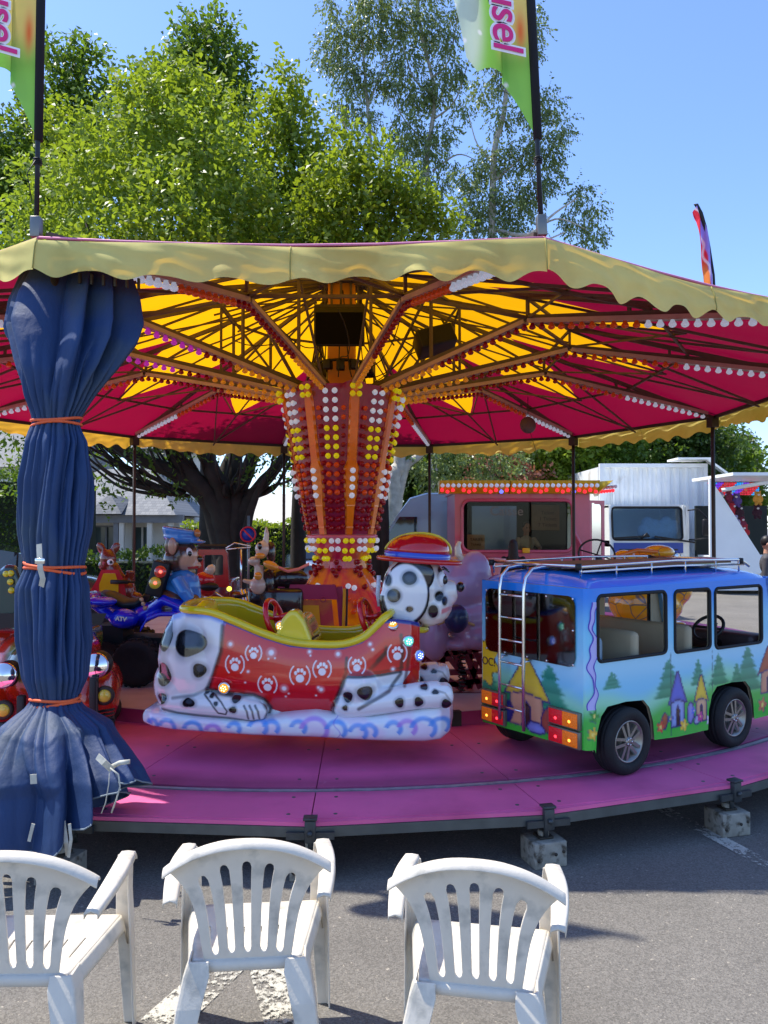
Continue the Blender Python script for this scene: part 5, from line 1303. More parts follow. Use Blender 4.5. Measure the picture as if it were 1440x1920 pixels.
def truck():
    d = 21.5; o = G(1230, d); t = thing('lorry', 'white and blue lorry cab in front of the corrugated container', 'lorry', o)
    X = lambda px: (px - 1230) / F * d; Z = lambda py: at(0, py, d).z
    mw = mat('lorry_white', S(236, 236, 228), .4, 0, .06, 2, coat=.3); mbu = mat('lorry_blue', S(28, 62, 150), .35, 0, .06, 2, coat=.4)
    a, b = X(1143), X(1286); zt = Z(946); wb, wt = Z(1012), Z(951)
    wi = rrect(a + .08, wb, b - .1, wt, .1)
    v, f = cdt([(a, .5), (b, .5), (b, zt), (a, zt)], [wi], .5, lambda p: (p[0], -.02 if p[1] < wb - .05 else -.02 + (p[1] - wb) * .12, p[1])); mb = MB(); mb.add(v, f); mb.box(((a + b) / 2, .95, .95), (b - a - .02, 1.9, .9)); mb.box(((a + b) / 2, .97, zt - .04), (b - a - .02, 1.7, .08)); mb.box((a + .04, .95, (zt + 1.2) / 2), (.06, 1.8, zt - 1.25)); mb.box((b - .04, .95, (zt + 1.2) / 2), (.06, 1.8, zt - 1.25)); mb.box(((a + b) / 2, 1.88, 1.9), (b - a - .04, .05, 1.0))
    part('cab', mb, mw, t)
    mb = MB(); mb.box(((a + b) / 2, -.04, (Z(1015) + Z(1034)) / 2 - .04), (b - a - .2, .03, Z(1015) - Z(1034))); part('blue_band', mb, mbu, t)
    mb = MB(); mb.prism(wi, lambda p: Vector((p[0], -.0 + max(0, (p[1] - wb)) * .12, p[1])), lambda p: Vector((p[0], .012 + max(0, (p[1] - wb)) * .12, p[1]))); part('windscreen', mb, glass('lorry_glass', (.6, .72, .8), .02, .97, 1.3), t)
    mb = MB(); mb.tube([Vector((p[0], -.03 + max(0, (p[1] - wb)) * .12, p[1])) for p in wi], .03, 6, closed=True); part('windscreen_seal', mb, m_rubber, t)
    mb = MB()
    for x0, x1, y0, y1 in ((1150, 1215, 1009, 1005), (1225, 1300, 1006, 1017)): mb.bar((X(x0), -.1, Z(y0)), (X(x1), -.1, Z(y1)), .03, .05)
    mb.tube([(X(1200), -.08, Z(1010)), (X(1210), -.14, Z(1000)), (X(1215), -.08, Z(1006))], .03, 6); part('wiper', mb, m_black, t)
    # pale crumpled plastic bag on the dashboard
    mb = MB(); r = random.Random(8)
    for i in range(9): mb.ell((X(1215 + i * 7), .35, Z(1000 - r.uniform(0, 18))), (.2, .15, .22), 12)
    bag = fuse('plastic_bag', mb, mat('bag_plastic', S(196, 204, 206), .25, 0, .1, 20, trans=.0, bump=1, bs=14), None, .03, 4); bag.location = o
    tag(bag, 'crumpled translucent plastic bag behind the lorry windscreen', 'bag')
    # door side, mirror
    mb = MB(); mb.box((b + .06, .9, (Z(948) + .9) / 2), (.1, 1.7, Z(948) - .9)); part('side_panel', mb, mw, t)
    mb = MB(); mb.box((X(1320), -.2, Z(989)), (.26, .12, .46), bev=.04); mm = part('wing_mirror', mb, m_black, t)
    mb = MB(); mb.tube([(X(1288), -.05, Z(957)), (X(1305), -.15, Z(955)), (X(1321), -.2, Z(972)), (X(1321), -.2, Z(1008)), (X(1300), -.1, Z(1012)), (X(1290), -.05, Z(1012))], .022, 6); part('mirror_arm', mb, m_black, t)
    # grille area / steps
    mb = MB()
    for i in range(5): mb.box(((a + b) / 2, -.05, .75 + i * .1), (b - a - .5, .03, .04))
    part('grille', mb, m_dark, t)
    mb = MB(); mb.box(((a + b) / 2, -.12, .48), (b - a, .2, .28), bev=.03); part('bumper', mb, mw, t)
    for s in (a + .25, b - .25):
        mb = MB(); mb.lathe([(.3, -.14), (.48, -.14), (.5, 0), (.48, .14), (.3, .14)], (s, .9, .5), 22, axis=(1, 0, 0)); part('wheel', mb, m_rubber, t)
        mb = MB(); mb.lathe([(.1, 0), (.12, .03), (.1, .05)], (s, -.03, .95), 16, axis=(0, -1, 0)); part('headlight', mb, m_chrome, t)
    # container
    d2 = 23.6; o2 = G(1230, d2); t2 = thing('container', 'white corrugated container body with rusty top edge behind the lorry cab', 'container', o2)
    X = lambda px: (px - 1230) / F * d2; Z = lambda py: at(0, py, d2).z
    a, b = X(1124), X(1326); z1 = Z(870); mb = MB(); n = 90; vs = []
    mc = mat('container_white', S(236, 238, 236), .5, 0, .1, 1.2, bump=.1, bs=6, col2=S(170, 150, 120), c2s=1.3, c2t=.72)
    for i in range(n + 1):
        x = a + .1 + (b - a - .2) * i / n; k = (i / n * 11) % 1; y = 0 if k < .35 else (.08 if .5 < k < .85 else (.08 * (k - .35) / .15 if k <= .5 else .08 * (1 - k) / .15)); vs += [(x, y, .9), (x, y, z1 - .1)]
    mb.add(vs, [(i * 2, i * 2 + 2, i * 2 + 3, i * 2 + 1) for i in range(n)]); part('corrugated_panel', mb, mc, t2)
    mb = MB(); mb.box(((a + b) / 2, .0, z1 - .05), (b - a, .14, .12)); mb.box(((a + b) / 2, .0, .85), (b - a, .14, .14)); mb.box((a + .06, 0, z1 / 2 + .4), (.12, .142, z1 - 1)); mb.box((b - .06, 0, z1 / 2 + .4), (.12, .142, z1 - 1)); part('frame', mb, mc, t2)
    mb = MB(); mb.box(((a + b) / 2, 3.2, z1 / 2 + .42), (b - a - .04, 6, z1 - 1)); mb.box((X(1150), -.03, 2.2), (.04, .04, 2)); part('side_wall', mb, mc, t2)
    mb = MB(); mb.bar((X(1262), 0, Z(862)), (X(1326), 0, Z(862)), .9, .06); mb.bar((X(1326), 0, Z(862)), (X(1358), -.2, Z(890)), .9, .06); part('roof_flap', mb, mat('lorry_white', (0, 0, 0)), t2)
    mb = MB(); mb.box(((a + b) / 2, 3.2, .55), (b - a - .5, 6, .3)); part('chassis', mb, m_dark, t2)
    # fair stall
    d3 = 20.5; o3 = G(1400, d3); t3 = thing('fair_stall', 'white fair stall with raised flap, sloping side board and coloured bulb panel', 'stall', o3)
    X = lambda px: (px - 1400) / F * d3; Z = lambda py: at(0, py, d3).z
    mst = mat('stall_white', S(240, 242, 240), .45, 0, .05, 1.5)
    mb = MB(); poly = [(X(1328), Z(897)), (X(1348), Z(925)), (X(1437), Z(1065)), (X(1430), Z(1075)), (X(1328), Z(1075))]
    mb.prism(poly, lambda p: Vector((p[0], -.1, p[1])), lambda p: Vector((p[0], -.02, p[1]))); part('side_board', mb, mst, t3)
    mb = MB(); mb.box((X(1425), .2, Z(894)), (2.4, 2.6, .08)); part('raised_flap', mb, mst, t3)
    mb = MB(); mb.tube([(X(1346), -.25, Z(920)), (X(1400), -.6, Z(910)), (X(1450), -.9, Z(902))], [.05, .05, .035], 8); part('gas_strut', mb, mst, t3)
    mb = MB(); mb.box((X(1440), 2.2, 1.3), (X(1520) - X(1372), .1, 2.2)); part('back_wall', mb, mat('stall_dark', S(26, 34, 30), .7, 0, .2, 2), t3)
    mb = MB(); mb.prism([(X(1375), Z(1000)), (X(1432), Z(1065)), (X(1380), Z(1065)), (X(1355), Z(1020))], lambda p: Vector((p[0], .2, p[1])), lambda p: Vector((p[0], .3, p[1]))); part('green_panel', mb, mat('dark_green_panel', S(30, 56, 44), .5, 0, .1), t3)
    mb = MB(); mb.box((X(1420), .6, Z(1075)), (2.2, 1.2, .9)); part('counter', mb, mst, t3)
    mb = MB(); mm = []; cl = [S(210, 30, 60), S(30, 160, 240), S(120, 50, 220), S(190, 40, 60)]
    mm = [mat('stall_bulb_%d' % i, c, .2, 0, 0, emit=c, es=.5) for i, c in enumerate(cl)]
    for i in range(34):
        for j in range(8):
            x = X(1352) + i * .045; z = Z(899) - .04 - j * .045
            if x > X(1352) + (j + 1) * .06: mb.ell((x, 1.0, z), .02, 6, mi=((i + j) // 4) % 4)
    tt = part('bulb_panel', mb, mm, t3); tt['kind'] = 'stuff'
    r = random.Random(2); cols = [S(150, 140, 170), S(120, 40, 60), S(90, 70, 130), S(190, 180, 190), S(170, 40, 50), S(60, 30, 40), S(210, 150, 60)]
    k = 0
    names = ['lilac', 'maroon', 'violet', 'white', 'red', 'dark brown', 'orange']
    where = ['at the top left of the hanging prizes', 'in the top middle of the hanging prizes', 'at the top right beside the bulb panel', 'in the second row near the white board', 'second row middle', 'second row right', 'third row beside the sloping board', 'third row middle', 'third row right, above the green panel', 'low in the bunch next to the white board', 'low in the middle of the bunch', 'lowest and farthest right above the counter', 'hanging at the right frame edge', 'hanging high at the right frame edge']
    pos = [(1366, 938), (1382, 932), (1398, 940), (1372, 958), (1388, 958), (1402, 962), (1380, 978), (1394, 980), (1406, 984), (1388, 998), (1400, 1002), (1412, 1000), (1436, 962), (1438, 936)]
    for i, (px, py) in enumerate(pos):
        c = cols[i % 7]; tb_ = thing('plush_toy', names[i % 7] + ' plush toy ' + where[i], 'plush toy', o3 + Vector((X(px), .5, Z(py))), r.uniform(-.6, .6), 'plush toys on the fair stall')
        mb = MB(); mb.ell((0, 0, 0), (.1, .09, .12)); mb.ell((0, -.02, .15), .085)
        for s in (-1, 1): mb.ell((s * .065, 0, .225), .03); mb.ell((s * .1, -.03, .02), (.04, .04, .08)); mb.ell((s * .06, -.06, -.12), (.04, .06, .04))
        fuse('body', mb, mat('plush_%d' % (i % 7), c, .95, 0, .2, 30), tb_, .02, 2)
        mb = MB(); mb.ell((0, -.1, .135), (.035, .02, .028)); part('snout', mb, mat('plush_3x', S(210, 200, 195), .9, 0, .1), tb_)
truck()
human('person', 'person in a grey top at the right edge behind the bus', G(1440, 12.5), radians(60), None, (0, 0, 1.5), S(26, 22, 22), S(70, 70, 74), trousers=S(40, 44, 56))
# round no-parking sign on a post by the tree
def sign():
    t = thing('road_sign', 'round blue road sign with red rim by the dark tree trunk', 'sign', G(466, 15.8))
    mb = MB(); mb.tube([(0, 0, 0), (0, 0, 2.0)], .03, 8); part('post', mb, m_alu, t)
    mb = MB(); mb.lathe([(.17, 0), (.17, .01)], (0, -.04, at(0, 1002, 15.8).z), 24, axis=(0, -1, 0)); part('disc', mb, mat('sign_blue', S(30, 60, 160), .4, 0, 0), t)
    mb = MB(); z = at(0, 1002, 15.8).z; mb.tube([(.15 * cos(a), -.055, z + .15 * sin(a)) for a in [2 * pi * i / 24 for i in range(24)]], .018, 6, closed=True); mb.bar((-.1, -.055, z + .1), (.1, -.055, z - .1), .01, .03); part('rim', mb, mat('sign_red', S(200, 30, 40), .4, 0, 0), t)
sign()
# ================================================================ dog shaped sledge ride
def sled():
    O = Vector((-.543, 5.12, 0)); t = thing('dog_sledge_ride', 'spotted white dog shaped sledge ride in a red coat with yellow cockpit', 'carousel ride', O, radians(-3))
    def Lp(px, py, y=-.33):
        u = F / (5.12 + y); return Vector(((px - 720) / u + .543, y, CAMH - (py - 990) / u))
    uN = F / 4.79
    X = lambda px: (px - 720) / uN + .543
    Z = lambda py: CAMH - (py - 990) / uN
    # hull outline: px, rim py, bottom py, half width
    st = [(290, 1205, 1325, .12), (300, 1180, 1335, .2), (320, 1155, 1340, .27), (350, 1146, 1342, .32), (400, 1150, 1343, .345), (450, 1168, 1344, .355), (500, 1188, 1345, .36), (550, 1203, 1346, .36), (600, 1208, 1347, .36), (650, 1207, 1348, .355), (685, 1196, 1348, .345), (705, 1180, 1345, .335), (725, 1160, 1340, .32), (750, 1160, 1325, .30), (775, 1164, 1305, .27), (792, 1170, 1290, .22)]
    mb = MB(); rings = []
    for px, zr, zb, hw in st:
        x = X(px); z1 = Z(zr); z0 = Z(zb); h = z1 - z0; n = 10; ring = []
        prof = []
        for i in range(n + 1):
            f = i / n; z = z1 - h * f; w_ = hw * (1 + .07 * sin(pi * min(1, f * 1.2))) * (1 - .30 * max(0, f - .55) ** 1.3 * 2)
            prof.append((w_, z))
        ring = [Vector((x, -w_, z)) for w_, z in prof] + [Vector((x, w_, z)) for w_, z in reversed(prof)]
        rings.append(ring)
    mb.loft(rings)
    # rear haunch, rear leg and paw, front shoulder and forearm (both sides)
    for s in (-1, 1):
        mb.ell((X(358), s * .24, Z(1240)), (.225, .15, .31)); mb.ell((X(330), s * .2, Z(1290)), (.17, .16, .2))
        mb.tube([(X(310), s * .27, Z(1318)), (X(380), s * .31, Z(1322)), (X(450), s * .335, Z(1325)), (X(490), s * .34, Z(1332))], [.085, .085, .08, .07], 14)
        for k in range(3): mb.ell((X(487 + 4 * k), s * (.30 + .035 * k), Z(1330)), (.055, .03, .055))
        mb.ell((X(680), s * .30, Z(1285)), (.14, .11, .14)); mb.ell((X(655), s * .30, Z(1320)), (.10, .10, .085))
        mb.tube([(X(650), s * .31, Z(1325)), (X(720), s * .33, Z(1312)), (X(790), s * .335, Z(1300)), (X(830), s * .335, Z(1296))], [.075, .08, .085, .085], 14)
        for k in range(3): mb.ell((X(838), s * (.295 + .042 * k), Z(1298)), (.055, .034, .075))
    mb.tube([(X(285), 0, Z(1300)), (X(277), 0, Z(1318)), (X(300), 0, Z(1328))], [.06, .05, .05], 10)
    cut = MB(); rings = []
    for px, zr, zb, hw in st:
        if px < 345 or px > 728: continue
        x = X(px); e = min(1, (px - 338) / 26, (735 - px) / 18); ww = (hw - .035) * max(.35, e) ** .5
        z0 = Z(1300) ; z1 = Z(zr) + .12
        rings.append([Vector((x, -ww, z1)), Vector((x, -ww, z0 + .05)), Vector((x, -ww * .85, z0)), Vector((x, ww * .85, z0)), Vector((x, ww, z0 + .05)), Vector((x, ww, z1))])
    cut.loft(rings)
    # ---- paint
    xs = np.array([X(a[0]) for a in st]); zr = np.array([Z(a[1]) for a in st]); hwv = np.array([a[3] for a in st])
    spots = [(363, 1205, 30, 24), (312, 1190, 16, 34), (312, 1266, 15, 22), (382, 1255, 12, 13), (308, 1310, 10, 10), (362, 1315, 12, 8), (452, 1307, 8, 6), (448, 1325, 7, 6), (394, 1296, 4, 4), (405, 1302, 4, 4), (415, 1315, 4, 4),
             (660, 1300, 9, 10), (692, 1292, 14, 13), (655, 1320, 5, 5), (755, 1308, 8, 9), (790, 1306, 8, 9), (840, 1310, 9, 9), (800, 1280, 7, 5), (820, 1288, 6, 4)]
    paws = [(449, 1243, 1.0), (484, 1222, .85), (510, 1280, 1.0), (571, 1262, 1.05), (612, 1250, .95), (676, 1243, .9), (750, 1223, 1.0)]
    stars = [(440, 1206, 5), (517, 1221, 7), (588, 1219, 4), (641, 1223, 5), (700, 1205, 4), (705, 1215, 3), (541, 1287, 6), (610, 1288, 5), (512, 1232, 2), (524, 1231, 2), (590, 1226, 2), (474, 1256, 3), (468, 1277, 2), (543, 1303, 2), (549, 1297, 2), (600, 1300, 2), (605, 1284, 3), (690, 1270, 4), (742, 1252, 4)]
    RED = S(208, 18, 24); WHT = S(226, 228, 232); BLK = S(14, 14, 18); YEL = S(216, 200, 24)
    def paint(p):
        x, y, z = p[:, 0], p[:, 1], p[:, 2]; px = (x - .543) * uN + 720; py = 990 + (CAMH - z) * uN
        # boundary lines in picture units: red coat region
        n = len(p); c = np.tile(np.array(WHT), (n, 1))
        rimz = np.interp(x, xs, zr); rimpy = 990 + (CAMH - rimz) * uN
        lx = np.interp(py, [1150, 1180, 1220, 1260, 1290, 1310, 1345], [425, 424, 420, 408, 396, 392, 390])     # left edge of coat
        coat = (px > lx) & (py < 1346)
        # rear leg below the coat edge
        lowb = np.interp(px, [390, 420, 450, 480, 500, 515, 560, 620, 632, 640, 650, 660, 700, 755, 800], [1290, 1296, 1300, 1300, 1308, 1330, 1346, 1346, 1330, 1300, 1272, 1262, 1262, 1256, 1262])
        coat &= (py < lowb)
        chest = (px > 735) & (px < 790) & (py < np.interp(px, [735, 760, 775, 790], [1262, 1312, 1306, 1290])); coat |= chest & (np.abs(y) < .27)
        d = np.minimum(np.abs(px - lx) * (py < 1292), 1e3 * (py >= 1292) + 0 * px)
        cm = coat.astype(float); c = pmix(c, RED, cm)
        # airbrushed outlines
        def line(pts, wdt, soft, col, k=1.0, msk=None):
            nonlocal c
            best = np.full(n, 1e9)
            for (x0, y0), (x1, y1) in zip(pts[:-1], pts[1:]):
                dx, dy = x1 - x0, y1 - y0; tt = np.clip(((px - x0) * dx + (py - y0) * dy) / (dx * dx + dy * dy + 1e-9), 0, 1)
                best = np.minimum(best, np.hypot(px - x0 - tt * dx, py - y0 - tt * dy))
            m = ss(wdt + soft, wdt * .6, best) * k
            if msk is not None: m = m * msk
            c = pmix(c, col, m)
        out = np.abs(y) > np.interp(x, xs, hwv) * .6
        o_ = out * 1.0
        line([(424, 1172), (422, 1220), (408, 1262), (394, 1292)], 1.8, 5, BLK, .85, o_)
        line([(394, 1292), (420, 1297), (450, 1301), (482, 1301), (502, 1310), (512, 1326)], 2, 5, BLK, .9, o_)
        line([(512, 1330), (505, 1346), (480, 1348), (440, 1342), (340, 1336), (285, 1325), (272, 1310)], 1.6, 3.5, BLK, .85, o_)
        line([(394, 1292), (370, 1302), (330, 1308)], 1.2, 4, S(60, 60, 66), .6, o_)
        line([(655, 1262), (645, 1290), (630, 1325), (632, 1345), (660, 1350), (720, 1338), (790, 1325), (830, 1325)], 2.2, 5, BLK, .9, o_)
        line([(655, 1264), (720, 1262), (755, 1257)], 2.2, 3, BLK, .9, o_); line([(657, 1230), (655, 1264)], 1.5, 3, BLK, .9, o_)
        line([(655, 1259), (720, 1256), (760, 1250)], 1.4, 2, S(60, 16, 18), .8, o_)
        line([(757, 1190), (760, 1220), (756, 1262), (735, 1290), (700, 1310), (680, 1322)], 1.6, 4, BLK, .8, o_)
        line([(775, 1195), (770, 1240), (764, 1280)], 1.3, 4, S(90, 10, 12), .8)
        line([(715, 1235), (728, 1222), (730, 1212)], 1.4, 5, S(60, 20, 14), .8, o_); line([(690, 1262), (712, 1240), (728, 1222)], 1.4, 5, S(60, 20, 14), .8, o_)
        line([(390, 1300), (404, 1312), (420, 1332), (434, 1334), (437, 1328), (425, 1312), (412, 1302), (396, 1294)], 1.0, 1.6, BLK, .9, o_)
        for q in (-1, 0, 1): line([(478 + q * 10, 1318), (484 + q * 10, 1328), (486 + q * 10, 1342)], 1.3, 1.8, BLK, .8, o_)
        line([(818, 1284), (838, 1290), (846, 1302)], .9, 2, BLK, .5, o_)
        # soft shading under the coat near the waves: orange glow of airbrush
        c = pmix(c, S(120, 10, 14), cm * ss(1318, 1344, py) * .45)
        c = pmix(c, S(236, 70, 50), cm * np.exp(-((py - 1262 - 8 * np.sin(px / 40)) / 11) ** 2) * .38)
        for sx, sy, a, b in spots:
            q = np.hypot((px - sx) / a, (py - sy) / b); q = q * (1 + .08 * np.sin(3 * np.arctan2(py - sy, px - sx) + sx))
            c = pmix(c, S(112, 116, 126), ss(1.75, 1.0, q) * .55 * o_); c = pmix(c, BLK, ss(1.06, .94, q) * o_); 
            c = pmix(c, S(70, 80, 96), ss(.75, .3, np.hypot((px - sx) / a - .1, (py - sy) / b + .28)) * .55 * o_ * (a > 9))
        # top edge blue piping + white fog under the rear rim
        c = pmix(c, S(70, 120, 220), ss(rimpy + 15, rimpy + 6, py) * (px < 430) * o_ * .8)
        c = pmix(c, S(30, 40, 130), ss(rimpy + 9, rimpy + 6, py) * (px >= 425) * o_)
        W = S(238, 232, 238)
        if True:
            for sx, sy, k in paws:
                k = k * .84
                msk = o_
                q = np.hypot((px - sx) / (8.5 * k), (py - sy - 5 * k) / (8 * k)); q = q * (1 + .16 * np.cos(np.arctan2(py - sy - 5, px - sx) * 1.0 - pi / 2) * -1)
                c = pmix(c, W, ss(1.1, .95, q) * msk)
                for tx, ty, tr in ((-9, -5, 3.1), (-3.5, -10.5, 3.3), (4, -10.5, 3.3), (9.5, -5, 3.1)):
                    c = pmix(c, W, ss(1.15, .9, np.hypot((px - sx - tx * k) / (tr * k), (py - sy - ty * k) / (tr * 1.35 * k))) * msk)
                rr_ = np.hypot((px - sx) / 1.0, (py - sy) / 1.15); ang = np.abs(np.arctan2(py - sy, np.abs(px - sx)))
                c = pmix(c, W, ss(1.7, .8, np.abs(rr_ - 21 * k)) * (ang < 1.0) * .9 * msk)
            for sx, sy, r in stars:
                q = np.hypot(px - sx, py - sy); c = pmix(c, W, (ss(r, r * .4, q) * .8 + ss(r * 1.8, r, q) * .2) * o_)
        # cockpit interior and rim in yellow
        hwx = np.interp(x, xs, hwv)
        inside = (px > 344) & (px < 730) & (np.abs(y) < hwx - .022) & (z > Z(1306))
        c = pmix(c, S(196, 178, 30), inside * 1.0)
        return c
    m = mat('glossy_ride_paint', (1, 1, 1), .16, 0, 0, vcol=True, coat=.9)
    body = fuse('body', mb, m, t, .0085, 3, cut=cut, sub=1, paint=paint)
    # yellow rolled rim with airbrushed specks
    mb = MB(); pts = []
    rim = [(px, zr_, hw) for px, zr_, zb, hw in st if 345 <= px <= 726]
    for px, zr_, hw in rim: pts.append(Vector((X(px), -hw + .01, Z(zr_) + .006)))
    pts.append(Vector((X(737), -.24, Z(1150)))); pts.append(Vector((X(740), 0, Z(1147)))); pts.append(Vector((X(737), .24, Z(1150))))
    for px, zr_, hw in reversed(rim): pts.append(Vector((X(px), hw - .01, Z(zr_) + .006)))
    pts += [Vector((X(336), .2, Z(1143))), Vector((X(332), 0, Z(1141))), Vector((X(336), -.2, Z(1143)))]
    n = len(pts); q = []
    for i in range(n):
        for k in range(4):
            f = k / 4; p0, p1, p2, p3 = pts[i - 1], pts[i], pts[(i + 1) % n], pts[(i + 2) % n]
            q.append(.5 * ((2 * p1) + (p2 - p0) * f + (2 * p0 - 5 * p1 + 4 * p2 - p3) * f * f + (3 * p1 - p0 - 3 * p2 + p3) * f ** 3))
    mb.tube(q, .026, 10, closed=True)
    my = mat('ride_yellow', S(216, 196, 20), .18, 0, .1, 6, coat=.9)
    part('cockpit_rim', mb, my, t)
    # seat backs / humps in the cockpit
    def ypaint(p):
        c = np.tile(np.array(S(216, 196, 20)), (len(p), 1)); x, y, z = p[:, 0], p[:, 1], p[:, 2]
        k = np.exp(-(((z - p[:, 2].mean()) / .07) ** 2)) * (np.sin(x * 190 + z * 30) > .2) * (np.abs(y) < .2); return pmix(c, S(60, 58, 20), np.clip(k, 0, 1) * .75)
    mv = mat('ride_yellow_painted', (1, 1, 1), .18, 0, 0, vcol=True, coat=.9)
    mb = MB(); mb.loft([[Vector((X(538 + 42 * v) + .02 * cos(a), .29 * cos(a) - 0, Z(1200) + .21 * v)) + Vector((.06 * sin(a), 0, 0)) for a in [2 * pi * i / 24 for i in range(24)]] for v in (-.8, .2, .6)] + [[Vector((X(560), .22 * cos(a), Z(1200) + .16 + .03 * 0)) + Vector((.03 * sin(a), 0, 0)) for a in [2 * pi * i / 24 for i in range(24)]]])
    # dashboard hump
    mb = MB()
    for y0, y1, k in ((-.34, -.20, 1.0), (-.2, .30, .72)):
        P5 = [(508, 1222), (534, 1160), (548, 1144), (562, 1144), (576, 1160), (600, 1222)]
        mb.loft([[Vector((X(555 + (a_ - 555) * k), y, Z(1222 + (b_ - 1222) * k))) for a_, b_ in P5] for y in (y0, y1)])
    fuse('dashboard', mb, mv, t, .009, 10, paint=ypaint)
    mb = MB()
    mb.ell((X(362), 0, Z(1165)), (.05, .29, .11)); mb.box((X(405), 0, Z(1235)), (.16, .56, .1), bev=.03)
    fuse('seat', mb, mv, t, .011, 6, paint=ypaint)
    mr = mat('steering_red', S(200, 20, 32), .22, 0, .05, coat=.6)
    for px, yy in ((508, -.12), (688, -.05)):
        mb = MB(); c = Vector((X(px), yy, Z(1168))); ax = Vector((.94, -.18, .30)).normalized(); a1 = ax.orthogonal().normalized(); a2 = ax.cross(a1)
        mb.tube([c + (a1 * cos(a) + a2 * sin(a)) * .125 for a in [2 * pi * i / 28 for i in range(28)]], .018, 10, closed=True)
        for k in range(3): a = 2 * pi * k / 3; mb.tube([c, c + (a1 * cos(a) + a2 * sin(a)) * .12], .012, 8)
        mb.tube([c, c - ax * -.1], .02, 8); part('steering_wheel', mb, mr, t)
    # round lamps
    for px, py, y, kd, nv in ((532, 1174, -.315, 'amber', (-.1, -1, .15)), (426, 1290, -.375, 'amber', (0, -1, 0)), (741, 1170, -.30, 'amber', (0, -.6, .8)), (770, 1200, -.29, 'teal', (.3, -1, 0)), (789, 1226, -.24, 'blue', (.6, -1, 0)), (806, 1287, -.16, 'teal', (0, -1, .6))):
        c = Lp(px, py, y); nn = Vector(nv).normalized(); mb = MB(); mb.lathe([(.036, -.02), (.038, .004), (.031, .009)], c, 20, axis=nn, mi=0); o = part('lamp', mb, m_chrome, t)
        mb = MB(); mb.lathe([(.029, .0), (.029, .01), (.02, .018), (.006, .021)], c, 14, axis=nn, smooth=False); a1 = nn.orthogonal().normalized(); a2 = nn.cross(a1)
        col = {'amber': (1, .42, .02), 'teal': (.1, .7, .5), 'blue': (.1, .2, 1)}[kd]
        part('lens', mb, mat('lens_' + kd, col, .15, 0, 0, emit=col, es=.35), o)
        mb = MB()
        for k in range(7): a = 2 * pi * k / 6; r_ = .015 if k < 6 else 0; mb.ell(c + (a1 * cos(a) + a2 * sin(a)) * r_ + nn * .02, .0035, 6)
        part('lens_sparkle', mb, mat('led_' + kd, (1, 1, .8), .3, 0, 0, emit=tuple(min(1, v + .4) for v in col), es=2.5), o)
    # wave base
    def wpaint(p):
        x, y, z = p[:, 0], p[:, 1], p[:, 2]; px = (x - .543) * uN + 720; py = 990 + (CAMH - z) * uN; n = len(p)
        c = np.tile(np.array(S(226, 234, 244)), (n, 1)); ymid = np.interp(px, [257, 400, 560, 650, 850], [1353, 1358, 1350, 1362, 1350])
        c = pmix(c, S(232, 196, 226), ss(.2, .8, np.sin(px / 15 + 1.5 * np.sin(py / 11)) * .5 + .5) * .45)
        c = pmix(c, S(244, 180, 216), ss(1376, 1388, py - (px - 400) * .018) * .7)
        for k, (cx, r) in enumerate(((290, 10), (322, 14), (372, 15), (410, 12), (450, 10), (495, 15), (520, 12), (570, 12), (600, 22), (640, 16), (680, 14), (700, 12), (745, 12), (770, 14), (800, 20), (830, 16))):
            cy = np.interp(cx, [257, 400, 560, 650, 850], [1355, 1364, 1360, 1364, 1352]) + 3 * sin(cx); a = np.arctan2(py - cy, px - cx); q = np.hypot((px - cx), (py - cy) * 1.1)
            arc = ss(7.5, 1.5, np.abs(q - r * (1 - .06 * a))) * (a < .9) * (a > -3.0); c = pmix(c, S(44, 140, 232) if k % 5 != 3 else S(172, 120, 220), arc * .8)
        c = pmix(c, S(120, 90, 214), ss(2, .8, np.abs(px - 640 - 6 * np.sin(py / 6))) * .5)
        c = pmix(c, S(36, 110, 220), ss(9, 2, np.hypot(px - 286, py - 1354)) * .8)
        return c
    mb = MB(); rings = []
    for px, zt_, zb, hw in ((257, 1352, 1360, .16), (262, 1338, 1366, .26), (285, 1334, 1368, .34), (330, 1334, 1371, .39), (400, 1338, 1374, .40), (480, 1342, 1378, .405), (560, 1330, 1381, .405), (600, 1326, 1382, .405), (650, 1334, 1384, .405), (700, 1334, 1386, .405), (760, 1320, 1388, .40), (800, 1312, 1389, .395), (830, 1308, 1386, .37), (848, 1312, 1375, .30), (855, 1325, 1355, .18)):
        a, b = Z(zt_), Z(zb); c = (a + b) / 2; h = (a - b) / 2
        rings.append([Vector((X(px), hw * (abs(cos(q)) ** .35) * (1 if cos(q) > 0 else -1), c + h * (abs(sin(q)) ** .6) * (1 if sin(q) > 0 else -1))) for q in [2 * pi * i / 28 for i in range(28)]])
    mb.loft(rings); fuse('wave_base', mb, m, t, .0085, 6, sub=1, paint=wpaint)
    # ---- head
    uC = F / 5.12
    hx = lambda px: (px - 720) / uC + .543
    hz = lambda py: CAMH - (py - 990) / uC
    mb = MB(); mb.ell((hx(778), 0, hz(1100)), (.215, .20, .225)); mb.ell((hx(800), 0, hz(1130)), (.17, .17, .15)); mb.ell((hx(770), 0, hz(1150)), (.12, .12, .10))
    mb.tube([(hx(815), 0, hz(1108)), (hx(840), 0, hz(1106)), (hx(855), 0, hz(1104))], [.11, .075, .055], 14); mb.ell((hx(838), 0, hz(1122)), (.06, .07, .04))
    mb.tube([(hx(812), 0, hz(1150)), (hx(836), 0, hz(1152))], [.06, .02], 10)
    hs = [(728, 1085, 7, 11), (768, 1078, 0, 0), (739, 1112, 0, 0), (811, 1140, 9, 12), (822, 1113, 8, 9), (832, 1122, 5, 8), (780, 1165, 11, 7), (826, 1066, 6, 6)]
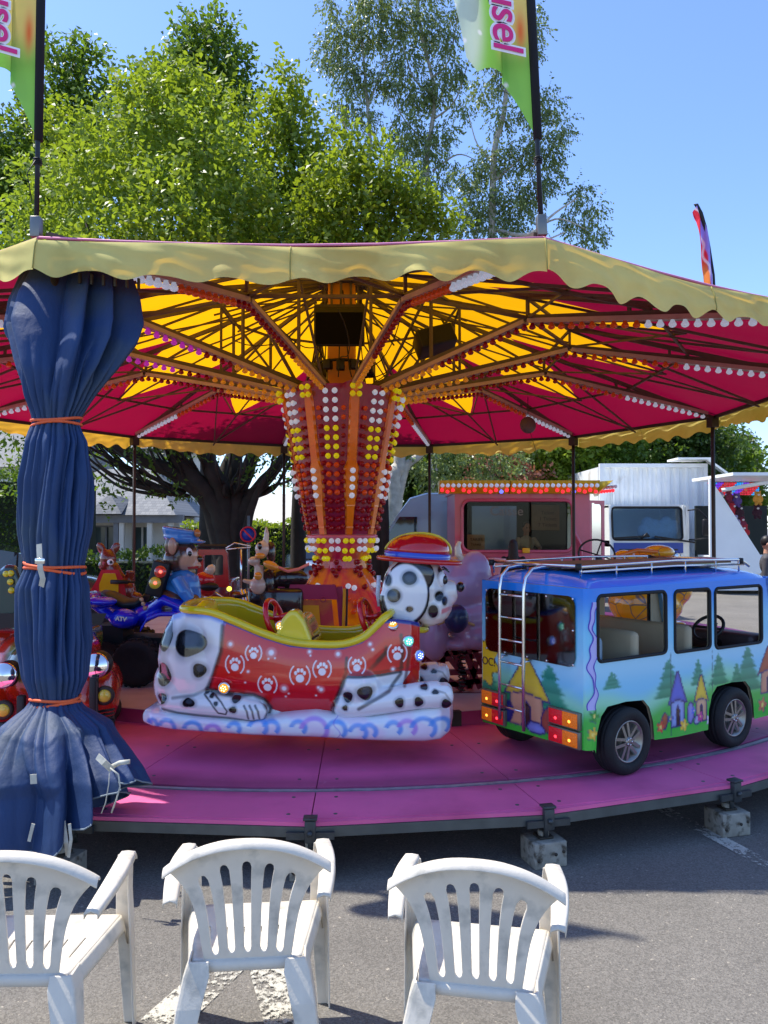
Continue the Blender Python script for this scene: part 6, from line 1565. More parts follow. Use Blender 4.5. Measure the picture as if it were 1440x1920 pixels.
    def hp(p):
        x, y, z = p[:, 0], p[:, 1], p[:, 2]; px = (x - .543) * uC + 720; py = 990 + (CAMH - z) * uC; n = len(p); c = np.tile(np.array(S(228, 226, 222)), (n, 1))
        side = (np.abs(y) > .04) * 1.0
        for sx, sy, a, b in hs:
            if a: q = np.hypot((px - sx) / a, (py - sy) / b); c = pmix(c, S(90, 92, 84), ss(1.5, 1, q) * .5 * side); c = pmix(c, BLK, ss(1.08, .92, q) * side)
        c = pmix(c, S(226, 120, 130), ss(7, 2, np.abs(py - (1140 + (px - 830) * -.3))) * (px > 826) * .9 * (py > 1133))
        c = pmix(c, S(240, 196, 196), ss(830, 850, px) * ss(1105, 1125, py) * .6)
        return c
    hd = fuse('head', mb, m, t, .008, 6, sub=1, paint=hp)
    mb = MB(); mb.ell((hx(862), 0, hz(1099)), (.028, .045, .034)); part('nose', mb, mat('gloss_black', S(12, 12, 14), .12, 0, 0, coat=1), hd)
    for s in (-1, 1):
        mb = MB(); mb.ell((hx(826), s * .115, hz(1083)), (.028, .03, .05), R=Matrix.Rotation(s * .5, 3, 'Z')); part('eye', mb, mat('eye_white', S(230, 232, 236), .1, 0, 0, coat=1), hd)
        mb = MB(); mb.ell((hx(832), s * .122, hz(1084)), (.02, .025, .03)); part('pupil', mb, mat('gloss_black', (0, 0, 0)), hd)
        mb = MB(); mb.tube([(hx(822), s * .13, hz(1068)), (hx(832), s * .125, hz(1064)), (hx(840), s * .10, hz(1070))], .006, 6); part('eyelid', mb, mat('gloss_black', (0, 0, 0)), hd)
        # ear flap
        mb = MB(); mb.ell((hx(762), s * .185, hz(1108)), (.155, .05, .205)); mb.ell((hx(745), s * .185, hz(1122)), (.11, .05, .14)); mb.ell((hx(775), s * .17, hz(1075)), (.14, .05, .12))
        es = [(769, 1079, 13, 12), (741, 1110, 12, 12), (769, 1134, 6, 5), (731, 1083, 6, 10)]
        def ep(p, s=s):
            x, y, z = p[:, 0], p[:, 1], p[:, 2]; d_ = 5.12 - .22; px = (x - .543) * uC + 720; py = 990 + (CAMH - z) * uC; c = np.tile(np.array(S(224, 226, 228)), (len(p), 1))
            for sx, sy, a, b in es: q = np.hypot((px - sx) / a, (py - sy) / b); c = pmix(c, S(96, 104, 116), ss(1.6, 1, q) * .6); c = pmix(c, BLK, ss(1.08, .94, q)); c = pmix(c, S(80, 92, 108), ss(.8, .4, q) * .5 * (a > 10))
            q = np.hypot((px - 762) / 41, (py - 1106) / 55); c = pmix(c, S(30, 30, 32), ss(.90, .98, q) * ((px > 735) | (py > 1110)))
            return pmix(c, S(20, 20, 22), ss(.172, .164, np.abs(y)))
        fuse('ear', mb, m, hd, .008, 5, sub=1, paint=ep)
    # helmet like round hat
    hat = thing('h', None, None); 
    C0 = Vector((hx(786), 0, hz(1050))); R = Matrix.Rotation(radians(-4), 3, 'Y').inverted()
    mb = MB()
    br = [[C0 + R @ Vector((.285 * r * cos(a), .235 * r * sin(a), z)) for a in [2 * pi * i / 40 for i in range(40)]] for r, z in ((.0, .02), (.8, .02), (.98, .012), (1.0, 0), (.98, -.012), (.8, -.012), (.0, -.012))]
    mb.loft(br); mred = mat('hat_red', S(190, 22, 26), .14, 0, .06, 4, coat=.9); bo = part('hat', mb, mred, t); bpy.data.objects.remove(hat)
    mb = MB(); mb.loft([[C0 + R @ Vector((-.015 + .218 * r * cos(a), .19 * r * sin(a), z)) for a in [2 * pi * i / 40 for i in range(40)]] for r, z in ((1.0, .0), (1.0, .05), (.97, .052))]); part('hat_band', mb, mat('hat_blue', S(40, 80, 190), .2, 0, .1, 8, coat=.8), bo)
    mb = MB(); rings = []
    for i in range(11):
        f = i / 10; a_ = f * pi / 2; r = cos(a_) ** .8; rings.append([C0 + R @ Vector((-.015 + .03 * f + .21 * r * cos(a), .18 * r * sin(a), .05 + .125 * sin(a_))) for a in [2 * pi * i / 40 for i in range(40)]])
    mb.loft(rings); part('hat_crown', mb, mred, bo)
    mb = MB(); mb.tube([C0 + R @ Vector((-.015 + .03 * sin(a) + .214 * cos(a) * 1.0, 0, .055 + .125 * sin(a))) for a in [pi * i / 24 for i in range(25)]], .008, 8)
    part('hat_trim', mb, my, bo)
    # yellow collar
    mb = MB(); cc = Vector((hx(762), 0, hz(1168))); mb.tube([cc + Vector((.13 * cos(a), .20 * sin(a), -.03 * cos(a))) for a in [2 * pi * i / 32 for i in range(32)]], .022, 10, closed=True); part('collar', mb, my, t)
    # mounting arm to the deck, buckle strap
    mb = MB(); mb.bar((-.2, .3, .42), (-.2, 1.4, .44), .06, .06); mb.bar((.35, .3, .42), (.35, 1.4, .44), .06, .06); part('carrying_arm', mb, mat('arm_red', S(120, 28, 44), .4, .2, .15, 8), t)
    mb = MB(); mb.box(Lp(584, 1200, -.30), (.06, .05, .04), bev=.01); mb.tube([Lp(575, 1198, -.3), Lp(590, 1196, -.28), Lp(600, 1190, -.2)], .008, 6); part('seat_belt', mb, m_black, t)
    # tail lamp strip
    mb = MB(); mb.tube([(hx(711), -.02, hz(1078)), (hx(709), -.02, hz(1110)), (hx(712), -.02, hz(1135))], .014, 8); part('light_strip', mb, mat('strip_clear', S(210, 216, 226), .15, 0, .3, 60), t)
sled()

# ================================================================ minibus ride
def bus():
    t = thing('minibus_ride', 'blue green painted childrens minibus ride with chrome rear ladder and roof rack', 'carousel ride', (1.19, 4.47, 0), radians(33))
    Wd = .95; L_ = 1.80; ZT = 1.40
    m = mat('bus_paint', (1, 1, 1), .2, 0, 0, vcol=True, coat=.7)
    wz = PZ + .198; xr, xf = .30, 1.36
    def arch(xc): return [(xc - .29, None), (xc - .235, .60), (xc - .19, .70), (xc + .19, .70), (xc + .235, .60), (xc + .29, None)]
    zb = lambda x: .455 - .02 * min(1, max(0, x / 1.0))
    def arch_pts(xc):
        return [(xc - .26, zb(xc)), (xc - .25, .56), (xc - .215, .655), (xc - .16, .705), (xc, .715), (xc + .16, .705), (xc + .215, .655), (xc + .25, .56), (xc + .26, zb(xc))]
    out = [(.03, .47)] + arch_pts(xr) + [(.8, .435)] + arch_pts(xf) + [(1.98, .44), (2.04, .55), (2.05, .78), (1.98, .90), (1.88, .95), (1.80, ZT), (.03, ZT)]
    wins = [rrect(.06, .972, .68, 1.355, .035), rrect(.765, .965, 1.13, 1.352, .03), rrect(1.185, .955, 1.72, 1.35, .035)]
    trees_ = [(.70, .93, .24, .16), (1.22, .92, .2, .12), (.18, .9, .1, .1), (1.55, .94, .3, .2), (1.42, .84, .16, .09), (1.9, .9, .25, .15), (1.0, .9, .16, .09)]
    rt_ = [(.30, .92, .34, .24), (.88, .88, .2, .14), (.62, .8, .16, .1)]
    def scene_paint(s, z, trs, seed):
        n = len(s); rs = np.random.RandomState(seed)
        c = np.tile(np.array(S(126, 206, 240)), (n, 1))
        c = pmix(c, S(30, 132, 232), ss(1.10, 1.38, z)); c = pmix(c, S(170, 222, 244), np.exp(-((z - .93) / .09) ** 2) * .8)
        hill = .72 + .045 * np.sin(s * 4 + seed) + .02 * np.sin(s * 11)
        c = pmix(c, S(150, 222, 190), ss(hill + .12, hill + .0, z)); c = pmix(c, S(60, 184, 70), ss(hill + .02, hill - .10, z)); c = pmix(c, S(70, 196, 54), ss(.60, .50, z) * .7)
        for x0, z1, h, w_ in trs:
            f = np.clip((z1 - z) / h, 0, 1); tier = (f * 4) % 1; wdt = w_ * (f * .75 + .12 * tier + .03)
            inside = ss(wdt * 1.15 + .006, wdt * .7, np.abs(s - x0) + .008 * np.sin(z * 190 + s * 60)) * ((z < z1) & (z > z1 - h))
            c = pmix(c, S(18, 138, 96), inside * .85); c = pmix(c, S(10, 110, 86), inside * ss(.3, .9, tier) * .5)
        return c
    def poly(c, s, z, pts, col, ow=.005, oc=S(50, 40, 110)):
        best = np.full(len(s), 1e9); ins = np.zeros(len(s), bool); m_ = len(pts)
        for i in range(m_):
            x0, y0 = pts[i]; x1, y1 = pts[(i + 1) % m_]; dx, dy = x1 - x0, y1 - y0; tt = np.clip(((s - x0) * dx + (z - y0) * dy) / (dx * dx + dy * dy + 1e-12), 0, 1)
            best = np.minimum(best, np.hypot(s - x0 - tt * dx, z - y0 - tt * dy))
            cnd = (y0 > z) != (y1 > z); xi = dx * (z - y0) / (dy if abs(dy) > 1e-9 else 1e-9) + x0; ins ^= cnd & (s < xi)
        c = pmix(c, col, ins * 1.0); c = pmix(c, np.array(col) * .55, ins * ss(.03, .008, best) * .5)
        return pmix(c, oc, ss(ow + .002, ow - .002, best))
    def hut(c, s, z, x, z0, w_, h, wall, roof):
        c = poly(c, s, z, [(x - w_ * .8, z0), (x + w_ * .8, z0), (x + w_ * .75, z0 + h * .5), (x - w_ * .75, z0 + h * .5)], wall)
        c = poly(c, s, z, [(x - w_ * .2, z0), (x + w_ * .22, z0), (x + w_ * .2, z0 + h * .3), (x, z0 + h * .38), (x - w_ * .2, z0 + h * .3)], S(70, 44, 40))
        return poly(c, s, z, [(x - w_ * 1.1, z0 + h * .42), (x - w_ * .6, z0 + h * .72), (x - w_ * .1, z0 + h), (x + w_ * .1, z0 + h), (x + w_ * .62, z0 + h * .7), (x + w_ * 1.1, z0 + h * .42), (x, z0 + h * .5)], roof)
    def stone(c, s, z, x, z0, w_, h, col): return poly(c, s, z, [(x + w_ * cos(a) * (1 + .12 * sin(3 * a + x * 9)), z0 + h * (.5 + .5 * sin(a))) for a in [2 * pi * i / 14 for i in range(14)]], col)
    def paint_side(p):
        s = p[:, 0]; z = p[:, 2]; c = scene_paint(s, z, trees_, 3)
        c = hut(c, s, z, .79, .50, .085, .34, S(150, 170, 226), S(92, 104, 206)); c = hut(c, s, z, 1.03, .50, .07, .30, S(226, 178, 140), S(238, 200, 60))
        c = stone(c, s, z, .92, .50, .035, .14, S(150, 150, 220)); c = stone(c, s, z, .66, .50, .03, .10, S(180, 90, 60)); c = hut(c, s, z, 1.80, .60, .12, .32, S(214, 150, 120), S(176, 84, 60))
        c = stone(c, s, z, .985, .485, .03, .06, S(190, 196, 232))
        # flower and bush touches low down
        for x0, z0, r, cc in ((.62, .52, .03, S(220, 90, 60)), (.85, .50, .03, S(250, 200, 60)), (1.02, .53, .025, S(210, 80, 150)), (1.12, .50, .03, S(236, 226, 240)), (.72, .56, .02, S(110, 90, 210)), (.95, .58, .018, S(90, 110, 220)), (1.72, .52, .04, S(210, 120, 90)), (1.9, .6, .04, S(190, 120, 90)), (.02, .56, .03, S(240, 190, 60)), (.03, .66, .03, S(40, 150, 60))):
            a = np.arctan2(z - z0, s - x0); q = np.hypot(s - x0, z - z0) / (r * (1 + .28 * np.cos(5 * a))); c = pmix(c, S(40, 60, 110), ss(1.25, 1.1, q) * .7); c = pmix(c, cc, ss(1.08, .95, q)); c = pmix(c, S(250, 230, 120), ss(.4, .3, q))
        # door seams
        for x0 in (.725, 1.155): c = pmix(c, S(40, 70, 90), ss(.0045, .0015, np.abs(s - x0)) * (z < .97) * (z > .45) * .8)
        return c
    def paint_rear(p):
        s = p[:, 1]; z = p[:, 2]; c = scene_paint(s, z, rt_, 5)
        a = np.arctan2(z - .88, s - .93); q = np.hypot(s - .93, z - .86) / (.15 * (1 + .16 * np.cos(9 * a))); c = pmix(c, S(70, 50, 40), ss(1.1, 1.03, q)); c = pmix(c, S(246, 204, 40), ss(1.04, .98, q))
        c = hut(c, s, z, .50, .50, .19, .44, S(222, 160, 124), S(240, 202, 56)); c = stone(c, s, z, .30, .50, .07, .16, S(178, 84, 66)); c = stone(c, s, z, .68, .50, .06, .14, S(36, 44, 130)); c = stone(c, s, z, .42, .48, .08, .07, S(140, 150, 226))
        for x0, z0, r, cc in ((.16, .5, .02, S(240, 190, 60)),):
            b = np.arctan2(z - z0, s - x0); q = np.hypot(s - x0, z - z0) / (r * (1 + .3 * np.cos(6 * b))); c = pmix(c, S(40, 30, 90), ss(1.22, 1.08, q) * .8); c = pmix(c, cc, ss(1.08, .95, q)); c = pmix(c, S(250, 220, 90), ss(.4, .3, q))
        return c
    md_in = mat('bus_inside', S(176, 162, 132), .6, 0, .15, 4)
    for y, name in ((0.0, 'side_panel'), (Wd, 'side_panel')):
        v, f = cdt(out, wins, .011, lambda p, y=y: Vector((p[0], y, p[1]))); mb = MB(); mb.add(v, f, 0, True)
        o = part(name, mb, m, t); paintmesh(o.data, paint_side)
        if y: o.data.flip_normals() if hasattr(o.data, 'flip_normals') else None
        inn = MB(); v, f = cdt(out, wins, .25, lambda p, y=y: Vector((p[0], y + (.022 if y == 0 else -.022), p[1]))); inn.add(v, f); part('inner_lining', inn, md_in, t)
    # roll each window frame with rubber
    for y in (0, Wd):
        for wv in wins:
            mb = MB(); mb.tube([Vector((a, y, b)) for a, b in wv], .011, 6, closed=True); part('window_seal', mb, m_rubber, t)
    # rear
    rw = rrect(.075, .955, .885, 1.335, .05)
    v, f = cdt([(.0, .47), (Wd, .45), (Wd, ZT), (.0, ZT)], [rw], .011, lambda p: Vector((0.0 - .03, .03 + (p[0] / Wd) * (Wd - .06), p[1]))); mb = MB(); mb.add(v, f, 0, True); o = part('rear_panel', mb, m, t); paintmesh(o.data, paint_rear)
    mb = MB(); v, f = cdt([(.0, .47), (Wd, .45), (Wd, ZT), (.0, ZT)], [rw], .3, lambda p: Vector((.0, .03 + (p[0] / Wd) * (Wd - .06), p[1]))); mb.add(v, f); part('inner_lining', mb, md_in, t)
    K = lambda a: .03 + a / Wd * (Wd - .06)
    mb = MB(); mb.prism(rw, lambda p: Vector((-.034, K(p[0]), p[1])), lambda p: Vector((-.040, K(p[0]), p[1]))); mb2 = MB(); mb2.prism(rrect(.055, .935, .905, 1.35, .06), lambda p: Vector((-.036, K(p[0]), p[1])), lambda p: Vector((-.041, K(p[0]), p[1])))
    pn = part('rear_window', mb2, glass('smoked_glass', (.52, .5, .42), .06, .9), t)
    for a, b in ((.07, .95), (.07, 1.15), (.07, 1.335), (.3, 1.335), (.48, 1.335), (.7, 1.335), (.89, 1.335), (.89, 1.15), (.89, .95), (.7, .945), (.48, .945), (.3, .945)):
        mb = MB(); mb.lathe([(.008, 0), (.008, .004), (.004, .006)], (-.041, K(a), b), 8, axis=(-1, 0, 0)); part('screw', mb, m_chrome, pn)
    # corners (rounded pillars) front & rear
    for y, s in ((0, 1), (Wd, -1)):
        mb = MB(); mb.grid(lambda u, v, y=y, s=s: Vector((.03 - .06 * sin(u * pi / 2), y + s * .03 * (1 - cos(u * pi / 2)), .47 + (ZT - .47) * v)), 6, 90)
        o = part('corner_post', mb, m, t); paintmesh(o.data, paint_side)
    # roof with rounded edges
    mb = MB(); rings = []
    for i in range(24):
        x = -.03 + (1.86) * i / 23; e = min(1, (i + .0) / 2.0, (23 - i) / 2.5) ** .5 if 0 < i < 23 else 0
        ring = []
        for j in range(25):
            q = -1 + 2 * j / 24; y = Wd / 2 + Wd / 2 * (abs(q) ** 1.0) * (1 if q > 0 else -1); zz = (1 - abs(q) ** 5) ** .5 if abs(q) < 1 else 0
            ring.append(Vector((x + (.03 if i == 0 else 0), y, ZT - .0 + (.055 + .03 * (1 - q * q)) * zz * max(e, .0))))
        rings.append(ring)
    vs = [v for r in rings for v in r]; fs = [(i * 25 + j, i * 25 + j + 1, (i + 1) * 25 + j + 1, (i + 1) * 25 + j) for i in range(23) for j in range(24)]
    mb.add(vs, fs, 0, True); o = part('roof', mb, m, t); paintmesh(o.data, lambda p: np.tile(np.array(S(30, 128, 230)), (len(p), 1)))
    mb = MB(); mb.box((.9, Wd / 2, ZT - .01), (1.78, Wd - .05, .02)); part('headlining', mb, md_in, t)
    # windscreen frame and bonnet
    mb = MB()
    for y in (.03, Wd - .03): mb.bar((1.80, y, ZT), (1.90, y, .95), .06, .06)
    mb.bar((1.81, 0, ZT - .02), (1.81, Wd, ZT - .02), .06, .06); mb.loft([[Vector((x, y, z)) for y in (.01, Wd / 2, Wd - .01)] + [Vector((x, Wd - .01, .45)), Vector((x, .01, .45))] for x, z in ((1.88, .955), (1.98, .91), (2.05, .78), (2.04, .5))], smooth=False)
    o = part('bonnet', mb, m, t); paintmesh(o.data, paint_side)
    for y in (.15, Wd - .15):
        mb = MB(); mb.lathe([(.07, 0), (.075, .02), (.05, .04)], (2.05, y, .68), 18, axis=(1, 0, 0)); part('headlight', mb, m_chrome, t)
    # floor, seats, wheel
    mb = MB(); mb.box((1.0, Wd / 2, .74), (1.9, Wd - .06, .03)); part('floor', mb, md_in, t)
    mb = MB()
    mb.box((-.0 + .1, Wd / 2, .93), (.16, Wd - .1, .36), bev=.04); part('seat', mb, mat('seat_blue', S(126, 150, 166), .5, 0, .1, 6), t)
    for x in (.62, 1.15):
        mb = MB(); mb.box((x, Wd * .5, .86), (.3, Wd - .12, .1), bev=.03); mb.box((x - .14, Wd * .5, .98), (.07, Wd - .12, .26), bev=.03); part('seat', mb, md_in, t)
    mb = MB(); c = Vector((1.52, .28, 1.04)); ax = Vector((-.7, 0, .7)); a1 = Vector((0, 1, 0)); a2 = ax.normalized().cross(a1)
    mb.tube([c + (a1 * cos(a) + a2 * sin(a)) * .11 for a in [2 * pi * i / 24 for i in range(24)]], .012, 8, closed=True); mb.tube([c - a1 * .1, c + a1 * .1], .01, 6); mb.tube([c, c + Vector((.18, 0, -.16))], .014, 6); part('steering_wheel', mb, m_black, t)
    mb = MB(); mb.box((1.76, Wd / 2, .93), (.2, Wd - .08, .14), bev=.03); part('dashboard', mb, mat('dash_dark', S(52, 40, 40), .5, 0, .1), t)
    # wheels
    for x in (xr, xf):
        for y, s in ((.035, -1), (Wd - .035, 1)):
            c = Vector((x, y, wz)); mb = MB(); prof = [(.125, -.06), (.14, -.072), (.165, -.075), (.188, -.066), (.199, -.045), (.199, -.034), (.194, -.031), (.199, -.028), (.199, -.002), (.194, 0), (.199, .002), (.199, .028), (.194, .031), (.199, .034), (.199, .045), (.188, .066), (.165, .075), (.14, .072), (.125, .06)]
            mb.lathe(prof, c, 40, axis=(0, s, 0), caps=False); w_ = part('wheel', mb, m_rubber, t)
            mb = MB(); mb.lathe([(.12, -.05), (.128, .05), (.124, .062), (.116, .06), (.108, .03), (.05, .012), (.0, .010)], c, 32, axis=(0, s, 0), caps=False)
            for k in range(5):
                a = 2 * pi * k / 5 + .3 + x; dr = Vector((cos(a), 0, sin(a))); sd = Vector((-sin(a), 0, cos(a))); yy = Vector((0, s, 0))
                for q in (-1, 1): mb.bar(c + sd * (.010 * q) + yy * .050, c + dr * .112 + sd * .024 * q + yy * .046, .018, .016, up=yy)
            mb.lathe([(.03, .03), (.028, .058), (.016, .064)], c, 16, axis=(0, s, 0))
            part('rim', mb, mat('wheel_silver', S(150, 148, 142), .32, .8, .12, 30), w_)
            for k in range(5): 
                a = 2 * pi * (k + .5) / 5 + .3 + x; mb = MB(); mb.lathe([(.006, 0), (.006, .008)], c + Vector((cos(a) * .02, s * .06, sin(a) * .02)), 6, axis=(0, s, 0)); part('wheel_nut', mb, m_chrome, w_)
    mb = MB()
    for x in (xr, xf): mb.tube([(x, .05, wz), (x, Wd - .05, wz)], .02, 8)
    mb.box((1.0, Wd / 2, .52), (1.9, .5, .1)); part('chassis', mb, m_black, t)
    # inner wheel housings
    for x in (xr, xf):
        for y, s in ((.024, 1), (Wd - .024, -1)):
            mb = MB(); ap = arch_pts(x); mb.add([Vector((a, y, b)) for a, b in ap] + [Vector((a, y + s * .2, b)) for a, b in ap], [(i, i + 1, i + 10, i + 9) for i in range(8)] + [tuple(range(9, 18))]); part('wheel_housing', mb, m_black, t)
    # tail lamps
    ml = mat('lamp_frame', S(120, 116, 104), .4, .5, .1)
    for y0, y1, flip in ((.02, .27, 1), (.70, .93, 0)):
        for z0, z1 in ((.585, .675), (.475, .565)):
            mb = MB(); mb.box((-.040, K((y0 + y1) / 2), (z0 + z1) / 2), (.03, y1 - y0, z1 - z0 + .012), bev=.004); fr = part('tail_lamp', mb, ml, t)
            ym = (y0 + y1) / 2
            for ya, yb, cc, nm in ((y0 + .008, ym, (1, .22, .01), 'amber'), (ym, y1 - .008, (.75, .01, .02), 'red')) if flip else ((y0 + .008, ym, (.75, .01, .02), 'red'), (ym, y1 - .008, (1, .22, .01), 'amber')):
                mb = MB(); n = 10
                mb.box((-.056, K((ya + yb) / 2), (z0 + z1) / 2), (.012, yb - ya - .002, z1 - z0 - .006), bev=.003)
                part('lens', mb, mat('tail_' + nm, cc, .12, 0, .25, 90, trans=.2, emit=cc, es=.08, bump=.5, bs=120), fr)
                mb = MB(); mb.ell((-.062, K((ya + yb) / 2), (z0 + z1) / 2 - .008), (.004, .011, .009), 10); part('lit_bulb', mb, mat('lit_' + nm, cc, .3, 0, 0, emit=(1, .4, .05) if nm == 'amber' else (1, .04, .06), es=1.6), fr)
    # ladder
    mb = MB()
    ys = (.445, .665)
    for y in ys: mb.tube([(.22, y, 1.50), (.05, y, 1.505), (-.03, y, 1.495), (-.085, y, 1.44), (-.10, y, 1.36), (-.105, y, .9), (-.105, y, .50 if y < .5 else .53)], .0115, 10)
    part('ladder_rail', mb, m_chrome, t)
    for k in range(6):
        mb = MB(); z = 1.325 - k * .142; mb.tube([(-.103, ys[0], z), (-.103, ys[1], z)], .007, 8); part('ladder_rung', mb, m_chrome, t)
    mb = MB()
    for y in ys: mb.tube([(-.1, y, .92), (-.04, y, .93)], .007, 6)
    part('ladder_bracket', mb, m_chrome, t)
    # roof rack
    mb = MB()
    for y in (.09, Wd - .09):
        mb.tube([(.02, y, 1.475), (.0, y, 1.52), (.9, y, 1.54), (1.62, y, 1.53), (1.72, y, 1.48)], .009, 8); mb.tube([(.03, y, 1.492), (.9, y, 1.505), (1.66, y, 1.495)], .007, 8)
        for x in (.02, .33, .66, 1.0, 1.33, 1.6): mb.tube([(x, y, 1.45), (x, y, 1.535)], .006, 6)
    for x in (.0, 1.62): mb.tube([(x, .09, 1.525), (x, Wd - .09, 1.525)], .009, 8)
    part('roof_rack', mb, m_chrome, t)
    mb = MB(); mb.box((.85, Wd / 2, 1.512), (1.5, Wd - .3, .012)); part('rack_board', mb, mat('rack_wood', S(120, 92, 60), .7, 0, .2, 5), t)
    for x in (.0, 1.62):
        for y in (.09, Wd - .09): mb = MB(); mb.lathe([(.018, -.02), (.02, 0), (.018, .02)], (x, y, 1.52), 10, axis=(0, 0, 1)); part('rack_clamp', mb, m_black, t)
    # painted smoke ribbon that wraps the rear pillar
    def pil(a, z, off):
        if a >= 0: return Vector((.03 + a, -off, z))
        th = min(pi / 2, -a / .047); return Vector((.03 - .06 * sin(th) - off * sin(th), .03 * (1 - cos(th)) - off * cos(th), z))
    ms_ = mat('smoke_violet', S(186, 184, 240), .2, 0, .05, coat=.7); ml2 = mat('outline_violet', S(84, 66, 190), .2, 0, 0, coat=.7)
    def rc(z): return -.005 + .014 * sin(z * 25) + .006 * sin(z * 58), .018 + .009 * sin(z * 19 + 1) + .004 * sin(z * 43)
    zs = [.70 + .62 * i / 120 for i in range(121)]
    mb = MB(); mb.grid(lambda u, v: pil(rc(.70 + .62 * v)[0] + (2 * u - 1) * rc(.70 + .62 * v)[1], .70 + .62 * v, .0015), 8, 120); part('smoke_ribbon', mb, ms_, t)
    for q in (-1, 1):
        mb = MB(); mb.grid(lambda u, v, q=q: pil(rc(.70 + .62 * v)[0] + q * rc(.70 + .62 * v)[1] + (u - .5) * .007, .70 + .62 * v, .003), 2, 120); part('ribbon_outline', mb, ml2, t)
    # dark blast lettering on the yellow splash
    M = Matrix.Translation((-.0325, .855, .86)) @ Matrix(((0, 0, -1, 0), (-1, 0, 0, 0), (0, 1, 0, 0), (0, 0, 0, 1)))
    text('OC!', .075, mat('maroon_lettering', S(90, 24, 44), .4, 0, 0), t, M, ext=.001)
bus()
# ================================================================ rides further round the deck
def gl(name, c, **k): return mat(name, c, k.pop('rough', .2), 0, k.pop('var', .1), 5, coat=.7, **k)
def quad():
    d = 6.7; O = Vector(((258 - 720) / F * d, d, 0)); t = thing('quad_bike_ride', 'blue quad bike ride with knobbly tyres and dark seat, behind the sledge', 'carousel ride', O)
    L = lambda px, py, y=0: at(px, py, d + y) - O
    m = gl('quad_blue', S(22, 40, 200)); 
    for px, y in ((258, 0), (258, .75), (470, 0), (470, .75)):
        c = L(px, 1238, y); c.z = DZ + .205; mb = MB(); mb.lathe([(.10, -.09), (.13, -.11), (.18, -.11), (.2, -.08), (.2, .08), (.18, .11), (.13, .11), (.10, .09)], c, 30, axis=(0, 1, 0))
        for k in range(22):
            a = 2 * pi * k / 22; R = Matrix.Rotation(-a, 3, 'Y')
            for q in (-1, 1): mb.box(c + R @ Vector((.2, q * .055 + .0, 0)), (.02, .07, .028), R=R @ Matrix.Rotation(q * .4, 3, 'X'))
        w_ = part('wheel', mb, m_rubber, t); mb = MB(); mb.lathe([(.095, -.08), (.1, -.085), (.09, -.02), (.03, 0), (.02, -.06), (.0, -.062)], c, 22, axis=(0, 1, 0)); part('rim', mb, mat('quad_rim', S(120, 122, 122), .4, .6, .1), w_)
    mb = MB()
    rings = []
    for px, z, w_, th in ((168, 1118, .28, .05), (190, 1125, .33, .07), (225, 1150, .3, .09), (250, 1160, .26, .1), (290, 1142, .25, .09), (320, 1120, .3, .08), (370, 1140, .36, .06), (420, 1160, .40, .04)):
        c = L(px, z, .38); rings.append([c + Vector((0, w_ * cos(a), th * sin(a))) for a in [2 * pi * i / 20 for i in range(20)]])
    mb.loft(rings); mb.ell(L(232, 1160, .12), (.13, .1, .09)); mb.ell(L(190, 1128, .1), (.14, .12, .045)); mb.loft([[L(px, z, y) for y, z in ((.02, zz), (.34, zz - 8), (.34, zz + 2), (.02, zz + 8))] for px, zz in ((262, 1180), (275, 1158), (300, 1148), (340, 1148), (372, 1165), (385, 1180))])
    mb.ell(L(320, 1118, .38), (.12, .16, .13)); fuse('bodywork', mb, m, t, .012, 4)
    mb = MB(); mb.loft([[L(px, z, .38) + Vector((0, w_ * cos(a), th * sin(a))) for a in [2 * pi * i / 18 for i in range(18)]] for px, z, w_, th in ((196, 1112, .10, .03), (210, 1118, .15, .05), (240, 1132, .15, .05), (262, 1130, .13, .05), (276, 1118, .08, .04))]); part('saddle', mb, mat('saddle', S(34, 44, 42), .5, 0, .1, 20), t)
    mb = MB(); mb.tube([L(320, 1098, .38), L(305, 1085, .3), L(300, 1078, .12)], .014, 8); mb.tube([L(320, 1098, .4), L(306, 1086, .5), L(302, 1080, .66)], .014, 8); part('handlebar', mb, m_black, t)
    mb = MB(); mb.bar(L(200, 1200, .38), L(460, 1210, .38), .3, .12); mb.bar(L(175, 1200, .1), L(258, 1225, .1), .05, .04); mb.tube([L(258, 1238, 0), L(258, 1238, .75)], .02, 8); mb.tube([L(470, 1238, 0), L(470, 1238, .75)], .02, 8); mb.box(L(215, 1190, .3), (.25, .3, .2)); part('frame', mb, m_black, t)
    text('ATV', .05, mat('letter_cream', S(230, 226, 206), .5, 0, 0), t, Matrix.Translation(L(226, 1161, .0) + Vector((0, .012, 0))) @ Matrix.Rotation(pi / 2, 4, 'X') @ Matrix.Rotation(-.1, 4, 'Z'), ext=.002, bold=.002)
    for z in (1124, 1132, 1140):
        mb = MB(); mb.lathe([(.018, 0), (.02, .01), (.01, .018)], L(266 + (z - 1124) * .4, z, .12) + Vector((0, -.0, 0)), 12, axis=(0, -1, 0)); part('dial', mb, mat('dial', S(190, 150, 110), .2, 0, .3, 60), t)
quad()
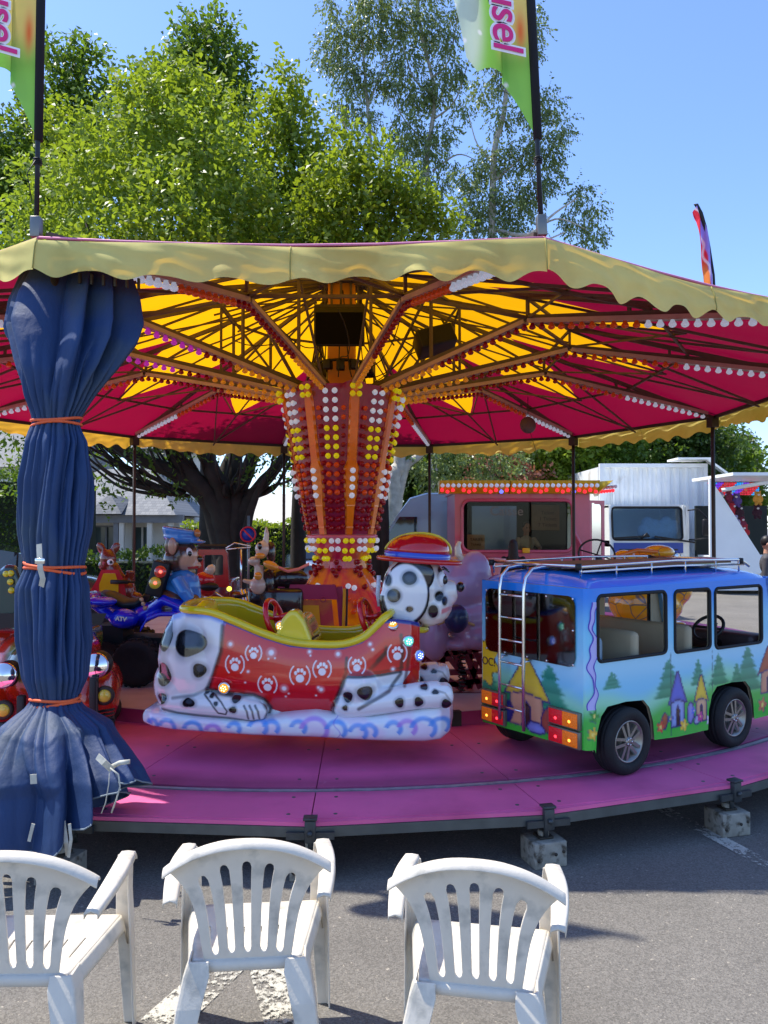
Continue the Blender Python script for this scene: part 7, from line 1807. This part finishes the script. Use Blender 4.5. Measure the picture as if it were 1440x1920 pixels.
def cap_dog():
    d = 7.0; O = Vector(((335 - 720) / F * d, d, 0)); t = thing('capped_dog_figure', 'brown dog figure in a blue cap and shirt beside a toy traffic light', 'ride figure', O)
    L = lambda px, py, y=0: at(px, py, d + y) - O
    u = F / d; r = lambda a: a / u
    mb = MB(); mb.ell(L(342, 1042), (r(30), r(26), r(30))); mb.ell(L(330, 1050), (r(24), r(28), r(24))); mb.tube([L(350, 1052), L(372, 1056)], [r(17), r(9)], 12); mb.ell(L(362, 1060), (r(16), r(13), r(8)))
    def p1(p):
        c = np.tile(np.array(S(74, 52, 42)), (len(p), 1)); o = np.array(L(358, 1052)); q = np.linalg.norm((p - o) * np.array([1, .7, 1]), axis=1); c = pmix(c, S(196, 156, 128), ss(r(25), r(20), q))
        o = np.array(L(365, 1064)); c = pmix(c, S(196, 60, 40), ((np.abs(p[:, 2] - o[2] - .08 * (p[:, 0] - o[0])) < r(2.4)) & (p[:, 0] > o[0] - r(10)) & (p[:, 0] < o[0] + r(9))) * 1.0); return c
    hd = fuse('head', mb, mat('dog_paint', (1, 1, 1), .2, 0, .05, vcol=True, coat=.6), t, .01, 4, sub=1, paint=p1)
    mb = MB(); mb.ell(L(374, 1048), r(6)); part('nose', mb, mat('gloss_black', (0, 0, 0)), hd)
    mb = MB(); mb.ell(L(354, 1036, -.08), (r(7), r(6), r(9))); e = part('eye', mb, mat('eye_white', (0, 0, 0)), hd); mb = MB(); mb.ell(L(356, 1038, -.112), (r(4), r(3), r(5))); part('pupil', mb, mat('gloss_black', (0, 0, 0)), e)
    mb = MB(); mb.ell(L(322, 1022, -.10), (r(13), r(6), r(21)), R=Matrix.Rotation(.1, 3, 'Y')); ea = part('ear', mb, gl('dog_brown', S(96, 62, 48)), hd)
    mb = MB(); mb.ell(L(323, 1024, -.135), (r(8), r(3), r(16))); part('inner_ear', mb, gl('ear_tan', S(176, 128, 104)), ea)
    mb = MB(); mb.ell(L(340, 1008), (r(34), r(30), r(14)), R=Matrix.Rotation(.12, 3, 'Y')); mb.loft([[L(338, y) + Matrix.Rotation(.15, 3, 'Y') @ Vector((r(a_) * cos(a), r(a_) * .9 * sin(a), 0)) for a in [2 * pi * i / 24 for i in range(24)]] for y, a_ in ((1016, 28), (1006, 31), (994, 34), (990, 30))]); mb.ell(L(368, 1016), (r(18), r(22), r(4)))
    cp = fuse('cap', mb, gl('cap_blue', S(60, 128, 206)), hd, .009, 4)
    mb = MB(); mb.ell(L(370, 1000, -.05), (r(6), r(9), r(8))); part('badge', mb, gl('badge_gold', S(170, 110, 60)), cp)
    mb = MB(); mb.ell(L(342, 1100), (r(34), r(28), r(34))); mb.tube([L(330, 1085, -.1), L(345, 1110, -.14), L(356, 1125, -.12)], [r(13), r(12), r(11)], 10); mb.tube([L(360, 1080), L(366, 1110), L(368, 1125)], [r(12), r(11), r(10)], 10); fuse('shirt', mb, gl('shirt_blue', S(56, 132, 204)), t, .01, 4)
    mb = MB(); mb.ell(L(318, 1122, -.05), (r(30), r(26), r(18))); mb.ell(L(362, 1128, -.03), (r(14), r(20), r(16))); mb.ell(L(334, 1140, -.05), (r(34), r(26), r(12))); mb.ell(L(342, 1118), (r(30), r(25), r(22))); fuse('legs', mb, gl('dog_brown', (0, 0, 0)), t, .01, 4)
    mb = MB(); mb.tube([L(316 + 10 * i, 1072 + 1.5 * sin(i)) for i in range(6)], r(5), 8); part('scarf', mb, gl('scarf', S(176, 140, 96)), t)
    mb = MB(); mb.box(L(298, 1085, -.12), (r(30), r(26), r(64)), R=Matrix.Rotation(.25, 3, 'Y'), bev=.01); tl = part('traffic_light', mb, m_black, t)
    for px, py, c in ((301, 1072, S(210, 60, 40)), (291, 1093, S(220, 190, 50))):
        mb = MB(); mb.lathe([(r(11), 0), (r(11), .01), (r(7), .02), (r(2), .024)], L(px, py, -.215), 18, axis=(0, -1, .1)); part('lens', mb, gl('tl%d' % py, c), tl)
        mb = MB(); mb.ell(L(px, py, -.24), r(3)); part('lit_bulb', mb, mat('tl_lit', (1, .1, .1), .3, 0, 0, emit=(1, .15, .1), es=1.2), tl)
    mb = MB(); mb.tube([L(330, 1150), L(330, 1250)], .03, 10); part('support_post', mb, m_black, t)
cap_dog()
def roo():
    d = 8.0; O = Vector(((205 - 720) / F * d, d, 0)); t = thing('kangaroo_figure_ride', 'brown eared animal figure behind a yellow and red scooter front', 'ride figure', O)
    L = lambda px, py, y=0: at(px, py, d + y) - O
    u = F / d; r = lambda a: a / u
    mb = MB(); mb.ell(L(203, 1048), (r(15), r(15), r(18))); mb.tube([L(198, 1058), L(188, 1064)], [r(12), r(8)], 10); mb.tube([L(210, 1060), L(222, 1090)], [r(12), r(16)], 10); mb.ell(L(238, 1110), (r(16), r(18), r(26))); mb.tube([L(243, 1085), L(245, 1070)], [r(7), r(9)], 8); mb.ell(L(255, 1120), (r(12), r(12), r(10)))
    for px, qx in ((190, -1), (216, 1)): mb.ell(L(px, 1028), (r(8), r(4), r(13)), R=Matrix.Rotation(qx * .55, 3, 'Y'))
    fuse('body', mb, gl('roo_brown', S(120, 52, 36)), t, .011, 3, sub=1)
    mb = MB(); mb.ell(L(207, 1054, -.10), (r(6), r(3), r(6))); e = part('eye', mb, mat('eye_white', (0, 0, 0)), t); mb = MB(); mb.ell(L(208, 1054, -.12), (r(3), r(2), r(3))); part('pupil', mb, mat('gloss_black', (0, 0, 0)), e)
    mb = MB(); mb.prism([(190, 1068), (222, 1068), (232, 1088), (240, 1140), (160, 1140), (168, 1110), (180, 1090)], lambda p: L(p[0], p[1], -.12), lambda p: L(p[0], p[1], .1)); part('red_shell', mb, gl('roo_red', S(196, 40, 52)), t)
    mb = MB(); mb.prism([(194, 1075), (216, 1075), (222, 1095), (222, 1138), (186, 1138), (186, 1096)], lambda p: L(p[0], p[1], -.15), lambda p: L(p[0], p[1], -.118)); part('yellow_panel', mb, gl('roo_yellow', S(222, 170, 20)), t)
    mb = MB(); mb.tube([L(208, 1091, -.2), L(240, 1091, -.2)], .022, 8); mb.tube([L(240, 1091, -.2), L(252, 1091, -.1)], .012, 8); part('handle', mb, m_black, t)
    mb = MB(); mb.box(L(205, 1190), (.45, .4, .6), bev=.03); part('plinth', mb, m_black, t)
roo()
def red_car():
    d = 5.45; O = Vector(((95 - 720) / F * d, d, 0)); t = thing('toy_car_ride', 'orange red toy car ride with chrome headlights behind the blue curtain', 'carousel ride', O, 0)
    L = lambda px, py, y=0: at(px, py, d + y) - O
    u = F / d; r = lambda a: a / u
    def pc(p):
        c = np.tile(np.array(S(206, 46, 18)), (len(p), 1)); x, y, z = p.T
        c = pmix(c, S(86, 104, 40), ss(.10, .03, np.abs(x + .12 * np.sin(z * 9) - .0) - .13) * ss(L(0, 1290).z, L(0, 1270).z, z)); c = pmix(c, S(96, 34, 20), ss(.3, .8, np.sin(x * 14 + 3 * np.sin(z * 12)) * .5 + .5) * .45); return c
    mb = MB(); mb.ell(L(90, 1260, .1), (r(75), .3, r(70))); mb.ell(L(92, 1225, .5), (r(95), .55, r(60)))
    for px in (-2, 182): mb.ell(L(px, 1305, .05), (r(38), .26, r(62))); mb.ell(L(px, 1290, .4), (r(38), .4, r(58)))
    mb.box(L(90, 1325, .2), (r(200), .4, r(50)), bev=.04); mb.box(L(90, 1200, .8), (r(190), .6, r(60)), bev=.06)
    fuse('body', mb, mat('car_art', (1, 1, 1), .18, 0, .05, vcol=True, coat=.8), t, .013, 8, sub=1, paint=pc)
    for px in (8, 180):
        mb = MB(); c = L(px, 1248 if px > 90 else 1266, -.22); mb.ell(c + Vector((0, .07, 0)), (r(23), .1, r(24))); h = part('headlight', mb, m_black, t)
        mb = MB(); mb.lathe([(r(22), 0), (r(23), .015), (r(20), .02), (r(12), .034), (.002, .04)], c, 24, axis=(.15, -1, .12)); part('reflector', mb, mat('headlamp_chrome', (.8, .78, .78), .08, 1, 0), h)
    for px, py in ((8, 1330), (197, 1303)):
        mb = MB(); mb.lathe([(r(17), 0), (r(17), .03), (r(13), .035)], L(px, py, -.235), 20, axis=(.2, -1, 0)); h = part('fog_lamp', mb, m_dark, t); mb = MB(); mb.lathe([(r(13), .03), (r(9), .045), (.002, .05)], L(px, py, -.235), 18, axis=(.2, -1, 0)); part('lens', mb, gl('fog_yellow', S(222, 196, 60)), h)
    mb = MB(); mb.box(L(176, 1320, -.26), (.05, .05, .36), bev=.01); mb.box(L(182, 1320, -.29), (.012, .02, .3)); mb.box(L(40, 1340, -.26), (.05, .05, .26), bev=.01)
    for i in range(4): mb.box(L(200, 1332 + i * 7, -.2), (.1, .03, .014), R=Matrix.Rotation(-.15, 3, 'Y'))
    mb.tube([L(-60, 1362, -.22), L(90, 1362, -.28), L(215, 1352, -.18)], .03, 8); part('bumper', mb, m_black, t)
    mb = MB(); mb.prism([(-60, 1150), (200, 1150), (190, 1172), (-60, 1180)], lambda p: L(p[0], p[1], .2), lambda p: L(p[0], p[1], .5)); part('windscreen_base', mb, m_black, t)
    for px in (-10, 190):
        mb = MB(); c = L(px, 1350, .3); c.z = PZ + .13; mb.lathe([(.06, -.07), (.13, -.06), (.13, .06), (.06, .07)], c, 20, axis=(0, 1, 0)); part('wheel', mb, m_rubber, t)
red_car()
def green_pod():
    d = 6.6; O = Vector(((5 - 720) / F * d, d, 0)); t = thing('green_pod_ride', 'dark green rounded ride with yellow round lamps at the left edge', 'carousel ride', O)
    L = lambda px, py, y=0: at(px, py, d + y) - O
    mb = MB(); rings = []
    for y, k in ((-.25, .9), (-.2, 1), (.5, 1), (.55, .9)): rings.append([L(-20 + (px + 20) * k, 1130 + (py - 1130) * k, y) for px, py in ((-90, 1072), (0, 1068), (12, 1058), (32, 1060), (38, 1080), (44, 1150), (44, 1200), (-90, 1205))])
    mb.loft(rings, smooth=False); o = part('body', mb, gl('pod_green', S(30, 66, 62)), t); md = o.modifiers.new('b', 'BEVEL'); md.width = .02; md.segments = 3
    for px, py in ((12, 1076), (21, 1075), (20, 1091), (22, 1107)):
        mb = MB(); mb.lathe([(.026, 0), (.026, .012), (.018, .02), (.004, .022)], L(px, py, -.265), 16, axis=(0, -1, 0)); part('lamp', mb, gl('pod_yellow', S(206, 196, 30)), t)
    mb = MB(); mb.bar(L(-60, 1160, -.28), L(42, 1152, -.28), .03, .03); mb.box(L(-10, 1172, -.3), (.5, .08, .05)); part('trim', mb, m_black, t)
    mb = MB(); mb.tube([L(10, 1178, -.34), L(25, 1172, -.36), L(36, 1164, -.34)], .012, 8); part('mint_stripe', mb, gl('mint', S(110, 210, 176)), t)
    mb = MB(); mb.box(L(-10, 1220, .1), (.5, .4, .5)); part('plinth', mb, m_black, t)
green_pod()
def elephant():
    d = 6.3; O = Vector(((870 - 720) / F * d, d, 0)); t = thing('elephant_ride', 'lilac elephant ride with dark blue round pad, between the sledge and minibus', 'carousel ride', O)
    L = lambda px, py, y=0: at(px, py, d + y) - O
    u = F / d; r = lambda a: a / u
    mb = MB(); mb.ell(L(868, 1095, .15), (r(52), .3, r(58))); mb.ell(L(890, 1080, .0), (r(32), .12, r(48))); mb.ell(L(840, 1080, .05), (r(28), .12, r(38))); mb.ell(L(878, 1160, .12), (r(46), .26, r(46))); mb.ell(L(895, 1195, -.05), (r(30), .13, r(24))); mb.ell(L(815, 1195, .0), (r(26), .13, r(45))); mb.tube([L(815, 1160), L(795, 1190), L(785, 1225)], [r(24), r(20), r(16)], 12); mb.ell(L(860, 1205, .1), (r(40), .2, r(14)))
    m = gl('elephant_lilac', S(166, 134, 166), rough=.35); fuse('body', mb, m, t, .014, 6, sub=1)
    mb = MB(); mb.ell(L(856, 1160, -.24), (r(22), .07, r(26))); pd = part('pad', mb, mat('pad_navy', S(16, 30, 76), .4, 0, .1, 10, coat=.3), t)
    for px, py in ((833, 1166), (878, 1168)): mb = MB(); mb.tube([L(px, py, -.2), L(px + (px - 856) * .5, py + 4, -.12)], .012, 8); part('strap', mb, mat('strap_tan', S(190, 150, 96), .6, 0, .1), pd)
    mb = MB(); mb.tube([L(862, 1042), L(870, 1052), L(880, 1056)], [r(6), r(8), r(10)], 10); mb.ell(L(886, 1048), (r(12), .06, r(9))); mb.tube([L(860, 1044), L(858, 1025), L(862, 1014)], [r(8), r(6), r(4)], 8); fuse('topknot', mb, gl('cream', S(208, 186, 156)), t, .011, 3)
    # lifting scissor frame in dark pink steel
    mr = mat('arm_red', (0, 0, 0)); mb = MB()
    for a, b in (((790, 1232), (905, 1215)), ((800, 1262), (905, 1258)), ((790, 1258), (830, 1205)), ((820, 1205), (860, 1255)), ((850, 1215), (880, 1290)), ((885, 1210), (905, 1250)), ((870, 1220), (900, 1290)), ((790, 1290), (905, 1275)), ((812, 1290), (832, 1268)), ((836, 1272), (868, 1292)), ((893, 1240), (880, 1290))): mb.bar(L(a[0], a[1], .15), L(b[0], b[1], .15), .05, .045)
    for a, b in (((790, 1240), (905, 1228)), ((830, 1210), (830, 1300)), ((880, 1215), (885, 1300)), ((820, 1205), (875, 1262))): mb.bar(L(a[0], a[1], .6), L(b[0], b[1], .6), .05, .045)
    mb.box(L(850, 1300, .35), (.9, .5, .12)); part('lifting_frame', mb, mr, t)
    mb = MB()
    for k in range(18): a = 4 * pi * k / 18
    mb.tube([L(866, 1215, .1) + Vector((.03 * cos(k * 1.2), .03 * sin(k * 1.2), -k * .006)) for k in range(60)], .006, 5); part('spring', mb, m_dark, t)
elephant()
def yellow_ride():
    d = 7.4; O = Vector(((1200 - 720) / F * d, d, 0)); t = thing('yellow_animal_ride', 'yellow cracked patterned animal ride seen over and through the minibus', 'carousel ride', O)
    L = lambda px, py, y=0: at(px, py, d + y) - O
    u = F / d; r = lambda a: a / u
    mb = MB(); mb.ell(L(1205, 1075, .2), (r(66), .35, r(46))); mb.ell(L(1210, 1130, .2), (r(70), .35, r(50))); mb.ell(L(1255, 1100, .2), (r(40), .3, r(40))); mb.ell(L(1235, 1035, .1), (r(28), .2, r(14))); mb.ell(L(1170, 1060, .1), (r(26), .2, r(30)))
    m = mat('yellow_cracked', S(222, 160, 30), .2, 0, .12, 5, coat=.7); N = m.node_tree.nodes; Lk = m.node_tree.links; b = N['Principled BSDF']; src = b.inputs['Base Color'].links[0].from_socket
    vo = N.new('ShaderNodeTexVoronoi'); vo.feature = 'DISTANCE_TO_EDGE'; vo.inputs['Scale'].default_value = 7; tc = N.new('ShaderNodeTexCoord'); Lk.new(tc.outputs['Object'], vo.inputs['Vector']); r_ = N.new('ShaderNodeValToRGB'); r_.color_ramp.elements[0].position = .02; r_.color_ramp.elements[1].position = .045; Lk.new(vo.outputs['Distance'], r_.inputs[0])
    mx = N.new('ShaderNodeMix'); mx.data_type = 'RGBA'; Lk.new(r_.outputs[0], mx.inputs[0]); mx.inputs[6].default_value = (*S(120, 110, 90), 1); Lk.new(src, mx.inputs[7]); Lk.new(mx.outputs[2], b.inputs['Base Color'])
    fuse('body', mb, m, t, .015, 6, sub=1)
    mb = MB(); mb.tube([L(1130, 1085, -.1), L(1140, 1062, -.08), L(1160, 1042, -.05), (L(1195, 1032, -.05)), L(1240, 1035, -.05), L(1270, 1055, -.05), L(1280, 1085, -.05)], .02, 8); part('front_trim', mb, gl('trim_orange', S(206, 110, 24)), t)
    for px in (1160, 1268): mb = MB(); mb.ell(L(px, 1062, -.15), (r(13), .04, r(18))); part('eye_panel', mb, gl('panel_pale', S(190, 176, 176)), t)
    mb = MB(); mb.ell(L(1190, 1062, -.18), (r(30), .05, r(8))); part('stripe', mb, gl('stripe_blue', S(40, 70, 160)), t)
    mb = MB(); mb.ell(L(1180, 1070, -.2), (r(26), .04, r(5))); part('mouth', mb, gl('stripe_red', S(180, 40, 36)), t)
    mb = MB(); c = L(1119, 1040, -.15); mb.tube([c + Vector((.17 * cos(a), .05 * sin(a), .14 * sin(a))) for a in [2 * pi * i / 30 for i in range(30)]], .01, 8, closed=True)
    for a in (-.4, 1.2, 2.8, 4.7): mb.tube([c, c + Vector((.16 * cos(a), .05 * sin(a), .13 * sin(a)))], .007, 6)
    mb.tube([c, c + Vector((-.02, .1, -.3))], .02, 8); part('steering_wheel', mb, m_black, t)
    mb = MB(); mb.loft([[c + Vector((.055 * w_ * cos(a), -.04 + .03 * sin(a), z)) for a in [2 * pi * i / 12 for i in range(12)]] for z, w_ in ((.0, .5), (-.06, .9), (-.18, 1.1), (-.3, 1.3))]); part('black_bag', mb, mat('bag_black', S(30, 30, 34), .4, 0, .2, 10, bump=1, bs=30), t)
    mb = MB(); mb.box(L(1312, 1058, .1), (.28, .2, .14), bev=.02); part('green_box', mb, gl('box_green', S(110, 150, 50)), t)
    mb = MB(); mb.box(L(1205, 1200, .2), (.7, .5, .4), bev=.04); part('plinth', mb, gl('plinth_yellow', S(210, 150, 40)), t)
yellow_ride()
def jeep():
    d = 9.6; O = Vector(((410 - 720) / F * d, d, 0)); t = thing('red_jeep_ride', 'dark red jeep ride with an open square window frame left of the column', 'carousel ride', O)
    L = lambda px, py, y=0: at(px, py, d + y) - O
    m = gl('jeep_red', S(150, 28, 26)); mb = MB()
    v, f = cdt([(375, 1030), (424, 1030), (428, 1036), (432, 1100), (372, 1100)], [rrect(384, 1040, 421, 1078, 4)], 12, lambda p: L(p[0], p[1], 0)); mb.add(v, f); o = part('window_frame', mb, m, t); md = o.modifiers.new('s', 'SOLIDIFY'); md.thickness = .08
    mb = MB(); mb.box(L(405, 1118, .3), (.52, .7, .46), bev=.04); mb.box(L(465, 1128, .3), (.4, .6, .3), bev=.04); part('body', mb, gl('jeep_maroon', S(104, 24, 34)), t)
    mb = MB(); mb.lathe([(.03, 0), (.03, .01), (.015, .02)], L(430, 1104, -.07), 14, axis=(0, -1, 0)); part('lamp', mb, mat('lamp_lit_yellow', S(230, 220, 30), .2, 0, 0, emit=(1, .95, .1), es=1.0), t)
    for px in (385, 480):
        mb = MB(); c = L(px, 1150, 0); c.z = DZ + .14; mb.lathe([(.06, -.06), (.14, -.06), (.14, .06), (.06, .06)], c, 18, axis=(0, 1, 0)); part('wheel', mb, m_rubber, t)
    mb = MB(); mb.tube([L(368, 1028), L(376, 1024), L(424, 1024), L(430, 1030)], .02, 8); part('roof_rail', mb, m_black, t)
jeep()
def motorbike():
    d = 7.9; O = Vector(((455 - 720) / F * d, d, 0)); t = thing('motorbike_ride', 'small motorbike ride with chrome fork and red tank behind the yellow cockpit', 'carousel ride', O)
    L = lambda px, py, y=0: at(px, py, d + y) - O
    mb = MB(); mb.tube([L(452, 1105), L(470, 1170)], .014, 8); mb.tube([L(458, 1105, .1), L(476, 1170, .1)], .014, 8); mb.tube([L(452, 1030), L(452, 1110)], .01, 8); mb.tube([L(424, 1028), L(440, 1018), L(470, 1024)], .008, 6); mb.tube([L(424, 1030), L(470, 1026)], .008, 6); part('chrome_fork', mb, m_chrome, t)
    mb = MB(); mb.tube([L(475, 1175) + Vector((.14 * cos(a), 0, .14 * sin(a))) for a in [2 * pi * i / 24 for i in range(24)]], .03, 8, closed=True); mb.tube([L(395, 1175) + Vector((.14 * cos(a), 0, .14 * sin(a))) for a in [2 * pi * i / 24 for i in range(24)]], .03, 8, closed=True); part('tyre', mb, m_rubber, t)
    mb = MB(); mb.ell(L(384, 1088), (.11, .1, .09)); mb.ell(L(388, 1105), (.09, .08, .08)); fuse('tank', mb, gl('bike_red', S(190, 28, 34)), t, .012, 3)
    mb = MB(); mb.ell(L(392, 1100, -.06), (.1, .06, .045)); mb.ell(L(425, 1130), (.14, .08, .06)); mb.tube([L(440, 1120), L(462, 1116)], .02, 8); part('saddle', mb, m_black, t)
    mb = MB(); mb.tube([L(380, 1115), L(400, 1128), L(420, 1150)], .02, 8); mb.tube([L(380, 1110), L(405, 1112), L(425, 1125)], .012, 8); part('exhaust', mb, m_chrome, t)
    mb = MB(); mb.tube([L(390, 1075), L(397, 1065), L(401, 1060)], [.05, .045, .02], 10); part('horn', mb, gl('cream', (0, 0, 0)), t)
motorbike()
def rabbit():
    d = 8.3; O = Vector(((500 - 720) / F * d, d, 0)); t = thing('long_eared_figure', 'white and dark long eared animal figure with an orange scarf left of the column', 'ride figure', O)
    L = lambda px, py, y=0: at(px, py, d + y) - O
    u = F / d; r = lambda a: a / u
    mb = MB(); mb.ell(L(492, 1030), (r(14), r(14), r(16))); mb.ell(L(476, 1052), (r(12), r(12), r(9))); mb.tube([L(498, 1018), L(500, 1000), L(499, 987)], [r(6), r(5), r(2)], 8); mb.ell(L(484, 1098), (r(15), r(14), r(17))); mb.tube([L(486, 1060), L(484, 1100)], [r(9), r(10)], 10); mb.tube([L(455, 1088), L(470, 1092), L(482, 1088)], [r(4), r(5), r(5)], 8)
    fuse('body', mb, gl('rabbit_white', S(196, 182, 166)), t, .012, 3, sub=1)
    mb = MB(); mb.ell(L(508, 1036, .05), (r(9), r(14), r(22))); mb.ell(L(502, 1095, .1), (r(16), r(18), r(30))); mb.ell(L(540, 1085, .2), (r(40), r(16), r(22))); fuse('dark_back', mb, gl('rabbit_dark', S(40, 30, 30)), t, .013, 3, sub=1)
    mb = MB(); mb.ell(L(508, 1060, -.08), (r(16), r(12), r(8)), R=Matrix.Rotation(.4, 3, 'Y')); mb.ell(L(488, 1042, -.06), (r(10), r(10), r(6))); mb.ell(L(484, 1080, -.08), (r(8), r(8), r(8))); fuse('scarf', mb, gl('scarf_orange', S(222, 150, 50)), t, .011, 3)
    mb = MB(); mb.ell(L(487, 1024, -.09), (r(4), r(3), r(7))); part('eye', mb, mat('gloss_black', (0, 0, 0)), t)
    mb = MB(); mb.loft([[L(px, py + k, yy) for k, yy in ((0, 0), (6, 0), (6, .1), (0, .1))] for px, py in ((505, 1050), (520, 1060), (540, 1068), (560, 1064), (580, 1054))]); part('pink_seat_edge', mb, gl('pink_edge', S(226, 130, 120)), t)
    mb = MB(); mb.box(L(520, 1135, .2), (.6, .4, .4), bev=.05); part('plinth', mb, gl('rabbit_dark', (0, 0, 0)), t)
rabbit()
def control_seat():
    d = 8.35; O = Vector(((590 - 720) / F * d, d, 0)); t = thing('magenta_cabinet', 'magenta and yellow control cabinet with slanting front before the centre column', 'cabinet', O)
    L = lambda px, py, y=0: at(px, py, d + y) - O
    mm_ = mat('cabinet_magenta', S(150, 32, 84), .35, 0, .1, 3); my = mat('cabinet_yellow', S(206, 160, 20), .35, 0, .1, 3)
    mb = MB(); mb.prism([(544, 1096), (628, 1096), (634, 1124), (536, 1124)], lambda p: L(p[0], p[1], 0), lambda p: L(p[0], p[1], .25)); part('head_panel', mb, mm_, t)
    mb = MB(); mb.prism([(546, 1125), (622, 1125), (634, 1260), (528, 1260)], lambda p: L(p[0], p[1], .02), lambda p: L(p[0], p[1], .35)); part('front_panel', mb, mat('cabinet_mixed', S(176, 60, 70), .35, 0, .1, 3, col2=S(206, 150, 24), c2s=2.0, c2t=.5), t)
    mb = MB(); mb.prism([(560, 1135), (598, 1135), (606, 1230), (560, 1230)], lambda p: L(p[0], p[1], -.0), lambda p: L(p[0], p[1], .018)); part('yellow_inset', mb, my, t)
    for a, b in (((528, 1100), (520, 1260)), ((636, 1100), (650, 1260))):
        mb = MB(); mb.bar(L(a[0], a[1], .08), L(b[0], b[1], .08), .1, .07); part('side_frame', mb, mm_, t)
    for px in (521, 645):
        mb = MB(); mb.bar(L(px + 1, 1104, -.02), L(px - 2, 1200, -.02), .03, .03); mb.bar(L(px + 6, 1104, .0), L(px + 4, 1200, .0), .05, .02, mi=1); part('grab_post', mb, [my, m_black], t)
    for px in (560, 606):
        mb = MB(); mb.tube([L(px + 5 * cos(a), 1124 + 5 * sin(a), -.02) for a in [2 * pi * i / 14 for i in range(14)]], .005, 5, closed=True); part('ring_handle', mb, mm_, t)
control_seat()
def horn_pink():
    d = 12.0; t = thing('pink_horn', 'pale pink trumpet shaped horn in front of the ticket booth', 'horn', at(930, 1100, d)); O = t.location
    mb = MB(); mb.lathe([(.03, 0), (.04, .15), (.07, .3), (.13, .42), (.14, .44), (.12, .43), (.05, .3), (.02, .1)], (0, 0, 0), 20, axis=(.05, 0, 1)); part('bell', mb, gl('pink_horn', S(206, 150, 160)), t)
    mb = MB(); mb.tube([(0, 0, .02), (0, 0, -O.z + DZ)], .03, 10); part('stand', mb, m_dark, t)
horn_pink()
